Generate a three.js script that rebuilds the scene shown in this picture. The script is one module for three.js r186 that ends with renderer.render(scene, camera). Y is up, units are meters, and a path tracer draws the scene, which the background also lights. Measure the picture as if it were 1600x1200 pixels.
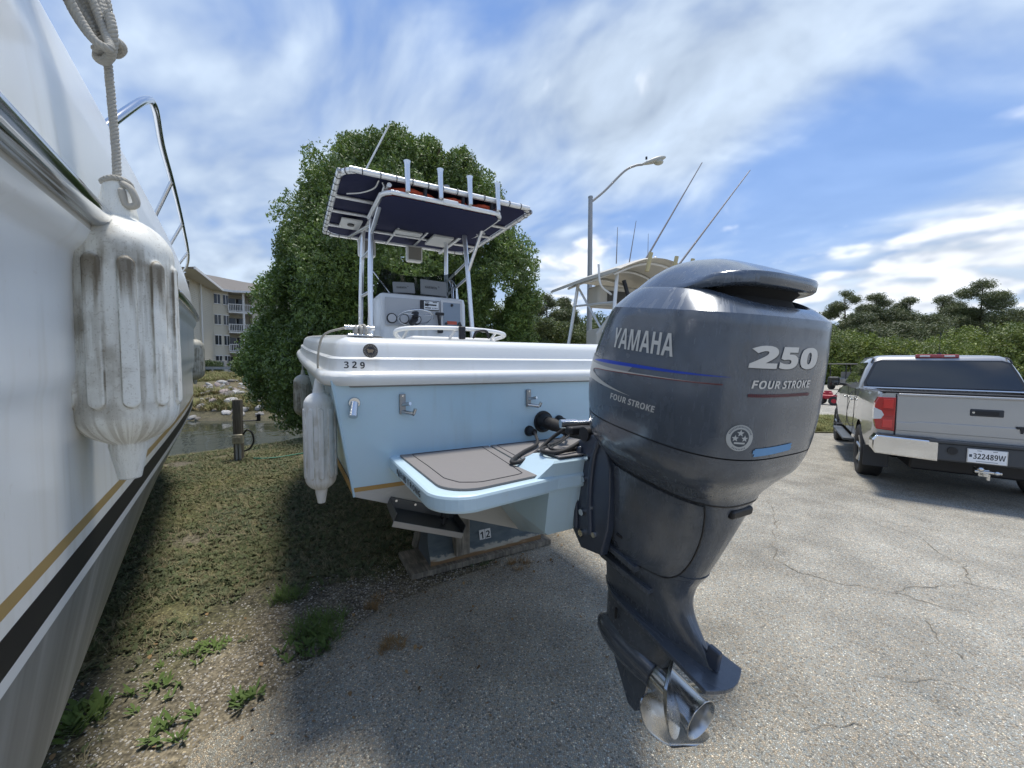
import * as THREE from 'three';
import { mergeGeometries, mergeVertices, toCreasedNormals } from 'three/addons/utils/BufferGeometryUtils.js';
import { RoundedBoxGeometry } from 'three/addons/geometries/RoundedBoxGeometry.js';
import { Brush, Evaluator, SUBTRACTION } from 'three-bvh-csg';

// ---------------------------------------------------------------- camera, sky, sun, exposure
const scene = new THREE.Scene();
const FOCAL = 620, PITCH = 0.047, EYE = 1.62;                 // focal length in photo pixels (1600 wide), downward pitch, eye height
const camera = new THREE.PerspectiveCamera(2 * Math.atan(600 / FOCAL) * 180 / Math.PI, 4 / 3, 0.05, 900);
camera.position.set(0, EYE, 0);
camera.rotation.set(-PITCH, 0, 0);

const renderer = new THREE.WebGLRenderer({ antialias: true });
renderer.setSize(1024, 768);
renderer.toneMapping = THREE.LinearToneMapping;
renderer.toneMappingExposure = 3.75;
renderer.shadowMap.enabled = true;

const sun = new THREE.DirectionalLight(new THREE.Color(1.0, 0.94, 0.84), 1.1);
sun.position.set(0.07 * 60, 0.965 * 60, -0.20 * 60);
sun.castShadow = true; sun.shadow.radius = 24;
sun.shadow.mapSize.set(4096, 4096);
Object.assign(sun.shadow.camera, { left: -16, right: 16, top: 16, bottom: -16, near: 1, far: 140 });
sun.target.position.set(0, 0, -6);
sun.position.add(sun.target.position);
scene.add(sun, sun.target);

// ---------------------------------------------------------------- noise
function rng(seed) { let s = seed >>> 0; return () => { s = (s + 0x6d2b79f5) | 0; let t = Math.imul(s ^ (s >>> 15), 1 | s); t = (t + Math.imul(t ^ (t >>> 7), 61 | t)) ^ t; return ((t ^ (t >>> 14)) >>> 0) / 4294967296; }; }
function h2(x, y, s = 0) { let n = Math.imul(x | 0, 374761393) ^ Math.imul(y | 0, 668265263) ^ Math.imul(s | 0, 1274126177); n = Math.imul(n ^ (n >>> 13), 1274126177); return ((n ^ (n >>> 16)) >>> 0) / 4294967296; }
const mod = (a, n) => ((a % n) + n) % n;
const PERM = (() => { const r = rng(9), p = new Uint16Array(2048), q = Array.from({ length: 1024 }, (_, i) => i); for (let i = 1023; i > 0; i--) { const j = Math.floor(r() * (i + 1)); [q[i], q[j]] = [q[j], q[i]]; } for (let i = 0; i < 2048; i++) p[i] = q[i & 1023]; return p; })(), VAL = (() => { const r = rng(19); return Float32Array.from({ length: 1024 }, () => r()); })();
function vn(x, y, s = 0, per = 0) {
  let xi = Math.floor(x), yi = Math.floor(y), fx = x - xi, fy = y - yi; fx = fx * fx * (3 - 2 * fx); fy = fy * fy * (3 - 2 * fy);
  let x1 = xi + 1, y1 = yi + 1;
  if (per) { xi = ((xi % per) + per) % per; yi = ((yi % per) + per) % per; x1 = x1 % per; y1 = y1 % per; if (x1 < 0) x1 += per; if (y1 < 0) y1 += per; }
  const p0 = PERM[(xi + s * 37) & 1023], p1 = PERM[(x1 + s * 37) & 1023], u = yi & 1023, v = y1 & 1023;
  const a = VAL[PERM[p0 + u]], b = VAL[PERM[p1 + u]], c = VAL[PERM[p0 + v]], d = VAL[PERM[p1 + v]];
  return a + (b - a) * fx + (c - a) * fy + (a - b - c + d) * fx * fy;
}
function fbm(x, y, o = 4, s = 0, per = 0) { let v = 0, a = 0.5, t = 0; for (let i = 0; i < o; i++) { v += a * vn(x, y, s + i * 17, per); t += a; x *= 2; y *= 2; if (per) per *= 2; a *= 0.5; } return v / t; }
const clamp = (x, a = 0, b = 1) => Math.min(b, Math.max(a, x));
const sst = (a, b, x) => { const t = clamp((x - a) / (b - a)); return t * t * (3 - 2 * t); };
const lerp = (a, b, t) => a + (b - a) * t;
// piecewise linear table [[x, y], ...]
function table(t, x) { if (x <= t[0][0]) return t[0][1]; for (let i = 1; i < t.length; i++) if (x <= t[i][0]) return lerp(t[i - 1][1], t[i][1], (x - t[i - 1][0]) / (t[i][0] - t[i - 1][0])); return t[t.length - 1][1]; }
// smooth (Catmull-Rom) table
function stable(t, x) {
  const n = t.length; if (x <= t[0][0]) return t[0][1]; if (x >= t[n - 1][0]) return t[n - 1][1];
  let i = 1; while (x > t[i][0]) i++;
  const [x0, y0] = t[i - 1], [x1, y1] = t[i], h = x1 - x0, u = (x - x0) / h;
  const m0 = i > 1 ? (y1 - t[i - 2][1]) / (x1 - t[i - 2][0]) : (y1 - y0) / h, m1 = i < n - 1 ? (t[i + 1][1] - y0) / (t[i + 1][0] - x0) : (y1 - y0) / h;
  const u2 = u * u, u3 = u2 * u;
  return (2 * u3 - 3 * u2 + 1) * y0 + (u3 - 2 * u2 + u) * h * m0 + (-2 * u3 + 3 * u2) * y1 + (u3 - u2) * h * m1;
}

// ---------------------------------------------------------------- sky: blue air with veils of thin cloud and a few puffs
{
  const W = 2048, H = 1024, data = new Float32Array(W * H * 4);
  const pixDir = (px, py) => { const u = (px - 800) / FOCAL, v = -(py - 600) / FOCAL, c = Math.cos(PITCH), s = Math.sin(PITCH); return new THREE.Vector3(u, v * c - s, -(c + v * s)).normalize(); };
  // where the cover is thicker (+) or opens to blue (-)
  // [px, py, radius, thin veil, puffs]
  const spots = [[200, 200, 0.6, 0.07, -0.5], [300, 420, 0.3, 0.1, -0.4], [560, 60, 0.3, -0.03, -0.3], [620, 190, 0.22, 0.05, -0.1], [760, 30, 0.16, -0.12, -0.1], [880, 150, 0.18, 0.16, 0.0], [980, 220, 0.16, 0.20, 0.0], [1080, 270, 0.12, 0.12, -0.1], [1100, 50, 0.1, 0.06, 0.06], [1230, 85, 0.12, 0.1, 0.04], [1340, 60, 0.09, 0.06, 0.03], [1450, 110, 0.1, 0.1, 0.05], [1180, 130, 0.1, 0.1, 0.03], [1020, 120, 0.08, 0.05, 0.0],
    [1330, 200, 0.14, -0.16, -0.4], [1200, 310, 0.14, -0.30, -0.4], [1010, 345, 0.1, -0.3, -0.3], [880, 290, 0.1, -0.16, -0.4], [1480, 250, 0.13, -0.22, -0.3], [1550, 120, 0.16, -0.04, -0.2], [1330, 320, 0.1, -0.22, -0.2],
    [1540, 360, 0.16, 0.12, 0.26], [1590, 190, 0.06, 0, 0.2], [1400, 430, 0.16, 0.22, 0.24], [1290, 410, 0.08, 0.02, 0.2], [880, 400, 0.09, 0.1, 0.3], [960, 390, 0.08, 0.05, 0.24], [1130, 345, 0.05, 0, 0.26]]
    .map(([x, y, r, v, p]) => [pixDir(x, y), r, v, p]);
  const d = new THREE.Vector3();
  for (let o = 0; o < data.length; o += 4) { data[o] = data[o + 1] = 0.1; data[o + 2] = 0.09; data[o + 3] = 1; }
  for (let j = Math.floor(H * 0.4); j < H; j++) for (let i = 0; i < W; i++) {
    const az = ((i + 0.5) / W - 0.5) * 2 * Math.PI;   // row 0 is straight down
    const up = (j + 0.5) / H * Math.PI - Math.PI / 2;
    d.set(Math.cos(up) * Math.cos(az), Math.sin(up), Math.cos(up) * Math.sin(az));
    const e = Math.max(0, d.y), k = 1 / (e + 0.16);
    let x = d.x * k * 1.1, y = -d.z * k * 1.1;
    let bias = 0, pb = 0; for (const [p, r, v, u] of spots) { const q = 1 - d.dot(p); if (q < 4 * r * r) { const k = Math.exp(-q * 2 / (r * r)); bias += v * k; pb += u * k; } }
    const wx = fbm(x * 0.9 + 3.1, y * 0.9, 3, 5) - 0.5, wy = fbm(x * 0.9 + 9.7, y * 0.9 + 4, 3, 9) - 0.5;
    x += wx * 0.7; y += wy * 0.7;
    const a = 0.62, xr = x * Math.cos(a) - y * Math.sin(a), yr = x * Math.sin(a) + y * Math.cos(a);
    const veil = fbm(xr * 1.3, yr * 2.2, 6, 21), wisp = fbm(xr * 4.4 + 7, yr * 8.0, 7, 41), puff = fbm(x * 5.4, y * 5.4, 6, 77), soft = fbm(xr * 0.5 + 11, yr * 0.9, 3, 63);
    let cov = sst(0.33, 0.82, veil * 0.40 + wisp * 0.42 + soft * 0.2 + bias * 0.95 + 0.02);
    const puffs = sst(0.47, 0.7, puff * 0.72 + veil * 0.24 + pb * 0.62 - 0.045) * (1 - sst(0.55, 1, e) * 0.55);
    cov = clamp(cov * 0.72 + 0.22);
    // air
    const g = Math.pow(1 - e, 2.6), hz = Math.pow(1 - e, 6);
    let r = lerp(0.032, 0.085, g), gr = lerp(0.082, 0.155, g), b = lerp(0.215, 0.285, g);
    r = lerp(r, 0.205, hz * 0.75); gr = lerp(gr, 0.245, hz * 0.75); b = lerp(b, 0.29, hz * 0.75);
    const den = 0.87 + 0.62 * (wisp - 0.5) + 0.3 * (veil - 0.5);
    const cr = den * 0.18, cg = den * 0.214, cb = den * 0.258;
    r = lerp(r, cr, cov); gr = lerp(gr, cg, cov); b = lerp(b, cb, cov);
    const top = 0.24 + 0.33 * (puff - 0.45);
    r = lerp(r, top * 1.0, puffs * 0.82); gr = lerp(gr, top * 1.035, puffs * 0.82); b = lerp(b, top * 1.10, puffs * 0.82);
    if (d.y < 0) { const t = sst(0, -0.25, d.y); r = lerp(r, 0.1, t); gr = lerp(gr, 0.1, t); b = lerp(b, 0.09, t); }
    const o = (j * W + i) * 4; data[o] = r; data[o + 1] = gr; data[o + 2] = b; data[o + 3] = 1;
  }
  const t = new THREE.DataTexture(data, W, H, THREE.RGBAFormat, THREE.FloatType);
  t.mapping = THREE.EquirectangularReflectionMapping; t.magFilter = t.minFilter = THREE.LinearFilter; t.wrapS = THREE.RepeatWrapping; t.needsUpdate = true;
  scene.background = t; scene.environment = t;
}

// ---------------------------------------------------------------- helpers
const taken = new Map();
function numbered(n) { const k = taken.get(n) || 0; taken.set(n, k + 1); return k ? n + '_' + String(k).padStart(3, '0') : n; }
const V = (x, y, z) => new THREE.Vector3(x, y, z);
function shade(o) { o.traverse((m) => { if (m.isMesh) { m.castShadow = true; m.receiveShadow = true; } }); return o; }
function thing(name, label, category, pos = [0, 0, 0], turn = 0, group) {
  const o = new THREE.Group(); o.name = numbered(name); o.position.set(...pos); o.rotation.y = turn;
  o.userData = { label, category }; if (group) o.userData.group = group; scene.add(o); return o;
}
function part(parent, name, geo, mat, kind, label) {
  const m = new THREE.Mesh(geo, mat); m.name = name; m.castShadow = m.receiveShadow = true;
  if (kind) m.userData.kind = kind; if (label) m.userData.label = label; parent.add(m); return m;
}
function structure(name, geo, mat) { const m = new THREE.Mesh(geo, mat); m.name = numbered(name); m.userData = { kind: 'structure' }; m.castShadow = m.receiveShadow = true; scene.add(m); return m; }
const lin = (r, g, b) => new THREE.Color().setRGB(r, g, b);
function mat(r, g, b, rough = 0.6, o = {}) { return new THREE.MeshStandardMaterial({ color: lin(r, g, b), roughness: rough, ...o }); }
function phys(r, g, b, rough = 0.5, o = {}) { return new THREE.MeshPhysicalMaterial({ color: lin(r, g, b), roughness: rough, ...o }); }
function bytes(w, h, fn, srgb = true) {
  const d = new Uint8Array(w * h * 4), c = [0, 0, 0, 255];
  for (let j = 0; j < h; j++) for (let i = 0; i < w; i++) { c[3] = 255; fn(i, j, c); const o = (j * w + i) * 4; d[o] = clamp(c[0], 0, 255); d[o + 1] = clamp(c[1], 0, 255); d[o + 2] = clamp(c[2], 0, 255); d[o + 3] = c[3]; }
  const t = new THREE.DataTexture(d, w, h); t.wrapS = t.wrapT = THREE.RepeatWrapping; t.magFilter = THREE.LinearFilter; t.minFilter = THREE.LinearMipmapLinearFilter; t.generateMipmaps = true;
  if (srgb) t.colorSpace = THREE.SRGBColorSpace; t.needsUpdate = true; return t;
}
function canvasTex(w, h, draw) { const c = document.createElement('canvas'); c.width = w; c.height = h; draw(c.getContext('2d'), w, h); const t = new THREE.CanvasTexture(c); t.colorSpace = THREE.SRGBColorSpace; t.anisotropy = 8; return t; }
function decal(w, h, draw, rough = 0.4, o = {}) { return new THREE.MeshStandardMaterial({ map: canvasTex(w, h, draw), transparent: true, alphaTest: 0.35, roughness: rough, ...o }); }
// grid of points -> geometry; f(u, v) gives a point, u and v from 0 to 1
function sheet(nu, nv, f, flip = false) {
  const P = [], U = [], I = [];
  for (let j = 0; j <= nv; j++) for (let i = 0; i <= nu; i++) { const p = f(i / nu, j / nv); P.push(p.x, p.y, p.z); U.push(i / nu, j / nv); }
  for (let j = 0; j < nv; j++) for (let i = 0; i < nu; i++) { const a = j * (nu + 1) + i, b = a + 1, c = a + nu + 1, d = c + 1; flip ? I.push(a, c, b, b, c, d) : I.push(a, b, c, b, d, c); }
  const g = new THREE.BufferGeometry(); g.setAttribute('position', new THREE.Float32BufferAttribute(P, 3)); g.setAttribute('uv', new THREE.Float32BufferAttribute(U, 2)); g.setIndex(I); g.computeVertexNormals(); return g;
}
// rings (arrays of Vector3, closed) -> skin, optional fan caps
function loft(rings, capA = true, capB = true, crease = 0.6) {
  const n = rings[0].length, P = [], U = [], I = [];
  rings.forEach((r, j) => { for (let i = 0; i <= n; i++) { const p = r[i % n]; P.push(p.x, p.y, p.z); U.push(i / n, j / (rings.length - 1)); } });
  const q = n + 1;
  for (let j = 0; j < rings.length - 1; j++) for (let i = 0; i < n; i++) { const a = j * q + i, b = a + 1, c = a + q, d = c + 1; I.push(a, b, c, b, d, c); }
  const cap = (r, rev) => { const c = new THREE.Vector3(); r.forEach((p) => c.add(p)); c.divideScalar(n); const o = P.length / 3; P.push(c.x, c.y, c.z); U.push(0.5, 0.5); r.forEach((p) => { P.push(p.x, p.y, p.z); U.push(0.5, 0.5); }); for (let i = 0; i < n; i++) { const a = o + 1 + i, b = o + 1 + (i + 1) % n; rev ? I.push(o, b, a) : I.push(o, a, b); } };
  if (capA) cap(rings[0], true); if (capB) cap(rings[rings.length - 1], false);
  const g = new THREE.BufferGeometry(); g.setAttribute('position', new THREE.Float32BufferAttribute(P, 3)); g.setAttribute('uv', new THREE.Float32BufferAttribute(U, 2)); g.setIndex(I);
  if (crease) return toCreasedNormals(g, crease);
  g.computeVertexNormals(); return g;
}
// round tube through points
function tube(pts, r, seg = 0, rad = 8, closed = false, tension = 0.5) {
  const c = new THREE.CatmullRomCurve3(pts.map((p) => (p.isVector3 ? p : V(...p))), closed, 'catmullrom', tension);
  const g = new THREE.TubeGeometry(c, seg || Math.max(6, pts.length * 6), r, rad, closed);
  if (closed) return g;
  const caps = [0, 1].map((t) => { const s = new THREE.SphereGeometry(r, rad, 4); const p = c.getPointAt(t); s.translate(p.x, p.y, p.z); return s; });
  return mergeGeometries([g, ...caps]);
}
// straight bar from a to b
function bar(a, b, r, rad = 8, r2 = r) { a = a.isVector3 ? a : V(...a); b = b.isVector3 ? b : V(...b); const d = b.clone().sub(a), L = d.length(); const g = new THREE.CylinderGeometry(r2, r, L, rad); g.translate(0, L / 2, 0); g.applyQuaternion(new THREE.Quaternion().setFromUnitVectors(V(0, 1, 0), d.normalize())); g.translate(a.x, a.y, a.z); return g; }
function rbox(w, h, d, x = 0, y = 0, z = 0, r = 0.01, seg = 2) { const g = new RoundedBoxGeometry(w, h, d, seg, Math.min(r, w / 2.01, h / 2.01, d / 2.01)); g.translate(x, y, z); return g; }
function cyl(r1, r2, h, x = 0, y = 0, z = 0, n = 20, axis = 'y') { const g = new THREE.CylinderGeometry(r1, r2, h, n); if (axis === 'x') g.rotateZ(-Math.PI / 2); if (axis === 'z') g.rotateX(Math.PI / 2); g.translate(x, y, z); return g; }
function merge(list) { return mergeGeometries(list.map((g) => { let q = g.index ? g.toNonIndexed() : g; if (!q.attributes.uv) q.setAttribute('uv', new THREE.Float32BufferAttribute(new Float32Array(q.attributes.position.count * 2), 2)); for (const k of Object.keys(q.attributes)) if (!['position', 'normal', 'uv'].includes(k)) q.deleteAttribute(k); return q; })); }
// flat outline [[x, y], ...] extruded along z with a small bevel
function slab(pts, depth, bevel = 0, holes = []) { const s = new THREE.Shape(pts.map(([x, y]) => new THREE.Vector2(x, y))); for (const h of holes) s.holes.push(new THREE.Path(h.map(([x, y]) => new THREE.Vector2(x, y)))); return new THREE.ExtrudeGeometry(s, { depth, bevelEnabled: bevel > 0, bevelThickness: bevel, bevelSize: bevel, bevelSegments: 2, curveSegments: 8 }); }
function metreUV(g, sx = 1, sy = 1) { // box projection in metres
  g = g.index ? g.toNonIndexed() : g; const p = g.attributes.position, n = g.attributes.normal, u = new Float32Array(p.count * 2);
  for (let i = 0; i < p.count; i++) { const ax = Math.abs(n.getX(i)), ay = Math.abs(n.getY(i)), az = Math.abs(n.getZ(i)); let a, b; if (ay >= ax && ay >= az) { a = p.getX(i); b = p.getZ(i); } else if (ax >= az) { a = p.getZ(i); b = p.getY(i); } else { a = p.getX(i); b = p.getY(i); } u[i * 2] = a * sx; u[i * 2 + 1] = b * sy; }
  g.setAttribute('uv', new THREE.Float32BufferAttribute(u, 2)); return g;
}
// where the sight line through photo pixel (px, py) meets a given depth in front of the camera
function at(px, py, depth) { const u = (px - 800) / FOCAL, v = -(py - 600) / FOCAL, c = Math.cos(PITCH), s = Math.sin(PITCH), k = depth / (c + v * s); return V(u * k, EYE + (v * c - s) * k, -depth); }

// ---------------------------------------------------------------- shared surface textures
function stones(N, G, seed) { // rounded aggregate: nearest and second nearest cell, tone of the stone
  const tone = new Float32Array(N * N), edge = new Float32Array(N * N), c = N / G;
  for (let j = 0; j < N; j++) for (let i = 0; i < N; i++) {
    const gx = i / c, gy = j / c, X = Math.floor(gx), Y = Math.floor(gy); let d1 = 9, d2 = 9, id = 0;
    for (let b = -1; b <= 1; b++) for (let a = -1; a <= 1; a++) { const cx = mod(X + a, G), cy = mod(Y + b, G), dx = X + a + h2(cx, cy, seed) - gx, dy = Y + b + h2(cx, cy, seed + 1) - gy, q = dx * dx + dy * dy; if (q < d1) { d2 = d1; d1 = q; id = cx * 7919 + cy; } else if (q < d2) d2 = q; }
    const k = j * N + i; tone[k] = h2(id, 3, seed + 2); edge[k] = Math.sqrt(d2) - Math.sqrt(d1);
  }
  return { tone, edge };
}
const rough1 = bytes(512, 512, (i, j, c) => { const v = 120 + 90 * (fbm(i / 32, j / 32, 5, 3, 16) - 0.5) * 2; c[0] = c[1] = c[2] = v; }, false);
const plasticBump = bytes(256, 256, (i, j, c) => { c[0] = c[1] = c[2] = 128 + 100 * (fbm(i / 8, j / 8, 4, 8, 32) - 0.5); }, false);
// gelcoat that has stood outdoors: faint chalky patches and rain marks of dirt
function gelcoat(base, dirt, amount, seed, n = 512) {
  return bytes(n, n, (i, j, c) => {
    const x = i / n, y = j / n, a = fbm(x * 6, y * 6, 5, seed, 6), s = fbm(x * 60, y * 5, 4, seed + 9, 60) * fbm(x * 14, y * 3, 3, seed + 4, 14), sp = vn(x * 180, y * 180, seed + 30, 180);
    const k = clamp(amount * (sst(0.3, 0.62, s) * 0.8 + sst(0.55, 0.8, a) * 0.35 + (sp > 0.965 ? 0.5 : 0)));
    for (let q = 0; q < 3; q++) c[q] = lerp(base[q], dirt[q], k) + (a - 0.5) * 5;
  });
}

// ================================================================ THE SETTING
const creekSide = (x, d) => (x + 5.2) * -0.76 + (d - 7.8) * 0.65 - 3 * Math.max(0, x + 4.8);      // above 0: past the lawn's edge
const farBank = [[16.2, -1.35], [17.8, -0.95], [20, -0.25], [26, 0.52], [45, 0.72], [400, 0.72]];
const lotEdgeT = [[-4, -1.0], [1.0, -1.22], [1.65, -1.3], [2.0, -1.18], [2.3, -1.08], [2.7, -0.72], [3.1, -0.3], [3.8, 0.35], [6, 1.2], [12, 2.2], [44, 2.6]];
const lotEdge = (d) => table(lotEdgeT, d) + (fbm(d * 3.1, 2, 3, 11) - 0.5) * 0.34 + (vn(d * 17, 5, 12) - 0.5) * 0.08;
function plane(x) { return -0.0175 * (Math.max(0, x - 0.2) - Math.max(0, x - 13)); }
function groundY(x, d) {
  const q = creekSide(x, d), right = sst(-3, 3, x);
  let h = -1.35 * sst(0, 2.4, q) * (1 - right);
  if (q > 0) h = Math.max(h, table(farBank, d) * (1 - right));
  return h + plane(x) + (q < 0 ? 0.03 * (fbm(x * 1.3, d * 1.3, 3, 31) - 0.5) * (1 - sst(-0.5, 0.5, x - lotEdge(d))) : 0);
}
const spread = (list) => { const o = []; for (const [a, b, s] of list) for (let x = a; x < b - 1e-6; x += s) o.push(x); return o; };
function terrain(xs, ds, yf, uvs, colour) {
  const P = [], U = [], C = [], I = [], n = xs.length;
  for (const d of ds) for (const x of xs) { P.push(x, yf(x, d), -d); U.push(x * uvs, d * uvs); const c = colour(x, d); C.push(c[0], c[1], c[2]); }
  for (let j = 0; j < ds.length - 1; j++) for (let i = 0; i < n - 1; i++) { const a = j * n + i, b = a + 1, c = a + n, e = c + 1; I.push(a, b, c, b, e, c); }
  const g = new THREE.BufferGeometry(); g.setAttribute('position', new THREE.Float32BufferAttribute(P, 3)); g.setAttribute('uv', new THREE.Float32BufferAttribute(U, 2)); g.setAttribute('color', new THREE.Float32BufferAttribute(C, 3)); g.setIndex(I); g.computeVertexNormals(); return g;
}
// soil with grit, dead stalks and thatch
const soilTex = (() => {
  const N = 2048, st = stones(1024, 150, 55);
  const col = bytes(N, N, (i, j, c) => {
    const x = i / N, y = j / N, a = fbm(x * 14, y * 14, 6, 60, 14), f = fbm(x * 220, y * 220, 3, 64, 220), th = fbm(x * 260, y * 60, 2, 66, 260) * 0.5 + fbm(x * 60, y * 260, 2, 67, 260) * 0.5;
    const k = ((j >> 1) * 1024 + (i >> 1)), grit = st.tone[k] > 0.82 ? st.tone[k] : 0;
    const v = 0.62 + 0.5 * (f - 0.5) + 0.3 * (a - 0.5) + (grit ? 0.25 * sst(0.1, 0.4, st.edge[k]) : 0) + 0.5 * (th - 0.5);
    c[0] = 184 * v; c[1] = 176 * v; c[2] = 158 * v;
  });
  const bump = bytes(1024, 1024, (i, j, c) => { const x = i / 1024, y = j / 1024; const k = j * 1024 + i; c[0] = c[1] = c[2] = 255 * clamp(0.5 * fbm(x * 160, y * 160, 4, 70, 160) + 0.3 * (st.tone[k] > 0.8 ? sst(0, 0.4, st.edge[k]) : 0) + 0.3 * fbm(x * 20, y * 20, 3, 71, 20)); }, false);
  return { col, bump };
})();
const soilMat = new THREE.MeshStandardMaterial({ map: soilTex.col, bumpMap: soilTex.bump, bumpScale: 0.02, roughness: 0.97, vertexColors: true });
{
  const xs = spread([[-260, -60, 20], [-60, -16, 2], [-16, -7, 0.4], [-7, 1.6, 0.07], [1.6, 4, 0.3], [4, 20, 1], [20, 60, 5], [60, 320, 20]]), ds = spread([[-60, -4, 4], [-4, 0.6, 0.3], [0.6, 6, 0.07], [6, 10, 0.14], [10, 30, 0.4], [30, 60, 2], [60, 420, 20]]);
  const soil = [0.62, 0.6, 0.56], green = [0.50, 0.56, 0.26], sand = [0.98, 0.93, 0.82], dry = [0.74, 0.66, 0.42], mud = [0.42, 0.38, 0.28];
  structure('ground', terrain(xs, ds, (x, d) => groundY(x, d) - 0.035 * sst(0.1, 0.6, x - lotEdge(d)), 0.4, (x, d) => {
    const e = lotEdge(d) - x, p = fbm(x * 1.1, d * 1.1, 4, 80), p2 = fbm(x * 3, d * 3, 3, 82), q = creekSide(x, d);
    let c = soil.map((v, i) => lerp(v, green[i], sst(0.32, 0.6, p + clamp(e * 0.09, 0, 0.2)) * 0.8));
    c = c.map((v, i) => lerp(v, dry[i], sst(0.5, 0.75, p2) * 0.35));
    c = c.map((v, i) => lerp(v, sand[i], sst(0.75, 0.0, e + (p - 0.5) * 0.7) * 0.8));
    if (q > 0.4 && x < 0) c = c.map((v, i) => lerp(v, mud[i], sst(0.4, 1.4, q) * (d > 21 ? 0.1 : 0.7)));
    if (d > 19 && x < 0) { const k = sst(0.35, 0.6, fbm(x * 0.5, d * 0.5, 3, 90)); c = [lerp(0.55, 0.62, k), lerp(0.56, 0.54, k), lerp(0.27, 0.36, k)]; }
    return c;
  }), soilMat);
}
// bleached asphalt with the aggregate worn bare
const lotTex = (() => {
  const N = 2048, st = stones(N, 290, 5);
  const col = bytes(N, N, (i, j, c) => {
    const k = j * N + i, t = st.tone[k], e = sst(0.02, 0.26, st.edge[k]), x = i / N, y = j / N, a = fbm(x * 9, y * 9, 5, 14, 9), f = vn(x * 700, y * 700, 19, 700);
    let v = lerp(0.60, 0.67 + 0.25 * t * t + (t > 0.95 ? 0.1 : 0) - (t < 0.1 ? 0.17 : 0), e) * (0.86 + 0.28 * a) + (f - 0.5) * 0.09;
    const w = (h2(Math.floor(t * 9999), 1, 2) - 0.5) * 0.1;
    c[0] = 255 * v * (0.955 + w); c[1] = 255 * v * 0.93; c[2] = 255 * v * (0.87 - w);
  });
  const bump = bytes(N, N, (i, j, c) => { const k = j * N + i; c[0] = c[1] = c[2] = 255 * clamp(sst(0, 0.4, st.edge[k]) * (0.55 + 0.45 * st.tone[k])); }, false);
  return { col, bump };
})();
const lotMat = new THREE.MeshStandardMaterial({ map: lotTex.col, bumpMap: lotTex.bump, bumpScale: 0.006, roughness: 0.93, vertexColors: true });
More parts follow.
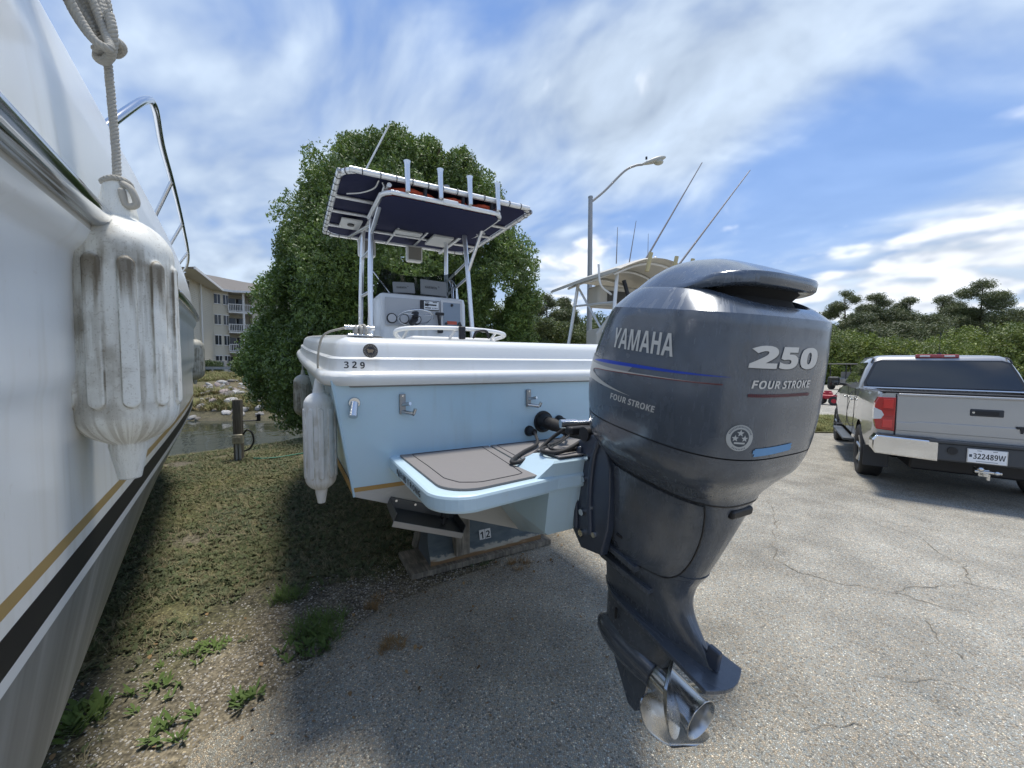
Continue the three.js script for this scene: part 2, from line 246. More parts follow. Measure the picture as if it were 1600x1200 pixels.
{
  const P = [], U = [], C = [], I = [], ds = spread([[-40, -4, 6], [-4, 0.8, 0.3], [0.8, 7, 0.06], [7, 14, 0.25], [14, 46, 2]]);
  const offs = [0, 0.03, 0.07, ...spread([[0.12, 1.6, 0.09], [1.6, 7, 0.2], [7, 16, 0.6], [16, 80, 5]])], n = offs.length;
  for (const d of ds) { const e = lotEdge(d); offs.forEach((o, i) => {
    const x = e + o; P.push(x, plane(x) + (i === 0 ? -0.008 : 0.004 + 0.002 * vn(x * 3, d * 3, 7)), -d); U.push(x / 2.4 + 0.13 * d * 0.01, d / 2.4);
    const p = fbm(x * 0.55, d * 0.55, 4, 100), s = fbm(x * 2.2 + 5, d * 2.2, 4, 104), st = sst(0.62, 0.75, fbm(x * 0.9 + 20, d * 0.9, 4, 109)), v = 0.95 + 0.3 * (p - 0.5) + 0.2 * (s - 0.5) - 0.16 * st;
    const soil = sst(0.5, 0.0, o + (s - 0.5) * 0.5) * 0.55;
    C.push(lerp(v, 0.8, soil), lerp(v, 0.74, soil), lerp(v * 0.985, 0.62, soil)); }); }
  for (let j = 0; j < ds.length - 1; j++) for (let i = 0; i < n - 1; i++) { const a = j * n + i, b = a + 1, c = a + n, e = c + 1; I.push(a, b, c, b, e, c); }
  const g = new THREE.BufferGeometry(); g.setAttribute('position', new THREE.Float32BufferAttribute(P, 3)); g.setAttribute('uv', new THREE.Float32BufferAttribute(U, 2)); g.setAttribute('color', new THREE.Float32BufferAttribute(C, 3)); g.setIndex(I); g.computeVertexNormals();
  const lot = structure('parking_lot', g, lotMat);
  // cracks: narrow open lines filled with dirt
  const crackMat = mat(0.17, 0.15, 0.115, 0.95), onLot = (px, py) => { const u = (px - 800) / FOCAL, v = -(py - 600) / FOCAL, c = Math.cos(PITCH), s = Math.sin(PITCH); let k = EYE / -(v * c - s); for (let i = 0; i < 4; i++) k = (EYE - plane(u * k)) / -(v * c - s); return [u * k, (c + v * s) * k]; };
  const runs = [[[1200, 780], [1212, 810], [1208, 850], [1215, 878], [1255, 897], [1300, 910], [1370, 922]], [[1365, 812], [1410, 822], [1470, 830]], [[1365, 815], [1375, 822], [1440, 842], [1478, 872], [1508, 885], [1512, 915]], [[1505, 912], [1550, 922], [1640, 935]], [[1370, 922], [1420, 933], [1470, 948], [1520, 958]], [[1350, 1058], [1400, 1066], [1470, 1068], [1530, 1082]], [[1220, 1138], [1290, 1134], [1350, 1140]], [[1440, 970], [1455, 990], [1475, 1012], [1500, 1030]], [[1195, 778], [1270, 781], [1340, 800]], [[1500, 918], [1440, 919], [1400, 925]]];
  runs.forEach((run, k) => {
    const pts = run.map(([a, b]) => onLot(a, b)), P2 = [], I2 = []; let m = 0; const r = rng(700 + k);
    for (let i = 0; i < pts.length - 1; i++) { const [ax, ad] = pts[i], [bx, bd] = pts[i + 1], L = Math.hypot(bx - ax, bd - ad), steps = Math.max(3, Math.round(L / 0.025)), nx = -(bd - ad) / L, nd = (bx - ax) / L;
      for (let s = 0; s <= steps - (i < pts.length - 2 ? 1 : 0); s++) { const t = s / steps, j = (vn(m * 0.35, k, 400) - 0.5) * 0.05 + (r() - 0.5) * 0.012, w = 0.0012 + 0.0032 * Math.pow(vn(m * 0.2, k + 9, 401), 2); const x = lerp(ax, bx, t) + nx * j, d = lerp(ad, bd, t) + nd * j; for (const sg of [-1, 1]) { const X = x + nx * w * sg; P2.push(X, plane(X) + 0.0095, -(d + nd * w * sg)); } if (m) I2.push(2 * m - 2, 2 * m - 1, 2 * m, 2 * m - 1, 2 * m + 1, 2 * m); m++; } }
    const cg = new THREE.BufferGeometry(); cg.setAttribute('position', new THREE.Float32BufferAttribute(P2, 3)); cg.setIndex(I2); cg.computeVertexNormals();
    part(lot, 'crack', cg, crackMat);
  });
}
// creek
{
  const g = new THREE.PlaneGeometry(60, 26, 1, 1); g.rotateX(-Math.PI / 2); g.translate(-34, -0.9, -14);
  const rip = bytes(512, 512, (i, j, c) => { c[0] = c[1] = c[2] = 255 * fbm(i / 512 * 24, j / 512 * 12, 4, 130, 12); }, false); rip.repeat.set(6, 4);
  structure('creek_water', g, new THREE.MeshPhysicalMaterial({ color: lin(0.035, 0.042, 0.03), roughness: 0.07, bumpMap: rip, bumpScale: 0.012, specularIntensity: 1 }));
}
// loose stone on the far bank
{
  const bank = new THREE.Group(); bank.name = 'riprap_bank'; bank.userData = { kind: 'structure' }; scene.add(bank);
  const r = rng(77), shapes = [], mats = [[0.34, 0.325, 0.3], [0.27, 0.26, 0.24], [0.44, 0.425, 0.4], [0.19, 0.17, 0.145], [0.33, 0.27, 0.24]].map((c) => mat(...c, 0.92, { bumpMap: rough1, bumpScale: 0.03 }));
  for (let k = 0; k < 7; k++) { const g = new THREE.IcosahedronGeometry(1, 1), p = g.attributes.position; for (let i = 0; i < p.count; i++) { const v = V(p.getX(i), p.getY(i), p.getZ(i)), f = 0.72 + 0.5 * vn(v.x * 1.4 + 9 * k, v.y * 1.4 + v.z * 1.1, 150 + k); p.setXYZ(i, v.x * f, v.y * f * 0.72, v.z * f); } g.computeVertexNormals(); shapes.push(toCreasedNormals(g, 0.25)); }
  for (let k = 0; k < 290; k++) {
    const d = 18 + 9 * Math.pow(r(), 0.8), px = 290 + 200 * Math.pow(r(), 0.7) + (d - 18) * 4, x = (px - 800) / FOCAL * d, s = (0.08 + 0.17 * Math.pow(r(), 2.2)) * (d > 24 ? 0.85 : 1);
    const m = part(bank, k ? 'stone_' + String(k).padStart(3, '0') : 'stone', shapes[Math.floor(r() * 7)], mats[Math.floor(r() * 5)]);
    m.position.set(x, groundY(x, d) + s * 0.22, -d); m.rotation.set(r() * 0.6, r() * 6.3, r() * 0.6); m.scale.set(s * (0.9 + 0.7 * r()), s * (0.7 + 0.4 * r()), s * (0.8 + 0.5 * r()));
  }
}
// lawn: low weeds and grass, patchy toward the asphalt
const leafMat = (r, g, b) => new THREE.MeshPhysicalMaterial({ color: lin(r, g, b), roughness: 0.8, transmission: 0.22, thickness: 0, side: THREE.DoubleSide });
function bladeTuft(n, len, wid, lean, seed, broad = false) {
  const r = rng(seed), P = [], I = [];
  for (let k = 0; k < n; k++) {
    const a = r() * 6.283, L = len * (0.55 + 0.6 * r()), w = wid * (0.7 + 0.6 * r()), t = lean * (0.5 + 0.8 * r()), ox = (r() - 0.5) * len * 0.7, oz = (r() - 0.5) * len * 0.7, ca = Math.cos(a), sa = Math.sin(a), o = P.length / 3;
    const q = broad ? [[0, 0.2], [0.4, 1], [0.75, 0.8], [1, 0.05]] : [[0, 1], [0.45, 0.8], [0.8, 0.45], [1, 0.04]];
    for (const [s, ww] of q) { const run = L * Math.sin(t * s) / Math.max(t, 0.2) * 1.1, up = L * s * Math.cos(t * s * 0.9); for (const e of [-1, 1]) P.push(ox + ca * run - sa * w * ww * e, Math.max(0.001, up), oz + sa * run + ca * w * ww * e); }
    for (let s = 0; s < 3; s++) { const b = o + s * 2; I.push(b, b + 1, b + 2, b + 1, b + 3, b + 2); }
  }
  const g = new THREE.BufferGeometry(); g.setAttribute('position', new THREE.Float32BufferAttribute(P, 3)); g.setIndex(I); g.computeVertexNormals(); return g;
}
{
  const r = rng(202), put = (name, geo, m, count, place, tint, size) => {
    const mesh = new THREE.InstancedMesh(geo, m, count), o = new THREE.Object3D(), c = new THREE.Color(); let n = 0, tries = 0;
    while (n < count && tries++ < count * 30) { const p = place(); if (!p) continue; o.position.set(p[0], groundY(p[0], p[1]) - 0.004 + (p[2] || 0), -p[1]); o.rotation.set((r() - 0.5) * 0.3, r() * 6.3, (r() - 0.5) * 0.3); const s = size(p); o.scale.set(s, s * (0.7 + 0.6 * r()), s); o.updateMatrix(); mesh.setMatrixAt(n, o.matrix); tint(c, p); mesh.setColorAt(n, c); n++; }
    mesh.count = n; mesh.name = name; mesh.userData = { kind: 'stuff', label: name === 'lawn_weeds' ? 'low broadleaf weeds covering the lawn between the boats' : name === 'lawn_grass' ? 'thin blades of short grass scattered through the lawn' : name === 'leaf_litter' ? 'dry brown leaves scattered on soil and asphalt under the boat' : name === 'bank_grass' ? 'rough grass on the far bank below the flats' : 'grey grit and pebbles strewn along the asphalt edge', category: name === 'edge_gravel' ? 'gravel' : 'grass' }; mesh.castShadow = mesh.receiveShadow = true; scene.add(mesh);
  };
  const lawn = (near) => { const d = 1.2 + 8.6 * Math.pow(r(), near), x = -9 + 9.6 * r(), e = lotEdge(d) - x; if (e < 0.02 || creekSide(x, d) > 0.5) return null; const p = fbm(x * 1.1, d * 1.1, 4, 80), p2 = fbm(x * 4, d * 4, 3, 86); const want = sst(0.40, 0.66, p * 0.6 + p2 * 0.4 + clamp(e * 0.1, -0.1, 0.2) - (e < 0.7 ? 0.08 : 0) - (d < 2.6 ? 0.05 : 0)); return r() < want ? [x, d] : null; };
  const green = (c, p) => { const k = r(), dryness = fbm(p[0] * 2, p[1] * 2, 3, 95); c.setRGB(lerp(0.075, 0.17, k * dryness * 1.6), lerp(0.105, 0.175, k * dryness * 1.4), lerp(0.038, 0.078, k)); };
  put('lawn_weeds', bladeTuft(7, 0.027, 0.0055, 1.1, 11, true), new THREE.MeshStandardMaterial({ color: 0xffffff, roughness: 0.85, side: THREE.DoubleSide }), 50000, () => lawn(1.1), green, () => 0.6 + 0.8 * r());
  put('lawn_grass', bladeTuft(6, 0.05, 0.0016, 0.9, 12), new THREE.MeshStandardMaterial({ color: 0xffffff, roughness: 0.85, side: THREE.DoubleSide }), 46000, () => lawn(1.1), (c, p) => { const k = r(); k < 0.45 ? c.setRGB(0.25, 0.215, 0.125) : green(c, p); }, () => 0.6 + 0.9 * r());
  put('bank_grass', bladeTuft(12, 0.3, 0.012, 0.7, 19), new THREE.MeshStandardMaterial({ color: 0xffffff, roughness: 0.85, side: THREE.DoubleSide }), 7000, () => { const d = 19 + 26 * r(), x = (lerp(240, 520, r()) - 800) / FOCAL * d; return fbm(x * 0.4, d * 0.4, 3, 90) > 0.4 + (d < 26.5 ? 0.17 : 0) ? [x, d] : null; }, (c) => { const k = r(); k < 0.4 ? c.setRGB(0.26, 0.21, 0.1) : c.setRGB(lerp(0.11, 0.2, k), lerp(0.14, 0.2, k), 0.06); }, () => 0.5 + 0.7 * r());
  put('leaf_litter', bladeTuft(1, 0.035, 0.008, 1.5, 23, true), new THREE.MeshStandardMaterial({ color: 0xffffff, roughness: 0.9, side: THREE.DoubleSide }), 420, () => { const d = 1.4 + 5 * r(), x = lotEdge(d) + (r() + r() - 0.8) * 1.6; return [x, d, 0.008]; }, (c) => { const k = r(); c.setRGB(lerp(0.16, 0.34, k), lerp(0.1, 0.22, k), lerp(0.05, 0.1, k)); }, () => 0.5 + 0.8 * r());
  const peb = new THREE.IcosahedronGeometry(0.006, 0); peb.scale(1, 0.7, 1.2);
  put('edge_gravel', peb, new THREE.MeshStandardMaterial({ color: 0xffffff, roughness: 0.9 }), 14000, () => { const d = 1.1 + 3.4 * r(), x = lotEdge(d) + (r() + r() - 1.15) * 1.1; return [x, d, 0.004]; }, (c) => { const v = 0.16 + 0.42 * r(); c.setRGB(v, v * 0.95, v * 0.86); }, () => 0.4 + 0.9 * r() * r());
}

// ================================================================ shared materials
const M = {
  white: new THREE.MeshPhysicalMaterial({ map: gelcoat([233, 234, 232], [150, 140, 118], 0.25, 3), roughness: 0.32, clearcoat: 0.35, clearcoatRoughness: 0.2 }),
  steel: mat(0.62, 0.63, 0.64, 0.16, { metalness: 1 }),
  alu: mat(0.72, 0.73, 0.74, 0.3, { metalness: 0.9 }),
  black: mat(0.012, 0.012, 0.014, 0.5),
  rubber: mat(0.02, 0.02, 0.021, 0.7),
  rope: mat(0.42, 0.40, 0.35, 0.95, {}),
  dark: mat(0.03, 0.032, 0.036, 0.55),
};
// a rope: three strands wound round each other along a path
function strandRope(pts, r, pitch = 0.03, seg = 0) {
  const c = new THREE.CatmullRomCurve3(pts.map((p) => (p.isVector3 ? p : V(...p)))), L = c.getLength(), n = seg || Math.min(420, Math.max(16, Math.round(L / pitch * 8))), fr = c.computeFrenetFrames(n, false), out = [];
  for (let s = 0; s < 3; s++) { const q = []; for (let i = 0; i <= n; i++) { const p = c.getPointAt(i / n), a = i / n * L / pitch * 6.283 / 1 + s * 2.094; q.push(p.add(fr.normals[i].clone().multiplyScalar(Math.cos(a) * r * 0.48)).add(fr.binormals[i].clone().multiplyScalar(Math.sin(a) * r * 0.48))); } out.push(new THREE.TubeGeometry(new THREE.CatmullRomCurve3(q), n, r * 0.56, 6)); }
  return merge(out);
}

// ---------------------------------------------------------------- big white cruiser alongside
{
  const boat = thing('cabin_cruiser', 'large white cruiser hull with gold and black stripes above a grey bottom', 'boat', [-0.985, 0, -0.876], 0.62);
  const delta = (s) => stable([[-3, 0], [1.5, 0], [4, -0.04], [5.8, -0.13], [7, -0.36], [8, -0.9], [8.5, -1.45]], s);
  const prof = [[0.7, -0.06], [1.125, 0], [1.155, 0.004], [1.222, 0.01], [1.25, 0.011], [1.276, 0.012], [1.5, 0.012], [1.56, 0.014], [1.6, 0.022], [1.8, 0.024], [1.86, 0.027], [1.885, 0.05], [1.91, 0.058], [1.985, 0.058], [2.0, 0.036], [2.03, 0.028], [2.24, 0.008], [2.27, 0.002], [2.42, -0.03], [2.47, -0.05], [2.5, -0.09], [2.52, -0.2], [2.53, -1.2]];
  const sheer = (h, s) => h + 0.05 * s * clamp((h - 1.3) / 0.65);
  const nOf = (h, s) => (h < 1.125 ? lerp(-0.07 - 0.045 * Math.max(0, s + 0.3), 0, (h - 0.7) / 0.425) : table(prof, h)) + delta(s) * (h < 1.5 ? 1.15 : 1);
  const band = (h0, h1, nv, uv = 1) => { const g = sheet(90, nv, (u, v) => { const s = lerp(-2.8, 8.45, u), h = lerp(h0, h1, v); return V(nOf(h, s), sheer(h, s), -s); }); const a = g.attributes.uv, p = g.attributes.position; for (let i = 0; i < a.count; i++) a.setXY(i, -p.getZ(i) * 0.5 * uv, p.getY(i) * 0.5 * uv); return g; };
  const hullWhite = new THREE.MeshPhysicalMaterial({ map: gelcoat([232, 234, 233], [176, 166, 144], 0.22, 21), roughness: 0.3, clearcoat: 0.5, clearcoatRoughness: 0.18 });
  const bottomTex = bytes(1024, 512, (i, j, c) => { const x = i / 1024, y = j / 512, a = fbm(x * 70, y * 2.5, 4, 300, 70), b = fbm(x * 20, y * 3, 4, 305, 20), v = 0.7 + 0.2 * (a - 0.5) + 0.3 * (b - 0.5), w = sst(0.55, 0.75, b) * 0.12; c[0] = 200 * v + 40 * w; c[1] = 204 * v + 20 * w; c[2] = 206 * v; });
  const bottomMat = new THREE.MeshStandardMaterial({ map: bottomTex, roughness: 0.42, metalness: 0.35 });
  part(boat, 'hull_bottom', band(0.7, 1.125, 6), bottomMat, null, 'grey streaked bottom panel');
  part(boat, 'keel_panel', sheet(60, 6, (u, v) => { const s = lerp(-2.8, 8.4, u); return V(lerp(nOf(0.7, s), -1.5, v), lerp(0.7, 0.5, v), -s); }, true), bottomMat);
  part(boat, 'chine_edge', band(1.125, 1.155, 1), mat(0.72, 0.74, 0.75, 0.35));
  part(boat, 'black_stripe', band(1.155, 1.222, 1), mat(0.012, 0.012, 0.013, 0.5));
  part(boat, 'white_stripe', band(1.222, 1.25, 1), hullWhite);
  part(boat, 'gold_stripe', band(1.25, 1.276, 1), mat(0.42, 0.30, 0.13, 0.42, { metalness: 0.25, bumpMap: rough1, bumpScale: 0.004 }));
  part(boat, 'hull_side', band(1.276, 1.91, 40), hullWhite);
  part(boat, 'bulwark', band(1.985, 2.52, 36), hullWhite);
  part(boat, 'rail_base', band(1.91, 1.985, 3), mat(0.5, 0.48, 0.42, 0.55, { bumpMap: rough1, bumpScale: 0.004 }));
  part(boat, 'deck', sheet(40, 4, (u, v) => { const s = lerp(-2.8, 8.4, u); return V(lerp(nOf(2.52, s), -2.6 - delta(s) * 0.6, v), sheer(2.52, s) + 0.02 * v, -s); }), hullWhite);
  const line = (n, h, a, b, k = 40) => Array.from({ length: k }, (_, i) => { const s = lerp(a, b, i / (k - 1)); return V(n + nOf(h, s), sheer(h, s), -s); });
  const rub = tube(line(0.004, 1.948, -2.7, 8.2), 0.027, 120, 14); part(boat, 'rub_rail', rub, mat(0.55, 0.56, 0.57, 0.24, { metalness: 1, roughnessMap: rough1 }));
  for (const s of [0.02, 0.3, 1.6]) part(boat, 'rail_screw', cyl(0.006, 0.006, 0.006, nOf(1.948, s) + 0.031, sheer(1.948, s), -s, 10, 'x'), M.steel);
  // a small vent fitting in the bulwark
  part(boat, 'drain_fitting', rbox(0.012, 0.03, 0.022, nOf(2.06, 0.3) + 0.002, 2.075, -0.3, 0.003), M.dark);
  // stainless hand rail with stanchions
  const rail = [V(-0.07, 2.5, -0.85), V(-0.03, 2.66, -1.02), V(0.0, 2.82, -1.22), V(0.01, 2.94, -1.42), V(0.012, 2.965, -1.5), V(0.014, 2.968, -1.6), ...line(0.0, 2.52, 2.0, 7.2, 11).map((p) => V(p.x + 0.2, 2.97 + (-p.z - 2) * 0.01, p.z))];
  const hr = part(boat, 'hand_rail', tube(rail, 0.017, 150, 12), M.steel);
  for (const s of [2.6, 3.7, 4.9, 6.2]) part(hr, 'stanchion', bar([nOf(2.52, s) + 0.2, 2.97, -s], [nOf(2.52, s) + 0.06, 2.5 + 0.05 * s, -s - 0.06], 0.013, 10), M.steel);
  // cleat bracket that carries the coiled line
  const cl = part(boat, 'cleat', merge([rbox(0.14, 0.02, 0.16, -0.02, 2.455, 0.1, 0.006), rbox(0.05, 0.05, 0.05, 0.0, 2.49, 0.1, 0.01), bar([0.0, 2.53, 0.2], [0.0, 2.53, -0.02], 0.014, 10)]), mat(0.38, 0.37, 0.35, 0.5, { metalness: 0.4 }));
  void cl;
}
// line made up in a hank over the cruiser's cleat
{
  const o = at(150, 60, 0.9), h = thing('rope_coil', 'weathered grey hank of rope looped over the cruiser cleat', 'rope', [o.x, o.y, o.z], 0), r = rng(5);
  const q = (px, py, d) => at(px, py, d).sub(o);
  // long hanging loops bunched from the cleat (out of sight above) down to the knot
  for (let k = 0; k < 6; k++) { const j = () => (r() - 0.5) * 9, dz = 0.86 + 0.018 * k, w = 12 + 7 * k; part(h, 'rope_loop', strandRope([q(70 + w * 0.6 + j(), -60, dz - 0.05), q(92 + w * 0.7 + j(), -10 + j(), dz - 0.02), q(118 + w * 0.55 + j(), 34 + j(), dz), q(148 + w * 0.3 + j() * 0.5, 66 + j() * 0.5, dz + 0.01), q(170 + j() * 0.4, 74 + j() * 0.5, dz + 0.02), q(166 + j() * 0.4, 50 + j(), dz + 0.035), q(140 + w * 0.6, 6 + j(), dz + 0.03), q(112 + w * 0.6, -60, dz)], 0.0085, 0.022, 150), M.rope); }
  part(h, 'knot', merge([strandRope([q(150, 78, 0.93), q(172, 60, 0.9), q(190, 72, 0.93), q(182, 84, 0.96), q(165, 80, 0.97), q(150, 70, 0.96)], 0.0095, 0.024, 90), strandRope([q(170, 20, 0.9), q(176, 50, 0.9), q(174, 82, 0.91), q(164, 95, 0.93), q(152, 88, 0.95), q(158, 70, 0.96)], 0.0095, 0.024, 90)]), M.rope);
}

// ---------------------------------------------------------------- fenders
// how far a spot of the fender's side belongs to a raised rib (1) or the channel between two (0); ribs have rounded ends
function ribMask(u, y, flutes, R, L, neck) { const q = Math.abs(((u * flutes) % 1) - 0.5) * 2, y0 = neck + R * 0.92, y1 = L - neck - R * 1.08, round = 0.02 * (1 - Math.sqrt(Math.max(0, 1 - Math.pow(q / 0.56, 2)))); return sst(0.58, 0.48, q) * Math.min(sst(y0 + round - 0.003, y0 + round + 0.003, y), sst(y1 - round + 0.003, y1 - round - 0.003, y)); }
function fender(name, label, group, base, L, R, neck, tex, ropePts, opts = {}) {
  const f = thing(name, label, 'fender', base, 0, group), flutes = opts.flutes ?? 11, depth = opts.depth ?? 0.006, tw = opts.twist ?? 0;
  const rad = (y) => { // outline from bottom to top; ends are domes with a neck
    const e = R * 0.95, b0 = neck, b1 = L - neck; if (y < b0 - 0.001) return lerp(neck * 0.24, neck * 0.42, y / b0) + 0.002; if (y > b1 + 0.001) return lerp(neck * 0.42, neck * 0.25, (y - b1) / neck) + 0.002;
    const t = y < b0 + e ? (b0 + e - y) / e : y > b1 - e ? (y - b1 + e) / e : 0; return Math.max(neck * 0.43, R * Math.sqrt(Math.max(0, 1 - t * t * 0.985)));
  };
  const NV = 180, ys = Array.from({ length: NV + 1 }, (_, i) => { const t = i / NV; return L * t; });
  const body = sheet(352, NV, (u, v) => {
    const y = ys[Math.round(v * NV)], a = u * 6.2832 + tw, body = Math.min(sst(neck + R * 0.5, neck + R * 0.9, y), sst(L - neck - R * 0.6, L - neck - R, y)), r = rad(y) + depth * (ribMask(u, y, flutes, R, L, neck) - 0.35 * body) + 0.0012 * (fbm(u * 30, y * 40, 3, 12) - 0.5); return V(Math.sin(a) * r, y, Math.cos(a) * r);
  });
  const m = new THREE.MeshPhysicalMaterial({ map: tex, roughness: 0.52, clearcoat: 0.12, clearcoatRoughness: 0.5, bumpMap: plasticBump, bumpScale: 0.0015 });
  part(f, 'body', body, m);
  part(f, 'end_cap', cyl(neck * 0.22, neck * 0.25, 0.006, 0, 0.001, 0, 20), m);
  part(f, 'end_cap', cyl(neck * 0.24, neck * 0.26, 0.008, 0, L - 0.001, 0, 20), m);
  if (ropePts) part(f, 'rope', opts.strands ? strandRope(ropePts, opts.strands, 0.026) : tube(ropePts, opts.rope ?? 0.006, 40, 7), opts.ropeMat ?? M.rope);
  return f;
}
// dirt settled on a fender: lines along the ribs, smudges at their upper ends, specks
function grime(seed, base, dirt, amount, flutes, bands, R, L, neck) {
  const N = 1024; return bytes(N, N, (i, j, c) => {
    const u = i / N, v = j / N, q = Math.abs(((u * flutes) % 1) - 0.5) * 2, st = fbm(u * 70, v * 6, 5, seed, 70), cl = fbm(u * 12, v * 12, 5, seed + 3, 12), fine = fbm(u * 200, v * 200, 3, seed + 5, 200), wob = fbm(u * 40, v * 12, 4, seed + 7, 40);
    const m = ribMask(u, v * L, flutes, R, L, neck), edge = 4 * m * (1 - m), body = sst((neck + R * 0.5) / L, (neck + R) / L, v) * sst(1 - (neck + R * 0.6) / L, 1 - (neck + R * 1.1) / L, v);
    let k = amount * (0.12 + body * 0.5 * sst(0.48, 0.75, st) + 0.45 * sst(0.52, 0.8, cl)) + amount * 1.5 * edge * sst(0.3, 0.65, wob) + (fine > 0.7 ? amount * 0.35 : 0) + amount * 0.45 * body * (1 - m) * sst(0.35, 0.7, cl + 0.2 * (st - 0.5));
    if (bands) { const top = 1 - (neck + R * 1.12) / L; k += bands * sst(top - 0.17, top - 0.03, v + 0.1 * (st - 0.5)) * sst(top + 0.012, top - 0.012, v + 0.02 * (wob - 0.5)) * (0.25 + 0.75 * m) * sst(0.36, 0.52, fbm(u * 22, v * 2, 3, seed + 8, 22) + 0.06); }
    k += 0.6 * amount * sst((neck + R * 0.9) / L, (neck + R * 0.4) / L, v) * sst(neck * 0.7 / L, neck * 1.2 / L, v) * sst(0.35, 0.65, st);
    k = clamp(k); for (let z = 0; z < 3; z++) c[z] = lerp(base[z], dirt[z], k) + (fine - 0.5) * 10;
  });
}
{
  const grey = grime(500, [236, 236, 228], [108, 98, 80], 0.44, 11, 0.75, 0.1, 0.70, 0.082), cleaner = grime(540, [238, 240, 240], [150, 140, 118], 0.3, 10, 0, 0.078, 0.665, 0.07), old = grime(580, [190, 188, 176], [98, 92, 76], 0.6, 9, 0.2, 0.11, 0.66, 0.06);
  const a = at(206, 745, 0.95), L = 0.70;
  fender('boat_fender', 'large dirty white ribbed fender hanging against the striped cruiser hull', null, [a.x - 0.004, a.y, a.z], L, 0.1, 0.082, grey, [[0, L - 0.02, 0], [-0.004, L + 0.05, -0.006], [-0.008, L + 0.2, -0.004], [-0.012, L + 0.34, 0.0]], { strands: 0.0085, flutes: 11, depth: 0.0065 });
  const f0 = scene.children[scene.children.length - 1];
  part(f0, 'lashing', merge([strandRope(Array.from({ length: 15 }, (_, i) => [0.024 * Math.cos(i / 14 * 6.6), L - 0.004 + 0.004 * Math.sin(i), 0.024 * Math.sin(i / 14 * 6.6)]), 0.0065, 0.02), tube([[0.024, L - 0.01, 0.01], [0.045, L - 0.025, 0.012], [0.05, L - 0.055, 0.006], [0.032, L - 0.06, 0.012], [0.028, L - 0.03, 0.018]], 0.0075, 30, 7)]), M.rope);
  const b = at(305, 600, 5.55);
  fender('boat_fender', 'grey weathered fender hanging from the bow of the striped cruiser', null, [b.x, b.y, b.z], 0.69, 0.115, 0.06, old, [[0, 0.67, 0], [-0.02, 0.85, 0.0], [-0.06, 1.05, 0.02]], { flutes: 9, depth: 0.003, rope: 0.012 });
  // the two on the blue boat's port side hang in that boat's frame and are placed with it below
  fender.cleaner = cleaner; fender.old = old;
}

// ================================================================ BLUE CENTRE CONSOLE BOAT  (local x to starboard, y up, z aft; transom at z = 0)
const BT = V(0.117, 0, -2.323), BYAW = 29 * Math.PI / 180;
const toWorld = (x, y, z) => V(x, y, z).applyAxisAngle(V(0, 1, 0), BYAW).add(BT);
const boat = thing('centre_console_boat', 'pale blue centre console boat with white gunwale and navy canvas top', 'boat', BT.toArray(), BYAW);
const blueGel = new THREE.MeshPhysicalMaterial({ map: gelcoat([180, 208, 221], [158, 172, 172], 0.3, 41), roughness: 0.33, clearcoat: 0.5, clearcoatRoughness: 0.16 });
const capGel = new THREE.MeshPhysicalMaterial({ map: gelcoat([226, 227, 224], [176, 170, 152], 0.28, 45), roughness: 0.3, clearcoat: 0.5, clearcoatRoughness: 0.18 });
const iceGel = new THREE.MeshPhysicalMaterial({ map: gelcoat([196, 220, 232], [170, 172, 162], 0.25, 47), roughness: 0.34, clearcoat: 0.4, clearcoatRoughness: 0.2 });
const creamPaint = mat(0.50, 0.475, 0.43, 0.7, { bumpMap: rough1, bumpScale: 0.002 });
const goldPaint = mat(0.40, 0.235, 0.065, 0.5);
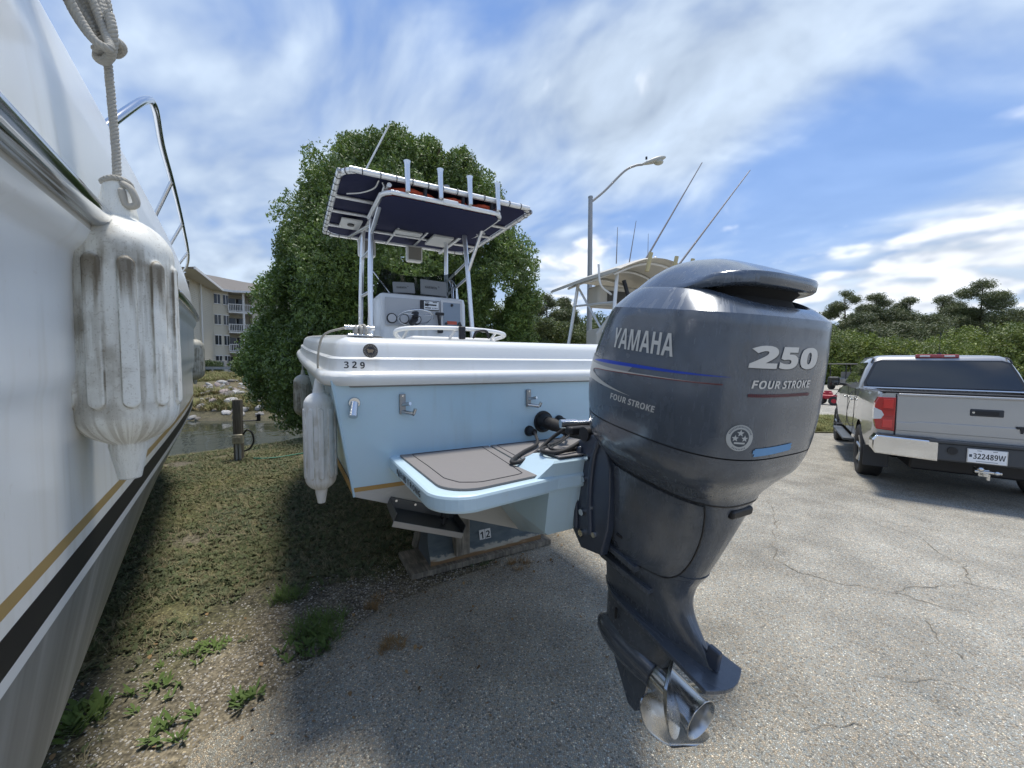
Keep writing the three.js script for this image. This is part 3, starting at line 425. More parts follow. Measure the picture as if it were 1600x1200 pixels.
{
  const wr = (F) => stable([[0, 1.075], [2.4, 1.13], [4, 1.08], [5.4, 0.72], [6.3, 0.3], [6.75, 0.02]], F), wc = (F) => stable([[0, 0.985], [2.5, 0.99], [4, 0.86], [5.2, 0.5], [6.2, 0.12], [6.6, 0.01]], F);
  const yr = (F) => 1.555 + 0.052 * F + 0.003 * F * F, yc = (F) => stable([[0, 1.0], [3, 1.03], [5, 1.2], [6.6, 1.62]], F), yk = (F) => stable([[0, 0.63], [3.5, 0.66], [5.2, 0.86], [6.6, 1.55]], F);
  const uvm = (g, s = 0.5) => { const a = g.attributes.uv, p = g.attributes.position; for (let i = 0; i < a.count; i++) a.setXY(i, (p.getZ(i) + p.getX(i)) * s, p.getY(i) * s); return g; };
  const side = (sg) => uvm(sheet(50, 10, (u, v) => { const F = 6.7 * u, t = v; return V(sg * (lerp(wc(F), wr(F), Math.pow(t, 0.85)) - 0.02 * Math.sin(t * 3.14)), lerp(yc(F) + 0.04, yr(F), t), -F); }, sg > 0));
  for (const sg of [-1, 1]) part(boat, 'hull_side', side(sg), blueGel);
  for (const sg of [-1, 1]) part(boat, 'hull_bottom', sheet(50, 6, (u, v) => { const F = 6.7 * u; return V(sg * lerp(0, wc(F), v), lerp(yk(F), yc(F), v) + 0.0, -F); }, sg > 0), creamPaint, null, 'off-white bottom paint');
  for (const sg of [-1, 1]) part(boat, 'boot_stripe', sheet(50, 1, (u, v) => { const F = 6.7 * u; return V(sg * (wc(F) + 0.004), lerp(yc(F) - 0.002, yc(F) + 0.042, v), -F); }, sg > 0), goldPaint);
  // transom: blue above, a gold line, off-white V below
  const edge = (y) => lerp(0.985, 1.075, Math.pow((y - 1.0) / 0.555, 0.85));
  part(boat, 'transom', uvm(sheet(20, 12, (u, v) => { const y = lerp(1.043, 1.56, v); return V(lerp(-1, 1, u) * edge(y), y, 0.002); })), blueGel);
  part(boat, 'transom_stripe', sheet(8, 1, (u, v) => { const y = lerp(1.022, 1.043, v); return V(lerp(-1, 1, u) * edge(y), y, 0.003); }), goldPaint);
  part(boat, 'transom_bottom', sheet(24, 4, (u, v) => { const x = lerp(-0.985, 0.985, u), y0 = lerp(0.63, 1.0, Math.abs(x) / 0.985); return V(x, lerp(y0, 1.022, v), 0.002); }), creamPaint);
  for (const sg of [-1, 1]) part(boat, 'chine_corner', merge([bar([sg * 0.985, 1.0, 0.0], [sg * 1.072, 1.55, 0.0], 0.006, 8)]), blueGel);
  // gunwale moulding swept round the stern and both sides
  const path = []; for (let i = 40; i >= 0; i--) { const F = 6.7 * i / 40; if (F > 0.12 || i === 40) path.push([-wr(F), F]); }
  for (let k = 0; k <= 6; k++) { const a = k / 6 * Math.PI / 2; path.push([-1.075 + 0.1 - 0.1 * Math.cos(a), 0.1 - 0.1 * Math.sin(a)]); }
  for (let k = 1; k < 12; k++) path.push([lerp(-0.975, 0.975, k / 12), 0]);
  const left = path.filter((p) => p[0] < -1e-6); const full = [...left, [0, 0], ...left.slice().reverse().map(([x, F]) => [-x, F])].filter((p, i, a) => !i || Math.hypot(p[0] - a[i - 1][0], p[1] - a[i - 1][1]) > 0.004);
  const prof = [[0.004, -0.032], [0.03, -0.03], [0.042, -0.012], [0.043, 0.012], [0.03, 0.03], [0.012, 0.036], [0.006, 0.042], [-0.002, 0.094], [-0.014, 0.1], [-0.022, 0.104], [-0.034, 0.158], [-0.046, 0.18], [-0.07, 0.196], [-0.11, 0.204], [-0.24, 0.207], [-0.262, 0.2], [-0.27, 0.18], [-0.275, -0.3]];
  const nrm = full.map((p, i) => { const a = full[Math.max(0, i - 1)], b = full[Math.min(full.length - 1, i + 1)], tx = b[0] - a[0], tf = b[1] - a[1], L = Math.hypot(tx, tf) || 1; return [tf / L, -tx / L]; });
  const sweep = (i0, i1) => { const P = [], U = [], I = [], n = i1 - i0 + 1; let run = 0; full.forEach((p, i) => { if (i) run += Math.hypot(p[0] - full[i - 1][0], p[1] - full[i - 1][1]); for (let k = i0; k <= i1; k++) { const [o, dy] = prof[k]; let nx = nrm[i][0], nf = nrm[i][1]; const s = Math.sign(nx * p[0] + nf * (p[1] - 2.5)) || 1; nx *= s; nf *= s; let X = p[0] + nx * o, Fq = p[1] + nf * o; if (p[0] < -0.001 && X > -0.001) X = -0.001; if (p[0] > 0.001 && X < 0.001) X = 0.001; P.push(X, yr(Math.max(0, p[1])) + dy, -Fq); U.push(run * 0.5, k * 0.03); } }); for (let i = 0; i < full.length - 1; i++) for (let k = 0; k < n - 1; k++) { const a = i * n + k, b = a + 1, c = a + n, d = c + 1; I.push(a, c, b, b, c, d); } const g = new THREE.BufferGeometry(); g.setAttribute('position', new THREE.Float32BufferAttribute(P, 3)); g.setAttribute('uv', new THREE.Float32BufferAttribute(U, 2)); g.setIndex(I); return toCreasedNormals(g, 0.7); };
  part(boat, 'rub_rail', sweep(0, 5), capGel); part(boat, 'gunwale', sweep(5, 16), capGel); part(boat, 'coaming', sweep(16, 17), capGel);
  part(boat, 'rail_seam', tube(full.filter((p) => p[1] < 5.5).map(([x, F], i) => V(x * (1 + 0.004), yr(F) - 0.034, -F + (F < 0.11 ? 0.006 : 0))), 0.005, 160, 5), mat(0.25, 0.26, 0.26, 0.6));
  part(boat, 'cockpit_floor', sheet(4, 30, (u, v) => { const F = lerp(0.2, 6.2, v); return V(lerp(-1, 1, u) * (wr(F) - 0.1 < 0.03 ? 0.03 : wr(F) - 0.1), 1.26 + 0.02 * F, -F); }), capGel);
  // corner notch with a mooring cleat and the fender line
  const cleat = part(boat, 'mooring_cleat', merge([rbox(0.12, 0.012, 0.05, -0.93, 1.768, -0.12, 0.005), cyl(0.012, 0.014, 0.03, -0.95, 1.787, -0.12), cyl(0.012, 0.014, 0.03, -0.91, 1.787, -0.12), bar([-1.0, 1.806, -0.12], [-0.86, 1.806, -0.12], 0.011, 10)]), M.steel); void cleat;
  part(boat, 'cleat_wrap', merge([0, 1, 2].map((k) => { const g = new THREE.TorusGeometry(0.022 + 0.003 * k, 0.008, 8, 20); g.rotateY(1.57 + 0.2 * k); g.translate(-0.95 + 0.018 * k, 1.79, -0.12); return g; })), M.rope);
  // round badge and number on the stern moulding
  const disc = new THREE.CircleGeometry(0.034, 40); disc.rotateX(-0.17); disc.translate(-0.906, 1.688, 0.031);
  part(boat, 'round_badge', disc, decal(256, 256, (g, w) => { g.clearRect(0, 0, w, w); g.fillStyle = '#2b2622'; g.beginPath(); g.arc(128, 128, 126, 0, 7); g.fill(); g.strokeStyle = '#8d7c66'; g.lineWidth = 5; g.beginPath(); g.arc(128, 128, 116, 0, 7); g.stroke(); g.beginPath(); g.arc(128, 128, 78, 0, 7); g.stroke(); g.fillStyle = '#8f7a5c'; g.beginPath(); g.ellipse(132, 132, 56, 26, -0.25, 0, 7); g.fill(); g.beginPath(); g.ellipse(92, 112, 24, 18, 0.5, 0, 7); g.fill(); g.fillRect(92, 138, 14, 34); g.fillRect(150, 138, 14, 34); g.fillStyle = '#b9ab93'; for (let k = 0; k < 22; k++) { g.save(); g.translate(128, 128); g.rotate(k / 22 * 6.283); g.fillRect(-5, -106, 9, 17); g.restore(); } }, 0.35, { alphaTest: 0.5 }));
  const num = new THREE.PlaneGeometry(0.105, 0.044); num.rotateX(-0.09); num.translate(-0.975, 1.622, 0.0135);
  part(boat, 'hull_number', num, decal(256, 108, (g, w, h) => { g.clearRect(0, 0, w, h); g.fillStyle = '#0c0c0e'; g.font = 'bold 104px sans-serif'; g.textBaseline = 'middle'; g.textAlign = 'center'; g.fillText('3', 44, 54); g.fillText('2', 128, 52); g.fillText('9', 214, 58); }, 0.4));
  // transom fittings: outlet, two rod brackets, through-hull flanges
  const outlet = part(boat, 'drain_outlet', merge([cyl(0.024, 0.028, 0.012, -0.978, 1.445, 0.01, 20, 'z'), bar([-0.978, 1.445, 0.016], [-0.99, 1.385, 0.05], 0.018, 14, 0.02)]), M.steel); void outlet;
  for (const [x, y] of [[-0.756, 1.43], [-0.03, 1.43]]) { const hk = part(boat, 'transom_hook', rbox(0.03, 0.1, 0.012, x, y, 0.01, 0.003), mat(0.3, 0.31, 0.32, 0.35, { metalness: 0.9 })); part(hk, 'hook_arm', merge([bar([x, y - 0.005, 0.012], [x + 0.025, y + 0.005, 0.06], 0.009, 8), bar([x, y - 0.04, 0.012], [x + 0.04, y - 0.045, 0.065], 0.011, 8), bar([x + 0.04, y - 0.045, 0.065], [x + 0.046, y - 0.02, 0.075], 0.009, 8)]), M.steel); for (const q of [0.04, -0.044]) part(hk, 'screw', cyl(0.005, 0.005, 0.004, x, y + q, 0.018, 8, 'z'), M.steel); }

  // ---------------- swim platform and engine bracket
  const py = 1.165, br = 0.66;
  { // bracket box that carries the engine, narrowing downward
    const ring = (y, z0, z1, w0, w1) => [V(-w0, y, z0), V(-w1, y, z1), V(w1, y, z1), V(w0, y, z0)];
    const g = loft([ring(0.685, 0.0, 0.06, 0.1, 0.12), ring(0.905, 0.004, br - 0.05, 0.27, 0.3), ring(0.925, 0.004, br - 0.035, 0.28, 0.325), ring(1.09, 0.004, br + 0.0, 0.33, 0.33), ring(1.155, 0.004, br + 0.012, 0.328, 0.328)], true, true, 0.5);
    part(boat, 'engine_bracket', metreUV(g, 0.5, 0.5), iceGel);
const q4 = (y, x, z0, z1) => [V(-x, y, z0), V(-x, y, z1), V(x, y, z1), V(x, y, z0)], up = loft([q4(1.12, 0.40, 0.42, br + 0.012), q4(1.17, 0.40, 0.42, br + 0.015), q4(1.228, 0.328, 0.51, br + 0.028), q4(1.237, 0.318, 0.52, br + 0.02)], true, true, 0.4); part(boat, 'engine_step', metreUV(up, 0.5, 0.5), iceGel);
  }
  const outline = (grow, rr) => { const pts = [], X0 = -0.81 - grow, X1 = -0.30, Z1 = 0.745 + grow, c = (cx, cz, a0, a1, r) => { for (let k = 0; k <= 10; k++) { const a = lerp(a0, a1, k / 10); pts.push([cx + r * Math.cos(a), cz + r * Math.sin(a)]); } };
    pts.push([X0, 0.0]); c(X0 + rr, Z1 - 0.02 - rr, Math.PI, Math.PI / 2, rr); pts.push([X1, Z1 - 0.075]); pts.push([0.3, Z1 - 0.075]); c(-X0 - rr, Z1 - 0.02 - rr, Math.PI / 2, 0, rr); pts.push([-X0, 0]); return pts; };
  const flatten = (g, y) => { g.rotateX(Math.PI / 2); g.translate(0, y, 0); return g; };
  part(boat, 'swim_platform', metreUV(flatten(slab(outline(0, 0.13), 0.04, 0.012), py - 0.004), 0.5, 0.5), iceGel);
  // non-slip pads: port, centre; each with a routed border line
  const pad = mat(0.205, 0.195, 0.19, 0.9, { bumpMap: plasticBump, bumpScale: 0.002 }), groove = mat(0.05, 0.05, 0.055, 0.9);
  const shape = (pts, y, t, m, nm) => part(boat, nm, flatten(slab(pts, t, 0.0015), y + t), m);
  const portPad = []; { portPad.push([-0.775, 0.03]); for (let k = 0; k <= 8; k++) { const a = Math.PI - k / 8 * Math.PI / 2; portPad.push([-0.645 + 0.125 * Math.cos(a), 0.565 + 0.125 * Math.sin(a)]); } portPad.push([-0.375, 0.655], [-0.30, 0.03]); }
  shape(portPad, py + 0.0105, 0.006, pad, 'deck_pad');
  shape([[-0.285, 0.03], [-0.36, 0.652], [-0.335, 0.645], [-0.335, 0.52], [-0.3, 0.37], [0.3, 0.37], [0.335, 0.52], [0.335, 0.645], [0.36, 0.652], [0.285, 0.03]], py + 0.0105, 0.006, pad, 'deck_pad');
  shape([[0.775, 0.03], [0.77, 0.6], [0.66, 0.68], [0.375, 0.655], [0.30, 0.03]].reverse(), py + 0.0105, 0.006, pad, 'deck_pad');
  const pl = (pts) => part(boat, 'pad_groove', tube(pts.map(([x, z]) => [x, py + 0.0186, z]), 0.0022, pts.length * 10, 4, false, 0.05), groove);
  pl([[-0.345, 0.05], [-0.72, 0.05], [-0.72, 0.3], [-0.722, 0.52], [-0.69, 0.60], [-0.62, 0.635], [-0.42, 0.605], [-0.345, 0.05]]); pl([[0.2, 0.05], [-0.255, 0.05], [-0.3, 0.4], [-0.29, 0.42], [-0.27, 0.36], [-0.2, 0.345], [0.1, 0.34]]);
  // raised pad on the bracket top with the inspection plate
  part(boat, 'bracket_pad', rbox(0.58, 0.006, 0.17, 0, 1.2475, 0.595, 0.002), pad); part(boat, 'inspection_plate', cyl(0.06, 0.06, 0.004, -0.08, 1.252, 0.59, 32), mat(0.19, 0.17, 0.155, 0.8)); part(boat, 'plate_ring', (() => { const g = new THREE.TorusGeometry(0.052, 0.0025, 6, 36); g.rotateX(1.5708); g.translate(-0.08, 1.2545, 0.59); return g; })(), groove);
  { // maker's name along the port edge of the platform
    const g = new THREE.PlaneGeometry(0.40, 0.042); g.rotateY(-Math.PI / 2); g.translate(-0.8235, py - 0.024, 0.36);
    part(boat, 'platform_lettering', g, decal(512, 80, (c, w, h) => { c.clearRect(0, 0, w, h); c.fillStyle = '#14181d'; c.font = 'bold 62px sans-serif'; c.textBaseline = 'middle'; c.fillRect(8, 20, 26, 40); c.beginPath(); c.moveTo(34, 70); c.lineTo(70, 8); c.lineTo(80, 70); c.fill(); 'RMSTRONG'.split('').forEach((q, i) => c.fillText(q, 92 + i * 51, 42)); }, 0.5));
  }
  // ---------------- trim tab (port and starboard)
  const tabMat = mat(0.10, 0.105, 0.11, 0.42, { metalness: 0.7 });
  for (const sg of [-1, 1]) {
    const g = new THREE.Group(); g.name = 'trim_tab'; boat.add(g); g.position.set(sg * 0.665, 0.872, 0.0); g.rotation.z = sg * 0.36;
    const pl2 = slab([[-0.18, 0], [0.18, 0], [0.18, 0.17], [-0.18, 0.17]], 0.005, 0.001); pl2.rotateX(Math.PI / 2); pl2.rotateX(0.12); part(g, 'plate', pl2, tabMat);
    part(g, 'flange', rbox(0.006, 0.04, 0.17, -0.18, 0.018, 0.085, 0.002).applyMatrix4(new THREE.Matrix4().makeRotationX(0.12)), tabMat); part(g, 'flange', rbox(0.006, 0.04, 0.17, 0.18, 0.018, 0.085, 0.002).applyMatrix4(new THREE.Matrix4().makeRotationX(0.12)), tabMat);
    part(g, 'rear_lip', rbox(0.36, 0.028, 0.006, 0, -0.034, 0.17, 0.002), mat(0.3, 0.3, 0.3, 0.4, { metalness: 0.8 }));
    part(g, 'hinge', rbox(0.36, 0.05, 0.01, 0, 0.02, 0.01, 0.002), tabMat);
    part(g, 'actuator', merge([bar([0.08, 0.16, 0.03], [0.08, 0.02, 0.12], 0.02, 12), bar([0.08, 0.03, 0.11], [0.08, -0.01, 0.13], 0.01, 10)]), M.black);
    for (const x of [-0.15, -0.05, 0.06, 0.15]) part(g, 'bolt', cyl(0.006, 0.006, 0.006, x, 0.032, 0.017, 8, 'z'), M.steel);
  }
  part(boat, 'drain_plug', merge([cyl(0.02, 0.02, 0.012, -0.045, 0.69, 0.008, 16, 'z'), cyl(0.011, 0.011, 0.02, -0.045, 0.69, 0.014, 6, 'z')]), mat(0.35, 0.28, 0.16, 0.4, { metalness: 0.8 }));

  // ---------------- rigging: corrugated conduit and steering lines
  const fl = (x, y, r, nm) => part(boat, nm, merge([cyl(r, r * 1.05, 0.012, x, y, 0.01, 28, 'z'), cyl(r * 0.62, r * 0.85, 0.05, x, y, 0.038, 24, 'z'), ...[0.6, 2.2, 3.8, 5.3].map((a) => cyl(0.004, 0.004, 0.005, x + r * 0.86 * Math.cos(a), y + r * 0.86 * Math.sin(a), 0.017, 8, 'z'))]), M.black);
  fl(0.076, 1.285, 0.062, 'conduit_flange'); fl(-0.022, 1.237, 0.03, 'cable_flange'); fl(0.19, 1.285, 0.03, 'cable_flange');
  { const c = new THREE.CatmullRomCurve3([V(0.076, 1.285, 0.04), V(0.078, 1.278, 0.13), V(0.075, 1.268, 0.3), V(0.05, 1.285, 0.48), V(0.01, 1.32, 0.62), V(-0.01, 1.36, 0.72)]), n = 150, fr = c.computeFrenetFrames(n, false), rings = []; for (let i = 0; i <= n; i++) { const p = c.getPointAt(i / n), r = 0.031 + (i % 2 ? 0.0028 : -0.0015) + (i < 18 ? 0.003 : 0); rings.push(Array.from({ length: 16 }, (_, k) => { const a = k / 16 * 6.2832; return p.clone().add(fr.normals[i].clone().multiplyScalar(Math.cos(a) * r)).add(fr.binormals[i].clone().multiplyScalar(Math.sin(a) * r)); })); } part(boat, 'conduit', loft(rings, true, true, 0), M.rubber); }
  part(boat, 'steering_line', tube([[-0.022, 1.237, 0.06], [-0.04, 1.222, 0.11], [-0.1, 1.201, 0.21], [-0.25, 1.196, 0.32], [-0.385, 1.196, 0.45], [-0.385, 1.2, 0.50], [-0.30, 1.22, 0.49], [-0.2, 1.28, 0.48], [-0.15, 1.335, 0.53]], 0.009, 120, 8), M.rubber);
  part(boat, 'steering_line', tube([[0.19, 1.285, 0.05], [0.15, 1.25, 0.14], [0.0, 1.235, 0.3], [-0.2, 1.245, 0.46], [-0.31, 1.257, 0.58], [-0.27, 1.262, 0.65], [-0.17, 1.285, 0.64], [-0.08, 1.33, 0.63]], 0.009, 120, 8), M.rubber);
  for (const k of [0, 1]) part(boat, 'control_cable', tube([[0.05, 1.25, 0.3], [-0.1, 1.245, 0.4 + 0.02 * k], [-0.22, 1.255, 0.5 + 0.025 * k], [-0.24, 1.257, 0.58 + 0.02 * k], [-0.14, 1.257, 0.62], [0.0, 1.258, 0.58]], 0.0045, 80, 6), M.rubber);
  part(boat, 'steering_cylinder', merge([bar([-0.17, 1.36, 0.55], [0.12, 1.365, 0.64], 0.014, 14), bar([-0.19, 1.36, 0.545], [-0.12, 1.36, 0.565], 0.02, 12)]), M.steel);
  part(boat, 'steering_bracket', merge([rbox(0.05, 0.035, 0.26, -0.02, 1.335, 0.56, 0.01).applyMatrix4(new THREE.Matrix4()), rbox(0.2, 0.04, 0.05, -0.08, 1.333, 0.585, 0.014), cyl(0.018, 0.018, 0.05, -0.05, 1.33, 0.6, 14)]), M.black);
}

// ---------------- console, leaning post and canvas top
{
  const P = (x, y, F) => V(x, y, -F);
  const con = new THREE.Group(); con.name = 'console'; boat.add(con);
  const conGel = new THREE.MeshPhysicalMaterial({ map: gelcoat([222, 224, 224], [170, 165, 150], 0.25, 61), roughness: 0.35, clearcoat: 0.4, clearcoatRoughness: 0.2 });
  // shell: rounded box with a raked front, dash facing aft at F = 2.1
  const ring = (y, f0, f1, w) => { const o = [], r = 0.06; for (const [cx, cf, a0] of [[w - r, f1 - r, 0], [-(w - r), f1 - r, 1], [-(w - r), f0 + 0.03, 2], [w - r, f0 + 0.03, 3]]) for (let k = 0; k <= 4; k++) { const a = (a0 + k / 4) * Math.PI / 2, rr = a0 < 2 ? r : 0.03; o.push(P(cx + (a0 < 2 ? r : r) * Math.cos(a), y, cf + rr * Math.sin(a))); } return o; };
  part(con, 'console_shell', metreUV(loft([ring(1.28, 2.12, 3.05, 0.44), ring(1.95, 2.08, 3.02, 0.45), ring(2.28, 2.1, 2.86, 0.45), ring(2.335, 2.12, 2.8, 0.445), ring(2.35, 2.16, 2.74, 0.42)], true, true, 0.5), 0.5, 0.5), conGel);
  const face = 2.068, panelMat = mat(0.42, 0.43, 0.44, 0.5);
  part(con, 'dash_panel', rbox(0.56, 0.27, 0.012, -0.135, 2.155, -face + 0.012, 0.004), panelMat);
  part(con, 'storage_door', merge([rbox(0.24, 0.31, 0.014, 0.27, 2.155, -face + 0.012, 0.006)]), mat(0.55, 0.56, 0.57, 0.35));
  part(con, 'door_window', rbox(0.19, 0.24, 0.006, 0.27, 2.16, -face + 0.02, 0.003), phys(0.22, 0.27, 0.33, 0.12));
  part(con, 'red_pouch', rbox(0.11, 0.035, 0.003, 0.27, 2.07, -face + 0.0255, 0.001), mat(0.5, 0.1, 0.06, 0.7));
  for (const [x, y] of [[0.27, 2.255], [0.205, 2.06], [0.345, 2.06]]) part(con, 'door_knob', cyl(0.014, 0.014, 0.014, x, y, -face + 0.028, 14, 'z'), M.black);
  const st = part(con, 'radio', rbox(0.2, 0.1, 0.02, 0.03, 2.235, -face + 0.022, 0.006), M.black);
  part(st, 'radio_face', (() => { const g = new THREE.PlaneGeometry(0.155, 0.085); g.translate(0.045, 2.235, -face + 0.0335); return g; })(), decal(256, 140, (c, w, h) => { c.fillStyle = '#d5d8da'; c.fillRect(0, 0, w, h); c.fillStyle = '#15171a'; c.fillRect(12, 38, 60, 44); c.fillRect(86, 48, 130, 24); c.fillRect(18, 104, 100, 18); for (let i = 0; i < 4; i++) c.fillRect(140 + i * 26, 104, 14, 16); c.fillRect(20, 8, 70, 14); c.fillRect(150, 8, 80, 14); c.beginPath(); c.arc(60, 60, 26, 0, 7); c.fill(); }, 0.4));
  for (const x of [-0.355, -0.235, -0.11]) { const g = part(con, 'gauge', cyl(0.05, 0.052, 0.02, x, 2.085, -face + 0.02, 26, 'z'), M.black); part(g, 'gauge_face', cyl(0.04, 0.04, 0.004, x, 2.085, -face + 0.033, 26, 'z'), mat(0.5, 0.5, 0.5, 0.3)); }
  // steering wheel on a tilted shaft
  const wheel = new THREE.Group(); wheel.name = 'steering_wheel'; con.add(wheel); wheel.position.set(-0.155, 2.085, -face + 0.16); wheel.rotation.x = 1.2;
  part(wheel, 'rim', new THREE.TorusGeometry(0.165, 0.011, 10, 44), M.steel); part(wheel, 'spoke', merge([0.5, 2.6, 4.7].map((a) => bar([0, 0, -0.03], [0.16 * Math.cos(a), 0.16 * Math.sin(a), 0], 0.009, 8))), M.steel); part(wheel, 'hub', cyl(0.03, 0.036, 0.05, 0, 0, -0.03, 18, 'z'), M.black);
  part(con, 'steering_column', bar([-0.155, 2.05, -face + 0.01], [-0.155, 2.075, -face + 0.14], 0.03, 14), M.black);
  part(con, 'throttle', merge([rbox(0.05, 0.05, 0.06, 0.135, 1.98, -face + 0.04, 0.012), bar([0.135, 1.98, -face + 0.05], [0.105, 2.14, -face + 0.07], 0.014, 10), rbox(0.09, 0.03, 0.035, 0.12, 2.15, -face + 0.07, 0.01)]), M.black);
  // two chart plotters under grey sun covers
  for (const [x, y, w, h, tilt] of [[-0.185, 2.43, 0.225, 0.115, 0.05], [0.135, 2.455, 0.29, 0.165, -0.03]]) {
    const g = new THREE.Group(); g.name = 'chart_plotter'; con.add(g); g.position.set(x, y, -2.24); g.rotation.set(-0.14, 0, tilt);
    part(g, 'sun_cover', rbox(w, h, 0.03, 0, 0, 0, 0.008), mat(0.22, 0.23, 0.235, 0.62)); part(g, 'mount', rbox(w * 0.6, 0.04, 0.05, 0, -h / 2 - 0.02, -0.02, 0.006), M.black);
    part(g, 'cover_print', (() => { const q = new THREE.PlaneGeometry(w * 0.66, w * 0.14); q.translate(-0.01, 0, 0.0165); return q; })(), decal(256, 54, (c, W2, H2) => { c.clearRect(0, 0, W2, H2); c.fillStyle = '#24282c'; c.font = 'bold 44px sans-serif'; c.textBaseline = 'middle'; c.fillText('GARMIN', 6, 30); c.beginPath(); c.moveTo(198, 12); c.lineTo(212, -2); c.lineTo(226, 12); c.fill(); }, 0.5));
  }
  // smoked windscreen
  const glass = new THREE.MeshPhysicalMaterial({ color: lin(0.16, 0.18, 0.19), roughness: 0.05, transmission: 1, thickness: 0 });
  part(con, 'windscreen', sheet(16, 6, (u, v) => { const a = lerp(-1.2, 1.2, u), w = 0.45 * (1 - 0.12 * v); return P(w * Math.sin(a) / Math.sin(1.2), lerp(2.33, 2.66, v), 2.38 + 0.42 * (Math.cos(a) - Math.cos(1.2)) / (1 - Math.cos(1.2)) - 0.1 * v); }), glass);
  for (const s of [-1, 1]) part(con, 'screen_brace', bar([s * 0.44, 2.62, -2.5], [s * 0.3, 2.36, -2.32], 0.008, 8), M.steel);
  part(con, 'grab_rail', tube([[0.34, 2.34, -2.2], [0.35, 2.5, -2.25], [0.36, 2.58, -2.35], [0.42, 2.57, -2.4], [0.45, 2.48, -2.38], [0.455, 2.2, -2.3]], 0.014, 50, 10), M.steel);
  part(con, 'pump_handle', merge([cyl(0.012, 0.012, 0.12, 0.37, 2.4, -2.16, 12)]), M.steel);
  // leaning post with its tube back rail
  const lp = new THREE.Group(); lp.name = 'leaning_post'; boat.add(lp);
  part(lp, 'cushion', rbox(0.72, 0.09, 0.34, -0.08, 1.80, -1.18, 0.03, 3), mat(0.72, 0.72, 0.7, 0.6)); part(lp, 'cooler_seat', rbox(0.6, 0.42, 0.34, -0.08, 1.52, -1.18, 0.03, 3), conGel);
  part(lp, 'back_rail', tube([[-0.5, 1.80, -1.05], [-0.56, 1.855, -1.0], [-0.52, 1.885, -0.96], [-0.35, 1.90, -0.94], [-0.1, 1.905, -0.93], [0.15, 1.9, -0.94], [0.3, 1.885, -0.96], [0.34, 1.865, -1.0], [0.28, 1.84, -1.06]], 0.016, 110, 10), mat(0.78, 0.79, 0.78, 0.35));
  for (const x of [-0.5, -0.14, 0.22]) part(lp, 'rail_post', bar([x, 1.78, -1.1], [x + 0.02, 1.89, -0.945], 0.012, 8), M.alu);
  part(lp, 'rod_clip', merge([rbox(0.05, 0.1, 0.04, -0.075, 1.87, -0.9, 0.012), bar([-0.075, 1.9, -0.9], [-0.1, 1.95, -0.9], 0.012, 8), tube([[0.03, 1.84, -0.92], [0.05, 1.885, -0.9], [0.13, 1.89, -0.9], [0.15, 1.84, -0.9]], 0.01, 30, 8)]), M.black);
  part(boat, 'cockpit_light', (() => { const g = new THREE.SphereGeometry(0.03, 16, 12); g.translate(-0.62, 1.86, -1.9); return g; })(), mat(0.75, 0.75, 0.73, 0.35));

  // ---- T-top
  const top = new THREE.Group(); top.name = 'canvas_top'; boat.add(top);
  const Y = (x, F) => 3.135 + 0.02 * (1 - x * x) - 0.012 * Math.abs(F - 2.2);
  const rr = (x0, x1, f0, f1, r, y) => { const o = []; for (const [cx, cf, a0] of [[x1 - r, f1 - r, 0], [x0 + r, f1 - r, 1], [x0 + r, f0 + r, 2], [x1 - r, f0 + r, 3]]) for (let k = 0; k <= 5; k++) { const a = (a0 + k / 5) * Math.PI / 2; const x = cx + r * Math.cos(a), F = cf + r * Math.sin(a); o.push(P(x, typeof y === 'function' ? y(x, F) : y, F)); } return o; };
  const navy = mat(0.007, 0.01, 0.048, 0.85, { bumpMap: plasticBump, bumpScale: 0.002, side: THREE.DoubleSide });
  const hoop = rr(-0.87, 0.87, 1.37, 3.12, 0.16, Y); const whiteTube = mat(0.72, 0.73, 0.73, 0.35, { metalness: 0.35 });
  part(top, 'frame_hoop', tube(hoop, 0.023, 160, 10, true), whiteTube);
  part(top, 'canvas', (() => { const s = new THREE.Shape(rr(-0.845, 0.845, 1.395, 3.095, 0.14, 0).map((p) => new THREE.Vector2(p.x, -p.z))); const g = new THREE.ExtrudeGeometry(s, { depth: 0.006, bevelEnabled: false, curveSegments: 6 }); g.rotateX(-Math.PI / 2); g.translate(0, 3.138, 0); return g; })(), navy);
  const lac = []; for (let i = 0; i < 52; i++) { const c = new THREE.CatmullRomCurve3(hoop, true), p = c.getPointAt(i / 52), t = c.getTangentAt(i / 52), g = new THREE.TorusGeometry(0.0255, 0.0035, 5, 12); g.applyQuaternion(new THREE.Quaternion().setFromUnitVectors(V(0, 0, 1), t)); g.translate(p.x, p.y, p.z); lac.push(g); } part(top, 'lacing', merge(lac), M.dark, 'stuff');
  for (const F of [1.92, 2.3, 2.72]) part(top, 'cross_tube', bar(P(-0.86, Y(0.8, F) - 0.02, F), P(0.86, Y(0.8, F) - 0.02, F), 0.015, 10), whiteTube);
  for (const x of [-0.5, 0.5]) part(top, 'long_tube', bar(P(x, 3.09, 1.4), P(x, 3.09, 3.1), 0.019, 10), whiteTube);
  for (const x of [-0.18, 0.14]) part(top, 'short_tube', bar(P(x, 3.11, 1.95), P(x, 3.11, 3.1), 0.012, 8), whiteTube);
  // lower tray hoop with canvas, rod holders along its aft edge
  const tray = rr(-0.56, 0.53, 1.35, 2.12, 0.12, 3.015); part(top, 'tray_hoop', tube(tray, 0.019, 120, 10, true), whiteTube);
  part(top, 'tray_canvas', (() => { const s = new THREE.Shape(rr(-0.545, 0.515, 1.365, 2.105, 0.11, 0).map((p) => new THREE.Vector2(p.x, -p.z))); const g = new THREE.ExtrudeGeometry(s, { depth: 0.005, bevelEnabled: false }); g.rotateX(-Math.PI / 2); g.translate(0, 2.99, 0); return g; })(), navy);
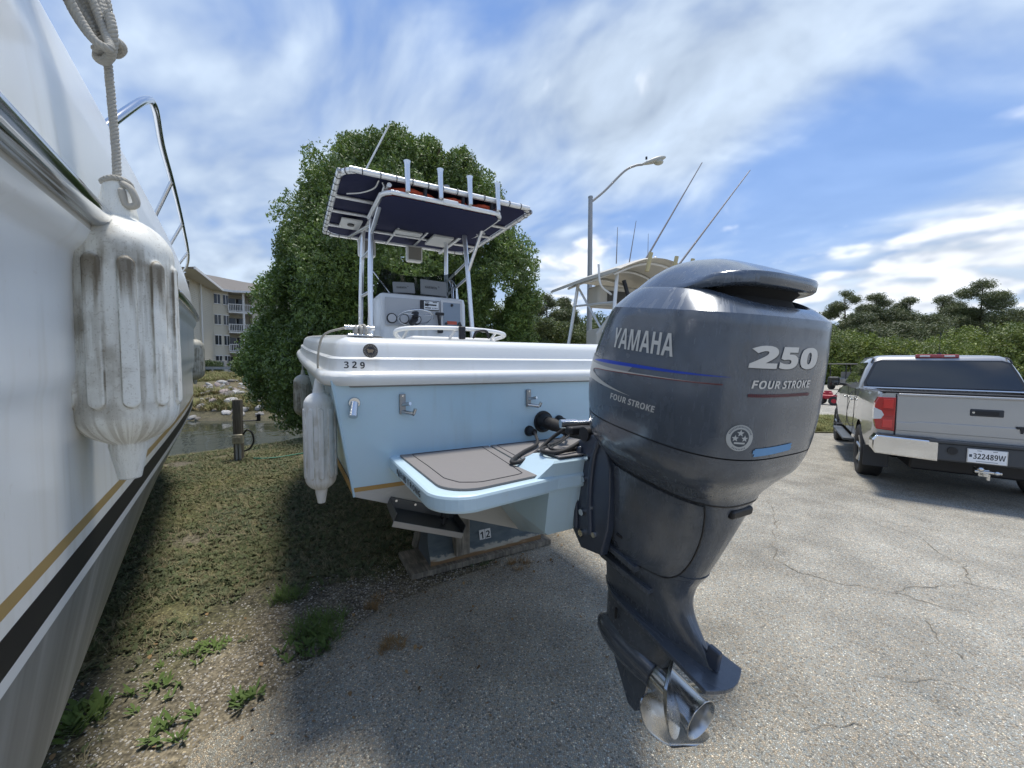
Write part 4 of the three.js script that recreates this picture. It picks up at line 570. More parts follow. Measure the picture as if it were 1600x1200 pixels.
  for (const x of [-0.37, -0.09, 0.18, 0.455]) { const h = part(top, 'rod_holder', (() => { const g = new THREE.LatheGeometry([[0.019, 0], [0.021, 0.004], [0.021, 0.2], [0.024, 0.24], [0.029, 0.25], [0.026, 0.252], [0.019, 0.235], [0.018, 0.02], [0.0, 0.018]].map(([a, b]) => new THREE.Vector2(a, b)), 18); g.rotateX(-0.06); g.translate(x, 3.03, -1.32); return g; })(), M.alu); part(h, 'clamp', rbox(0.03, 0.04, 0.03, x, 3.05, -1.335, 0.006), M.alu); }
  part(top, 'deck_light', rbox(0.14, 0.04, 0.03, -0.0, 3.02, -1.335, 0.01), mat(0.75, 0.75, 0.74, 0.4));
  // legs
  const legs = [[[-0.575, 1.3, 1.88], [-0.57, 2.4, 1.94], [-0.54, 3.0, 2.0]], [[-0.56, 1.3, 2.75], [-0.545, 2.4, 2.68], [-0.52, 3.1, 2.62]], [[0.47, 1.3, 1.86], [0.43, 2.3, 1.93], [0.40, 3.0, 2.0]], [[0.47, 1.3, 2.72], [0.43, 2.3, 2.66], [0.41, 3.1, 2.6]]];
  legs.forEach((l) => part(top, 'leg', tube(l.map((q) => P(...q)), 0.024, 30, 12), M.alu));
  for (const y of [1.98, 2.32, 2.72]) { const t = (y - 1.3) / 1.7; part(top, 'leg_rung', bar(P(lerp(-0.575, -0.54, t), y, lerp(1.88, 2.0, t)), P(lerp(-0.56, -0.525, t), y + 0.06, lerp(2.75, 2.63, t)), 0.016, 10), M.alu); }
  for (const y of [2.5, 2.66]) { const t = (y - 1.3) / 1.7; part(top, 'leg_rung', bar(P(lerp(0.47, 0.4, t), y + 0.05, lerp(1.86, 2.0, t)), P(lerp(0.47, 0.41, t), y - 0.04, lerp(2.72, 2.62, t)), 0.015, 10), M.alu); }
  part(top, 'brace', bar(P(-0.545, 2.86, 1.98), P(-0.52, 3.1, 1.45), 0.019, 10), M.alu); part(top, 'brace', bar(P(-0.54, 2.95, 2.0), P(-0.62, 3.11, 3.05), 0.015, 10), M.alu); part(top, 'brace', bar(P(0.42, 2.6, 1.96), P(0.52, 3.08, 1.75), 0.018, 10), M.alu);
  part(top, 'brace', tube([P(0.50, 3.0, 1.9), P(0.55, 3.08, 2.0), P(0.7, 3.1, 2.15)], 0.014, 20, 8), M.alu);
  // speakers, radio box and dome light hung under the frame
  for (const [x, F, a] of [[-0.43, 2.98, 0.0], [0.12, 2.95, 0.1]]) { const s = part(top, 'speaker', rbox(0.19, 0.19, 0.1, x, 2.985, -F, 0.02, 3), mat(0.66, 0.66, 0.63, 0.5)); part(s, 'speaker_grille', rbox(0.155, 0.15, 0.006, x, 2.985, -F + 0.05, 0.003), mat(0.23, 0.22, 0.19, 0.8)); void a; }
  const lid = [[-0.66, 2.52, 0.2, 0.02, 0.3], [0.33, 2.62, 0.24, 0.03, 0.36], [-0.06, 2.52, 0.3, 0.02, 0.12]]; for (const [x, F, w, h, d] of lid) part(top, 'electronics_box', rbox(w, h, d, x, 3.09, -F, 0.008), mat(0.6, 0.61, 0.6, 0.4));
  part(top, 'dome_light', cyl(0.035, 0.035, 0.01, -0.66, 3.073, -2.5, 20), M.black);
  part(top, 'antenna', merge([bar(P(-0.70, 3.15, 1.52), P(-0.66, 3.22, 1.52), 0.014, 10), bar(P(-0.69, 3.16, 1.52), P(-0.475, 3.62, 1.5), 0.007, 8)]), mat(0.7, 0.7, 0.68, 0.4));
  part(top, 'anchor_light', merge([cyl(0.012, 0.014, 0.14, 0.115, 3.24, -1.75, 12), cyl(0.028, 0.03, 0.035, 0.115, 3.33, -1.75, 16)]), mat(0.3, 0.3, 0.3, 0.5));
  part(top, 'aerial_cable', tube([P(-0.78, 3.09, 1.75), P(-0.68, 3.065, 1.6), P(-0.6, 3.08, 1.5), P(-0.58, 3.11, 1.42)], 0.006, 40, 6), mat(0.6, 0.6, 0.58, 0.6));
  part(top, 'aerial_cable', tube([P(-0.55, 3.1, 1.42), P(-0.5, 3.06, 1.5), P(-0.47, 3.02, 1.62), P(-0.52, 3.0, 1.7)], 0.006, 40, 6), mat(0.6, 0.6, 0.58, 0.6));
  // folded life jackets stowed in the tray: things of their own
  const jk = (x0, x1, label, seed) => { const r = rng(seed), w = Math.abs(x1 - x0), c = toWorld((x0 + x1) / 2, 3.016, -1.53), o = thing('life_jacket', label, 'life jacket', [c.x, c.y, c.z], BYAW, 'life jackets in the tray'); const rings = []; for (let i = 0; i <= 14; i++) { const t = i / 14, x = lerp(-w / 2, w / 2, t), e = Math.pow(Math.sin(Math.PI * clamp(t, 0.04, 0.96)), 0.3); rings.push(Array.from({ length: 16 }, (_, k) => { const a = k / 16 * 6.283; return V(x, 0.052 + 0.056 * e * Math.sin(a) * (0.85 + 0.3 * r()), 0.14 * e * Math.cos(a) * (0.9 + 0.15 * r())); })); } part(o, 'padding', loft(rings, true, true, 0.9), mat(0.55, 0.085, 0.035, 0.85)); part(o, 'strap', rbox(0.025, 0.1, 0.33, w * 0.2, 0.048, 0, 0.01), mat(0.03, 0.03, 0.035, 0.8)); };
  jk(-0.5, -0.08, 'orange folded life jacket wedged in the tray beside the port leg', 3); jk(-0.06, 0.22, 'orange folded life jacket in the middle of the canvas top tray', 4); jk(0.23, 0.5, 'orange folded life jacket with dark strap at starboard end of tray', 6);
}
// its two fenders
{
  const a = toWorld(-1.105, 0.885, -0.36), L = 0.665;
  fender('boat_fender', 'clean white ribbed fender on the port quarter of the blue boat', null, [a.x, a.y, a.z], L, 0.078, 0.07, fender.cleaner, [[0, L - 0.02, 0], [0.012, L + 0.1, 0.03], [0.05, L + 0.2, 0.07], [0.1, L + 0.235, 0.1], [0.19, L + 0.255, 0.12]], { flutes: 10, depth: 0.006, rope: 0.0055, twist: 0.2 });
  const b = at(475, 657, 4.85);
  fender('boat_fender', 'greenish grey old fender hanging amidships on the blue boat', null, [b.x, b.y, b.z], 0.62, 0.105, 0.055, fender.old, [[0, 0.6, 0], [0.0, 0.72, 0.0], [0.02, 0.8, 0.02]], { flutes: 9, depth: 0.003, rope: 0.009 });
}

// ================================================================ OUTBOARD MOTOR  (local x to starboard, y up from the tilt pivot, z aft)
{
  const piv = toWorld(0, 1.25, 0.66);
  const mot = thing('outboard_motor', 'big dark grey four stroke outboard with silver lettering and steel propeller', 'outboard motor', piv.toArray());
  mot.rotation.set(9 * Math.PI / 180, BYAW, 0, 'YXZ');
  const flake = bytes(512, 512, (i, j, c) => { const st = fbm(i / 512 * 64, j / 512 * 4, 4, 28, 64), v = 205 + 34 * (h2(i, j, 4) - 0.5) + 30 * (fbm(i / 64, j / 64, 4, 8, 8) - 0.5) + 10 * (st - 0.5); c[0] = v * 0.985; c[1] = v; c[2] = v * 1.02; });
  flake.repeat.set(3, 2);
  const scuff = bytes(512, 512, (i, j, c) => { const x = i / 512, y = j / 512, a = fbm(x * 6, y * 6, 5, 17, 6), s = fbm(x * 90, y * 12, 3, 19, 90); const v = 255 * clamp(0.30 + 0.45 * (a - 0.5) + (s > 0.66 ? 0.14 : 0)); c[0] = c[1] = c[2] = v; }, false);
  const paint = new THREE.MeshPhysicalMaterial({ color: lin(0.165, 0.19, 0.225), map: flake, metalness: 0.3, roughness: 0.8, roughnessMap: scuff, clearcoat: 0.55, clearcoatRoughness: 0.17 });
  const lower = new THREE.MeshPhysicalMaterial({ color: lin(0.16, 0.178, 0.205), map: flake, metalness: 0.25, roughness: 0.8, roughnessMap: scuff, clearcoat: 0.45, clearcoatRoughness: 0.14 });
  const navy = new THREE.MeshPhysicalMaterial({ color: lin(0.04, 0.052, 0.078), roughness: 0.4, clearcoat: 0.4, clearcoatRoughness: 0.2 });
  // plan outline at height y: a from aF (front) to aR (rear), half width w
  const T = {
    aF: [[-0.56, 0.085], [-0.44, 0.075], [-0.28, 0.085], [-0.15, 0.085], [-0.05, 0.075], [0.02, 0.055], [0.05, 0.03], [0.09, 0.005], [0.15, -0.01], [0.218, -0.012], [0.3, -0.02], [0.4, -0.005], [0.5, 0.035], [0.56, 0.065], [0.607, 0.095], [0.7, 0.21], [0.8, 0.26]],
    aR: [[-0.58, 0.615], [-0.53, 0.575], [-0.44, 0.497], [-0.36, 0.488], [-0.28, 0.523], [-0.15, 0.565], [-0.05, 0.592], [0.02, 0.602], [0.05, 0.606], [0.09, 0.626], [0.12, 0.647], [0.15, 0.667], [0.218, 0.684], [0.3, 0.688], [0.4, 0.683], [0.5, 0.677], [0.56, 0.672], [0.607, 0.667], [0.7, 0.62], [0.8, 0.58]],
    w: [[-0.56, 0.042], [-0.52, 0.052], [-0.44, 0.072], [-0.36, 0.1], [-0.28, 0.125], [-0.15, 0.14], [-0.05, 0.152], [0.02, 0.168], [0.05, 0.19], [0.09, 0.236], [0.12, 0.263], [0.15, 0.281], [0.218, 0.297], [0.3, 0.309], [0.4, 0.317], [0.5, 0.316], [0.56, 0.313], [0.607, 0.307], [0.7, 0.262], [0.8, 0.23]],
  };
  const AC = (y) => lerp(0.28, 0.36, sst(-0.2, 0.1, y));
  const EXP = (y, rear) => (rear ? lerp(2.2, 3.3, sst(-0.1, 0.12, y)) : lerp(2.6, 2.35, sst(-0.1, 0.12, y)));
  const spw = (v, e) => Math.sign(v) * Math.pow(Math.abs(v), e);
  function pt(phi, y, rho = 1, off = 0) { const c = Math.cos(phi), s = Math.sin(phi), rear = c >= 0, n = EXP(y, rear), ac = AC(y), l = rear ? stable(T.aR, y) - ac : ac - stable(T.aF, y), w = stable(T.w, y); return V(spw(s, 2 / n) * (w * rho + off), y, ac + spw(c, 2 / n) * (l * rho + off)); }
  const NP = 120, ringAt = (y, rho = 1, off = 0) => Array.from({ length: NP }, (_, i) => pt(i / NP * Math.PI * 2, y, rho, off));
  const rings = (y0, y1, n, off = 0) => Array.from({ length: n + 1 }, (_, i) => ringAt(lerp(y0, y1, i / n), 1, off));
  const uvScale = (g, a = 2, b = 1) => { const u = g.attributes.uv; for (let i = 0; i < u.count; i++) u.setXY(i, u.getX(i) * a, u.getY(i) * b); return g; };
  // upper cowl: sides, then the shoulder that turns inward and opens as the air slot toward the rear
  const wrap = (phi) => { let p = ((phi + Math.PI) % (2 * Math.PI) + 2 * Math.PI) % (2 * Math.PI) - Math.PI; return Math.abs(p); };
  const CR = 0.607, crestY = (phi) => lerp(0.632, 0.674, sst(0.1, 1.5, wrap(phi))), crestR = (phi) => lerp(0.88, 0.77, sst(0.1, 1.3, wrap(phi)));
  const bodyRings = rings(0.2235, CR, 26);
  for (const t of [0.3, 0.65, 0.9, 1]) bodyRings.push(Array.from({ length: NP }, (_, i) => { const phi = i / NP * Math.PI * 2, p = pt(phi, CR, lerp(1, crestR(phi), t)); p.y = lerp(CR, crestY(phi), Math.sin(t * 1.5708) * 0.3 + t * 0.7); return p; }));
  for (const [k, dy] of [[0.03, 0.004], [0.06, -0.008], [0.16, -0.02], [0.3, -0.03], [0.5, -0.035]]) bodyRings.push(Array.from({ length: NP }, (_, i) => { const phi = i / NP * Math.PI * 2, p = pt(phi, CR, crestR(phi) - k); p.y = crestY(phi) + dy; return p; }));
  const upper = part(mot, 'upper_cowl', uvScale(loft(bodyRings, false, false, 0.36)), paint);
  // lid over the slot, with an overhanging lip at the rear
  const rimR = (phi) => lerp(0.865, 0.782, sst(0.1, 1.35, wrap(phi))), lip = (phi) => 0.034 * sst(1.62, 0.9, wrap(phi)), rimY = (phi) => lerp(0.687, 0.6685, sst(0.35, 1.5, wrap(phi)));
  const lidRings = []; const lidPt = (phi, t) => { const p = pt(phi, CR, rimR(phi) * t), base = rimY(phi) + lip(phi), rise = (0.782 - base) * (1 - Math.pow(t, 2.3)) * (1 - 0.30 * sst(0.36, 0.66, p.z)) + 0.012 * sst(0.0, 0.25, 0.36 - p.z) * (1 - t); p.y = base + rise; return p; };
  for (const [t, dy] of [[0.35, -0.004], [0.7, -0.004], [0.9, -0.003], [0.975, 0], [0.995, 0.006]]) lidRings.push(Array.from({ length: NP }, (_, i) => { const phi = i / NP * 6.283185, p = pt(phi, CR, rimR(phi) * t); p.y = rimY(phi) + Math.min(dy, lip(phi)); return p; }));
  for (const t of [1, 0.985, 0.96, 0.92, 0.85, 0.76, 0.66, 0.55, 0.43, 0.3, 0.17, 0.05]) lidRings.push(Array.from({ length: NP }, (_, i) => { const p = lidPt(i / NP * 6.283185, t); if (t === 1) p.y -= Math.min(0.006, lip(i / NP * 6.283185)); return p; }));
  part(upper, 'air_intake_lid', uvScale(loft(lidRings, true, true, 0.7)), paint);
  part(upper, 'intake_throat', loft([0.76, 0.68, 0.8].map((k, i) => Array.from({ length: 48 }, (_, q) => { const phi = q / 48 * 6.283185, p = pt(phi, CR, lerp(k, 0.45, sst(0.9, 1.5, wrap(phi)))); p.y = [0.695, 0.66, 0.60][i]; return p; })), false, true, 0.6), mat(0.008, 0.008, 0.009, 0.8));
  part(mot, 'cowl_seal', loft([ringAt(0.214, 1, -0.006), ringAt(0.23, 1, -0.006)], true, true, 0.6), M.rubber);
  part(mot, 'lower_cowl', uvScale(loft(rings(0.03, 0.2195, 16), true, false, 0.7)), lower);
  part(mot, 'mid_section', uvScale(loft(rings(-0.285, 0.034, 18, -0.003), true, true, 0.7)), lower);
  part(mot, 'lower_unit', uvScale(loft(rings(-0.58, -0.285, 18), true, true, 0.7)), lower);
  // panel on the side of the leg, its edge standing a little proud
  const sideX = (a, y, off) => { const ac = AC(y), rear = a > ac, n = EXP(y, rear), l = rear ? stable(T.aR, y) - ac : ac - stable(T.aF, y), t = clamp(Math.abs(a - ac) / l, 0, 0.999); return stable(T.w, y) * Math.pow(1 - Math.pow(t, n), 1 / n) + off; };
  for (const sg of [-1, 1]) {
    const b0 = (y) => 0.125 + 0.02 * sst(-0.15, -0.29, y), b1 = (y) => stable([[-0.332, 0.33], [-0.325, 0.40], [-0.30, 0.455], [-0.25, 0.492], [-0.15, 0.525], [0.0, 0.552], [0.022, 0.553]], y);
    const f = (off) => sheet(20, 24, (u, v) => { const y = lerp(-0.332, 0.02, v), a = lerp(b0(y), b1(y), u); return V(sg * sideX(a, y, off), y, a); }, sg > 0);
    part(mot, 'side_panel', f(0.0035), lower);
    part(mot, 'panel_seam', tube(Array.from({ length: 22 }, (_, i) => { const y = lerp(0.02, -0.332, Math.pow(i / 21, 0.8)), a = b1(y); return V(sg * (sideX(a, y, 0.002)), y, a + 0.002); }), 0.0028, 70, 5), M.black);
    part(mot, 'panel_clip', rbox(0.012, 0.012, 0.03, sg * (sideX(0.24, -0.255, 0.002)), -0.255, 0.24, 0.003), M.black);
  }
  part(mot, 'seam_line', loft([ringAt(0.028, 1, 0.0005), ringAt(0.0335, 1, 0.001)], false, false, 0), M.black);
  part(mot, 'exhaust_relief', rbox(0.11, 0.03, 0.04, 0, 0.0, 0.585, 0.01), M.black);
  // splash plates at the front of the leg
  const plate = (y, a0, a1, w0, w1, wr, t) => { const o = []; for (let k = 0; k <= 20; k++) { const u = k / 20, a = lerp(a0, a1, u), w = u < 0.25 ? w0 * Math.sin(u / 0.25 * 1.5708) : lerp(w0, w1, (u - 0.25) / 0.75); o.push([w, a]); } for (let k = 1; k < 6; k++) o.push([lerp(w1, -w1, k / 6), a1 + wr * Math.sin(k / 6 * Math.PI)]); const g = slab([...o, ...o.slice(0, 21).reverse().map(([x, a]) => [-x, a])], t, 0.003); g.rotateX(Math.PI / 2); g.translate(0, y, 0); return g; };
  part(mot, 'splash_plate', plate(-0.335, 0.045, 0.33, 0.118, 0.13, 0.0, 0.016), lower); part(mot, 'splash_plate', plate(-0.405, 0.05, 0.38, 0.105, 0.10, 0.0, 0.014), lower);
  part(mot, 'cavitation_plate', plate(-0.577, 0.075, 0.645, 0.066, 0.094, 0.03, 0.010), lower);
  part(mot, 'trim_anode', rbox(0.022, 0.075, 0.045, 0, -0.535, 0.60, 0.006), navy);
  part(mot, 'trim_fin', slab([[0.47, -0.565], [0.58, -0.565], [0.6, -0.635], [0.56, -0.62]].map(([a, y]) => [a, y]), 0.01, 0.002).rotateY(-Math.PI / 2).translate(0.005, 0, 0), lower);
  // gear case, strut, skeg
  const AX = -0.79;
  const strut = []; for (let i = 0; i <= 8; i++) { const y = lerp(-0.56, -0.75, i / 8), a0 = 0.09 + 0.02 * i / 8, a1 = lerp(0.50, 0.43, i / 8), w = lerp(0.042, 0.05, i / 8); strut.push(Array.from({ length: 28 }, (_, k) => { const p = k / 28 * 6.283, c = Math.cos(p), m = (a0 + a1) / 2, h = (a1 - a0) / 2; return V(w * Math.sin(p) * Math.pow(1 - 0.3 * Math.abs(c), 1), y, m + h * c); })); }
  part(mot, 'strut', loft(strut.reverse(), true, true, 0.8), lower);
  part(mot, 'gear_case', (() => { const g = new THREE.LatheGeometry([[0.0, 0], [0.02, 0.004], [0.042, 0.03], [0.06, 0.075], [0.07, 0.14], [0.072, 0.2], [0.068, 0.28], [0.06, 0.335], [0.055, 0.335], [0, 0.333]].map(([r, z]) => new THREE.Vector2(r, z)), 32); g.rotateX(Math.PI / 2); g.translate(0, AX, 0.07); return g; })(), lower);
  part(mot, 'water_intake', rbox(0.006, 0.05, 0.014, -0.047, -0.66, 0.2, 0.003), M.black);
  part(mot, 'skeg', slab([[0.15, -0.84], [0.37, -0.84], [0.36, -1.0], [0.335, -1.03], [0.30, -1.03]], 0.012, 0.004).rotateY(-Math.PI / 2).translate(0.006, 0, 0), lower);
  // propeller
  const chrome = mat(0.56, 0.555, 0.54, 0.8, { metalness: 1, roughnessMap: scuff });
  const prop = new THREE.Group(); prop.name = 'propeller'; mot.add(prop); prop.position.set(0, AX, 0.405);
  part(prop, 'hub', (() => { const g = new THREE.LatheGeometry([[0.05, 0], [0.056, 0.004], [0.058, 0.03], [0.06, 0.12], [0.063, 0.17], [0.072, 0.192], [0.074, 0.196], [0.070, 0.196], [0.056, 0.17], [0.052, 0.06], [0.03, 0.055], [0.02, 0.075], [0, 0.08]].map(([r, z]) => new THREE.Vector2(r, z)), 40); g.rotateX(Math.PI / 2); return g; })(), chrome);
  for (let k = 0; k < 3; k++) {
    const th0 = -2.05 + k * 2.0944, f = (off) => (u, v) => { const r = lerp(0.05, 0.176, v), s = (u - 0.5) * 2, half = (0.62 + 0.35 * Math.sin(v * 2.6)) * Math.sqrt(Math.max(0, 1 - Math.pow(v, 5))), th = th0 + s * half + 0.25 * v, z = 0.085 + s * half * 0.085 + 0.035 * v + 0.012 * v * s * s + off; return V(r * Math.cos(th), r * Math.sin(th), z); };
    part(prop, 'blade', merge([sheet(18, 14, f(-0.0025)), sheet(18, 14, f(0.0025), true), ...[0, 1].map((e) => sheet(1, 14, (u, v) => f(lerp(-0.0025, 0.0025, u))(e, v)))]), chrome);
  }
  part(prop, 'thrust_ring', cyl(0.06, 0.06, 0.012, 0, 0, -0.003, 30, 'z'), navy);
  // clamp and swivel bracket
  const plateSide = slab([[-0.03, 0.03], [0.03, 0.09], [0.12, 0.09], [0.17, 0.0], [0.19, -0.12], [0.2, -0.25], [0.185, -0.36], [0.07, -0.395], [0.0, -0.34], [-0.025, -0.1]], 0.026, 0.006).rotateY(-Math.PI / 2);
  const br = part(mot, 'clamp_bracket', merge([plateSide.clone().translate(-0.135, 0, 0), plateSide.clone().translate(0.165, 0, 0)]), navy);
  part(br, 'bracket_rib', merge([tube([[-0.17, 0.08, 0.1], [-0.172, 0.0, 0.085], [-0.172, -0.15, 0.09], [-0.172, -0.3, 0.12]], 0.012, 30, 8), tube([[-0.172, 0.02, 0.0], [-0.172, -0.12, 0.0], [-0.172, -0.32, 0.03]], 0.012, 30, 8)]), navy);
  for (const [y, z] of [[0.0, 0.05], [-0.1, 0.045], [-0.24, 0.06], [-0.33, 0.07]]) part(br, 'mount_bolt', cyl(0.015, 0.015, 0.02, -0.172, y, z, 6, 'x'), M.steel);
  for (const [y, z] of [[-0.2, 0.1], [-0.3, 0.14]]) part(br, 'tilt_pin', cyl(0.011, 0.011, 0.012, -0.17, y, z, 12, 'x'), M.alu);
  part(mot, 'swivel_bracket', merge([rbox(0.2, 0.36, 0.07, 0, -0.12, 0.1, 0.02), cyl(0.03, 0.03, 0.36, 0, 0.09, 0.02, 18, 'x')]), M.black);
  part(mot, 'tilt_ram', merge([bar([0, -0.32, 0.04], [0, -0.02, 0.1], 0.028, 14), bar([-0.07, -0.33, 0.04], [-0.07, -0.08, 0.09], 0.02, 12)]), M.black);
  part(mot, 'mount_gasket', rbox(0.45, 0.34, 0.008, -0.005, -0.16, -0.038, 0.003), M.rubber);
  part(mot, 'front_shroud', rbox(0.24, 0.12, 0.12, 0, 0.03, 0.1, 0.04, 3), navy);
  part(mot, 'grommet', cyl(0.045, 0.05, 0.05, -0.01, 0.11, -0.005, 20, 'z'), M.black);
  // ---- lettering and stripes laid on the cowl
  const phiSide = (a, y) => { const ac = AC(y), rear = a >= ac, n = EXP(y, rear), l = rear ? stable(T.aR, y) - ac : ac - stable(T.aF, y); const c = Math.pow(clamp(Math.abs(a - ac) / l, 0, 1), n / 2); return -Math.acos(rear ? c : -c); };
  const phiRear = (x, y) => Math.asin(Math.sign(x) * Math.pow(clamp(Math.abs(x) / stable(T.w, y), 0, 1), EXP(y, true) / 2));
  function patch(p0, p1, y0, y1, off = 0.0016, nu = 60, nv = 12) {
    const ym = (y0 + y1) / 2, acc = [0]; let prev = pt(p0, ym); for (let i = 1; i <= 400; i++) { const q = pt(lerp(p0, p1, i / 400), ym); acc.push(acc[i - 1] + q.distanceTo(prev)); prev = q; }
    const P = (u) => { const s = u * acc[400]; let lo = 0, hi = 400; while (hi - lo > 1) { const m = (lo + hi) >> 1; acc[m] < s ? (lo = m) : (hi = m); } return lerp(p0, p1, (lo + (s - acc[lo]) / Math.max(1e-9, acc[hi] - acc[lo])) / 400); };
    const g = sheet(nu, nv, (u, v) => { const phi = P(u), y = lerp(y0, y1, v), a = pt(phi, y), d = 0.004, e = pt(phi + d, y).sub(pt(phi - d, y)), k = pt(phi, y + 0.003).sub(pt(phi, y - 0.003)), n = k.cross(e).normalize(); if (n.x * a.x + n.z * (a.z - 0.36) < 0) n.negate(); return a.add(n.multiplyScalar(off)); });
    g.userData = { width: acc[400] }; return g;
  }
  const silver = { metalness: 0.3 };
  const text = (c, s, x, y, w, h, font, color, skew = 0, bold = 0) => { c.save(); c.font = font; c.textBaseline = 'alphabetic'; const m = c.measureText(s), px = parseInt(/(\d+)px/.exec(font)[1], 10) * 0.72; c.translate(x, y); c.transform(w / m.width, 0, skew, h / px, 0, 0); c.fillStyle = c.strokeStyle = color; c.lineJoin = 'miter'; c.lineWidth = bold; if (bold) c.strokeText(s, 0, 0); c.fillText(s, 0, 0); c.restore(); };
  part(upper, 'brand_lettering', patch(phiSide(0.262, 0.51), phiSide(0.505, 0.51), 0.472, 0.548), decal(1024, 256, (c, w, h) => { c.clearRect(0, 0, w, h); text(c, 'YAMAHA', 14, 236, 996, 214, 'bold 200px sans-serif', '#c9c7c1'); }, 0.38, silver));
  part(upper, 'side_stripes', patch(phiSide(0.005, 0.385), phiSide(0.645, 0.43), 0.29, 0.475, 0.0014, 90, 14), decal(1600, 400, (c, w, h) => {
    c.clearRect(0, 0, w, h); const X = (a) => (a - 0.005) / 0.64 * w, Yc = (y) => (0.475 - y) / 0.185 * h;
    c.fillStyle = '#8d8f90'; c.beginPath(); c.moveTo(0, Yc(0.448)); c.quadraticCurveTo(X(0.2), Yc(0.425), X(0.39), Yc(0.432)); c.lineTo(X(0.37), Yc(0.408)); c.quadraticCurveTo(X(0.15), Yc(0.405), 0, Yc(0.425)); c.fill();
    c.fillStyle = '#c2bfb7'; c.beginPath(); c.moveTo(0, Yc(0.425)); c.quadraticCurveTo(X(0.2), Yc(0.402), X(0.4), Yc(0.412)); c.quadraticCurveTo(X(0.52), Yc(0.42), X(0.62), Yc(0.424)); c.quadraticCurveTo(X(0.46), Yc(0.412), X(0.26), Yc(0.395)); c.quadraticCurveTo(X(0.17), Yc(0.39), X(0.2), Yc(0.378)); c.quadraticCurveTo(X(0.28), Yc(0.35), X(0.39), Yc(0.337)); c.quadraticCurveTo(X(0.2), Yc(0.348), X(0.1), Yc(0.365)); c.lineTo(0, Yc(0.378)); c.fill();
    c.fillStyle = '#2346b8'; c.beginPath(); c.moveTo(X(0.18), Yc(0.418)); c.quadraticCurveTo(X(0.36), Yc(0.424), X(0.634), Yc(0.444)); c.quadraticCurveTo(X(0.5), Yc(0.443), X(0.3), Yc(0.434)); c.quadraticCurveTo(X(0.22), Yc(0.43), X(0.18), Yc(0.418)); c.fill();
    c.strokeStyle = '#6d2a2c'; c.lineWidth = 6; c.beginPath(); c.moveTo(X(0.2), Yc(0.378)); c.quadraticCurveTo(X(0.17), Yc(0.392), X(0.28), Yc(0.397)); c.quadraticCurveTo(X(0.46), Yc(0.413), X(0.615), Yc(0.423)); c.stroke();
  }, 0.36, silver));
  part(upper, 'side_lettering', patch(phiSide(0.275, 0.32), phiSide(0.47, 0.32), 0.303, 0.337), decal(512, 96, (c, w, h) => { c.clearRect(0, 0, w, h); text(c, 'FOUR STROKE', 8, 80, 496, 56, 'bold 100px sans-serif', '#cfcdc8', -0.14); }, 0.4, silver));
  part(upper, 'power_number', patch(phiRear(-0.222, 0.5), phiRear(0.088, 0.5), 0.465, 0.537, 0.0018, 50, 10), decal(1024, 230, (c, w, h) => { c.clearRect(0, 0, w, h); for (const [dx, dy, col] of [[8, 6, '#23282e'], [0, 0, '#cfcdc8']]) { text(c, '2', 50 + dx, 200 + dy, 300, 172, 'bold 200px sans-serif', col, -0.16, 12); text(c, '5', 372 + dx, 200 + dy, 280, 172, 'bold 200px sans-serif', col, -0.16, 12); text(c, '0', 680 + dx, 200 + dy, 300, 172, 'bold 200px sans-serif', col, -0.16, 12); } }, 0.38, silver));
  part(upper, 'rear_lettering', patch(phiRear(-0.20, 0.42), phiRear(0.062, 0.42), 0.412, 0.446, 0.0018, 50, 8), decal(640, 84, (c, w, h) => { c.clearRect(0, 0, w, h); text(c, 'FOUR STROKE', 10, 66, 610, 52, 'bold 100px sans-serif', '#cfcdc8', -0.14); }, 0.4, silver));
  part(upper, 'red_underline', patch(phiRear(-0.20, 0.4), phiRear(0.062, 0.4), 0.394, 0.406, 0.0018, 50, 3), decal(640, 32, (c, w, h) => { c.clearRect(0, 0, w, h); c.fillStyle = '#5d2530'; for (let x = 4; x < w - 10; x += 15) c.fillRect(x, 4, 12, 22); }, 0.45));
  part(upper, 'star_emblem', patch(phiRear(-0.232, 0.285), phiRear(-0.165, 0.285), 0.248, 0.323, 0.002, 24, 14), decal(256, 256, (c, w) => { c.clearRect(0, 0, w, w); c.fillStyle = '#aeb0ae'; c.beginPath(); c.arc(128, 128, 124, 0, 7); c.fill(); c.fillStyle = '#3d454e'; c.beginPath(); c.arc(128, 128, 84, 0, 7); c.fill(); const star = (x, y, r) => { c.beginPath(); for (let i = 0; i < 10; i++) { const a = -1.5708 + i * 0.6283, q = i % 2 ? r * 0.42 : r; c.lineTo(x + q * Math.cos(a), y + q * Math.sin(a)); } c.fill(); }; c.fillStyle = '#b9bbb9'; star(128, 82, 36); star(84, 132, 34); star(172, 132, 34); c.fillRect(78, 168, 100, 16); c.fillStyle = '#555d64'; for (let k = 0; k < 20; k++) { c.save(); c.translate(128, 128); c.rotate(-1.2 + k * 0.126); c.fillRect(-4, -114, 8, 16); c.restore(); } for (let k = 0; k < 9; k++) { c.save(); c.translate(128, 128); c.rotate(2.6 + k * 0.14); c.fillRect(-4, -114, 7, 14); c.restore(); } }, 0.45, { alphaTest: 0.5 }));
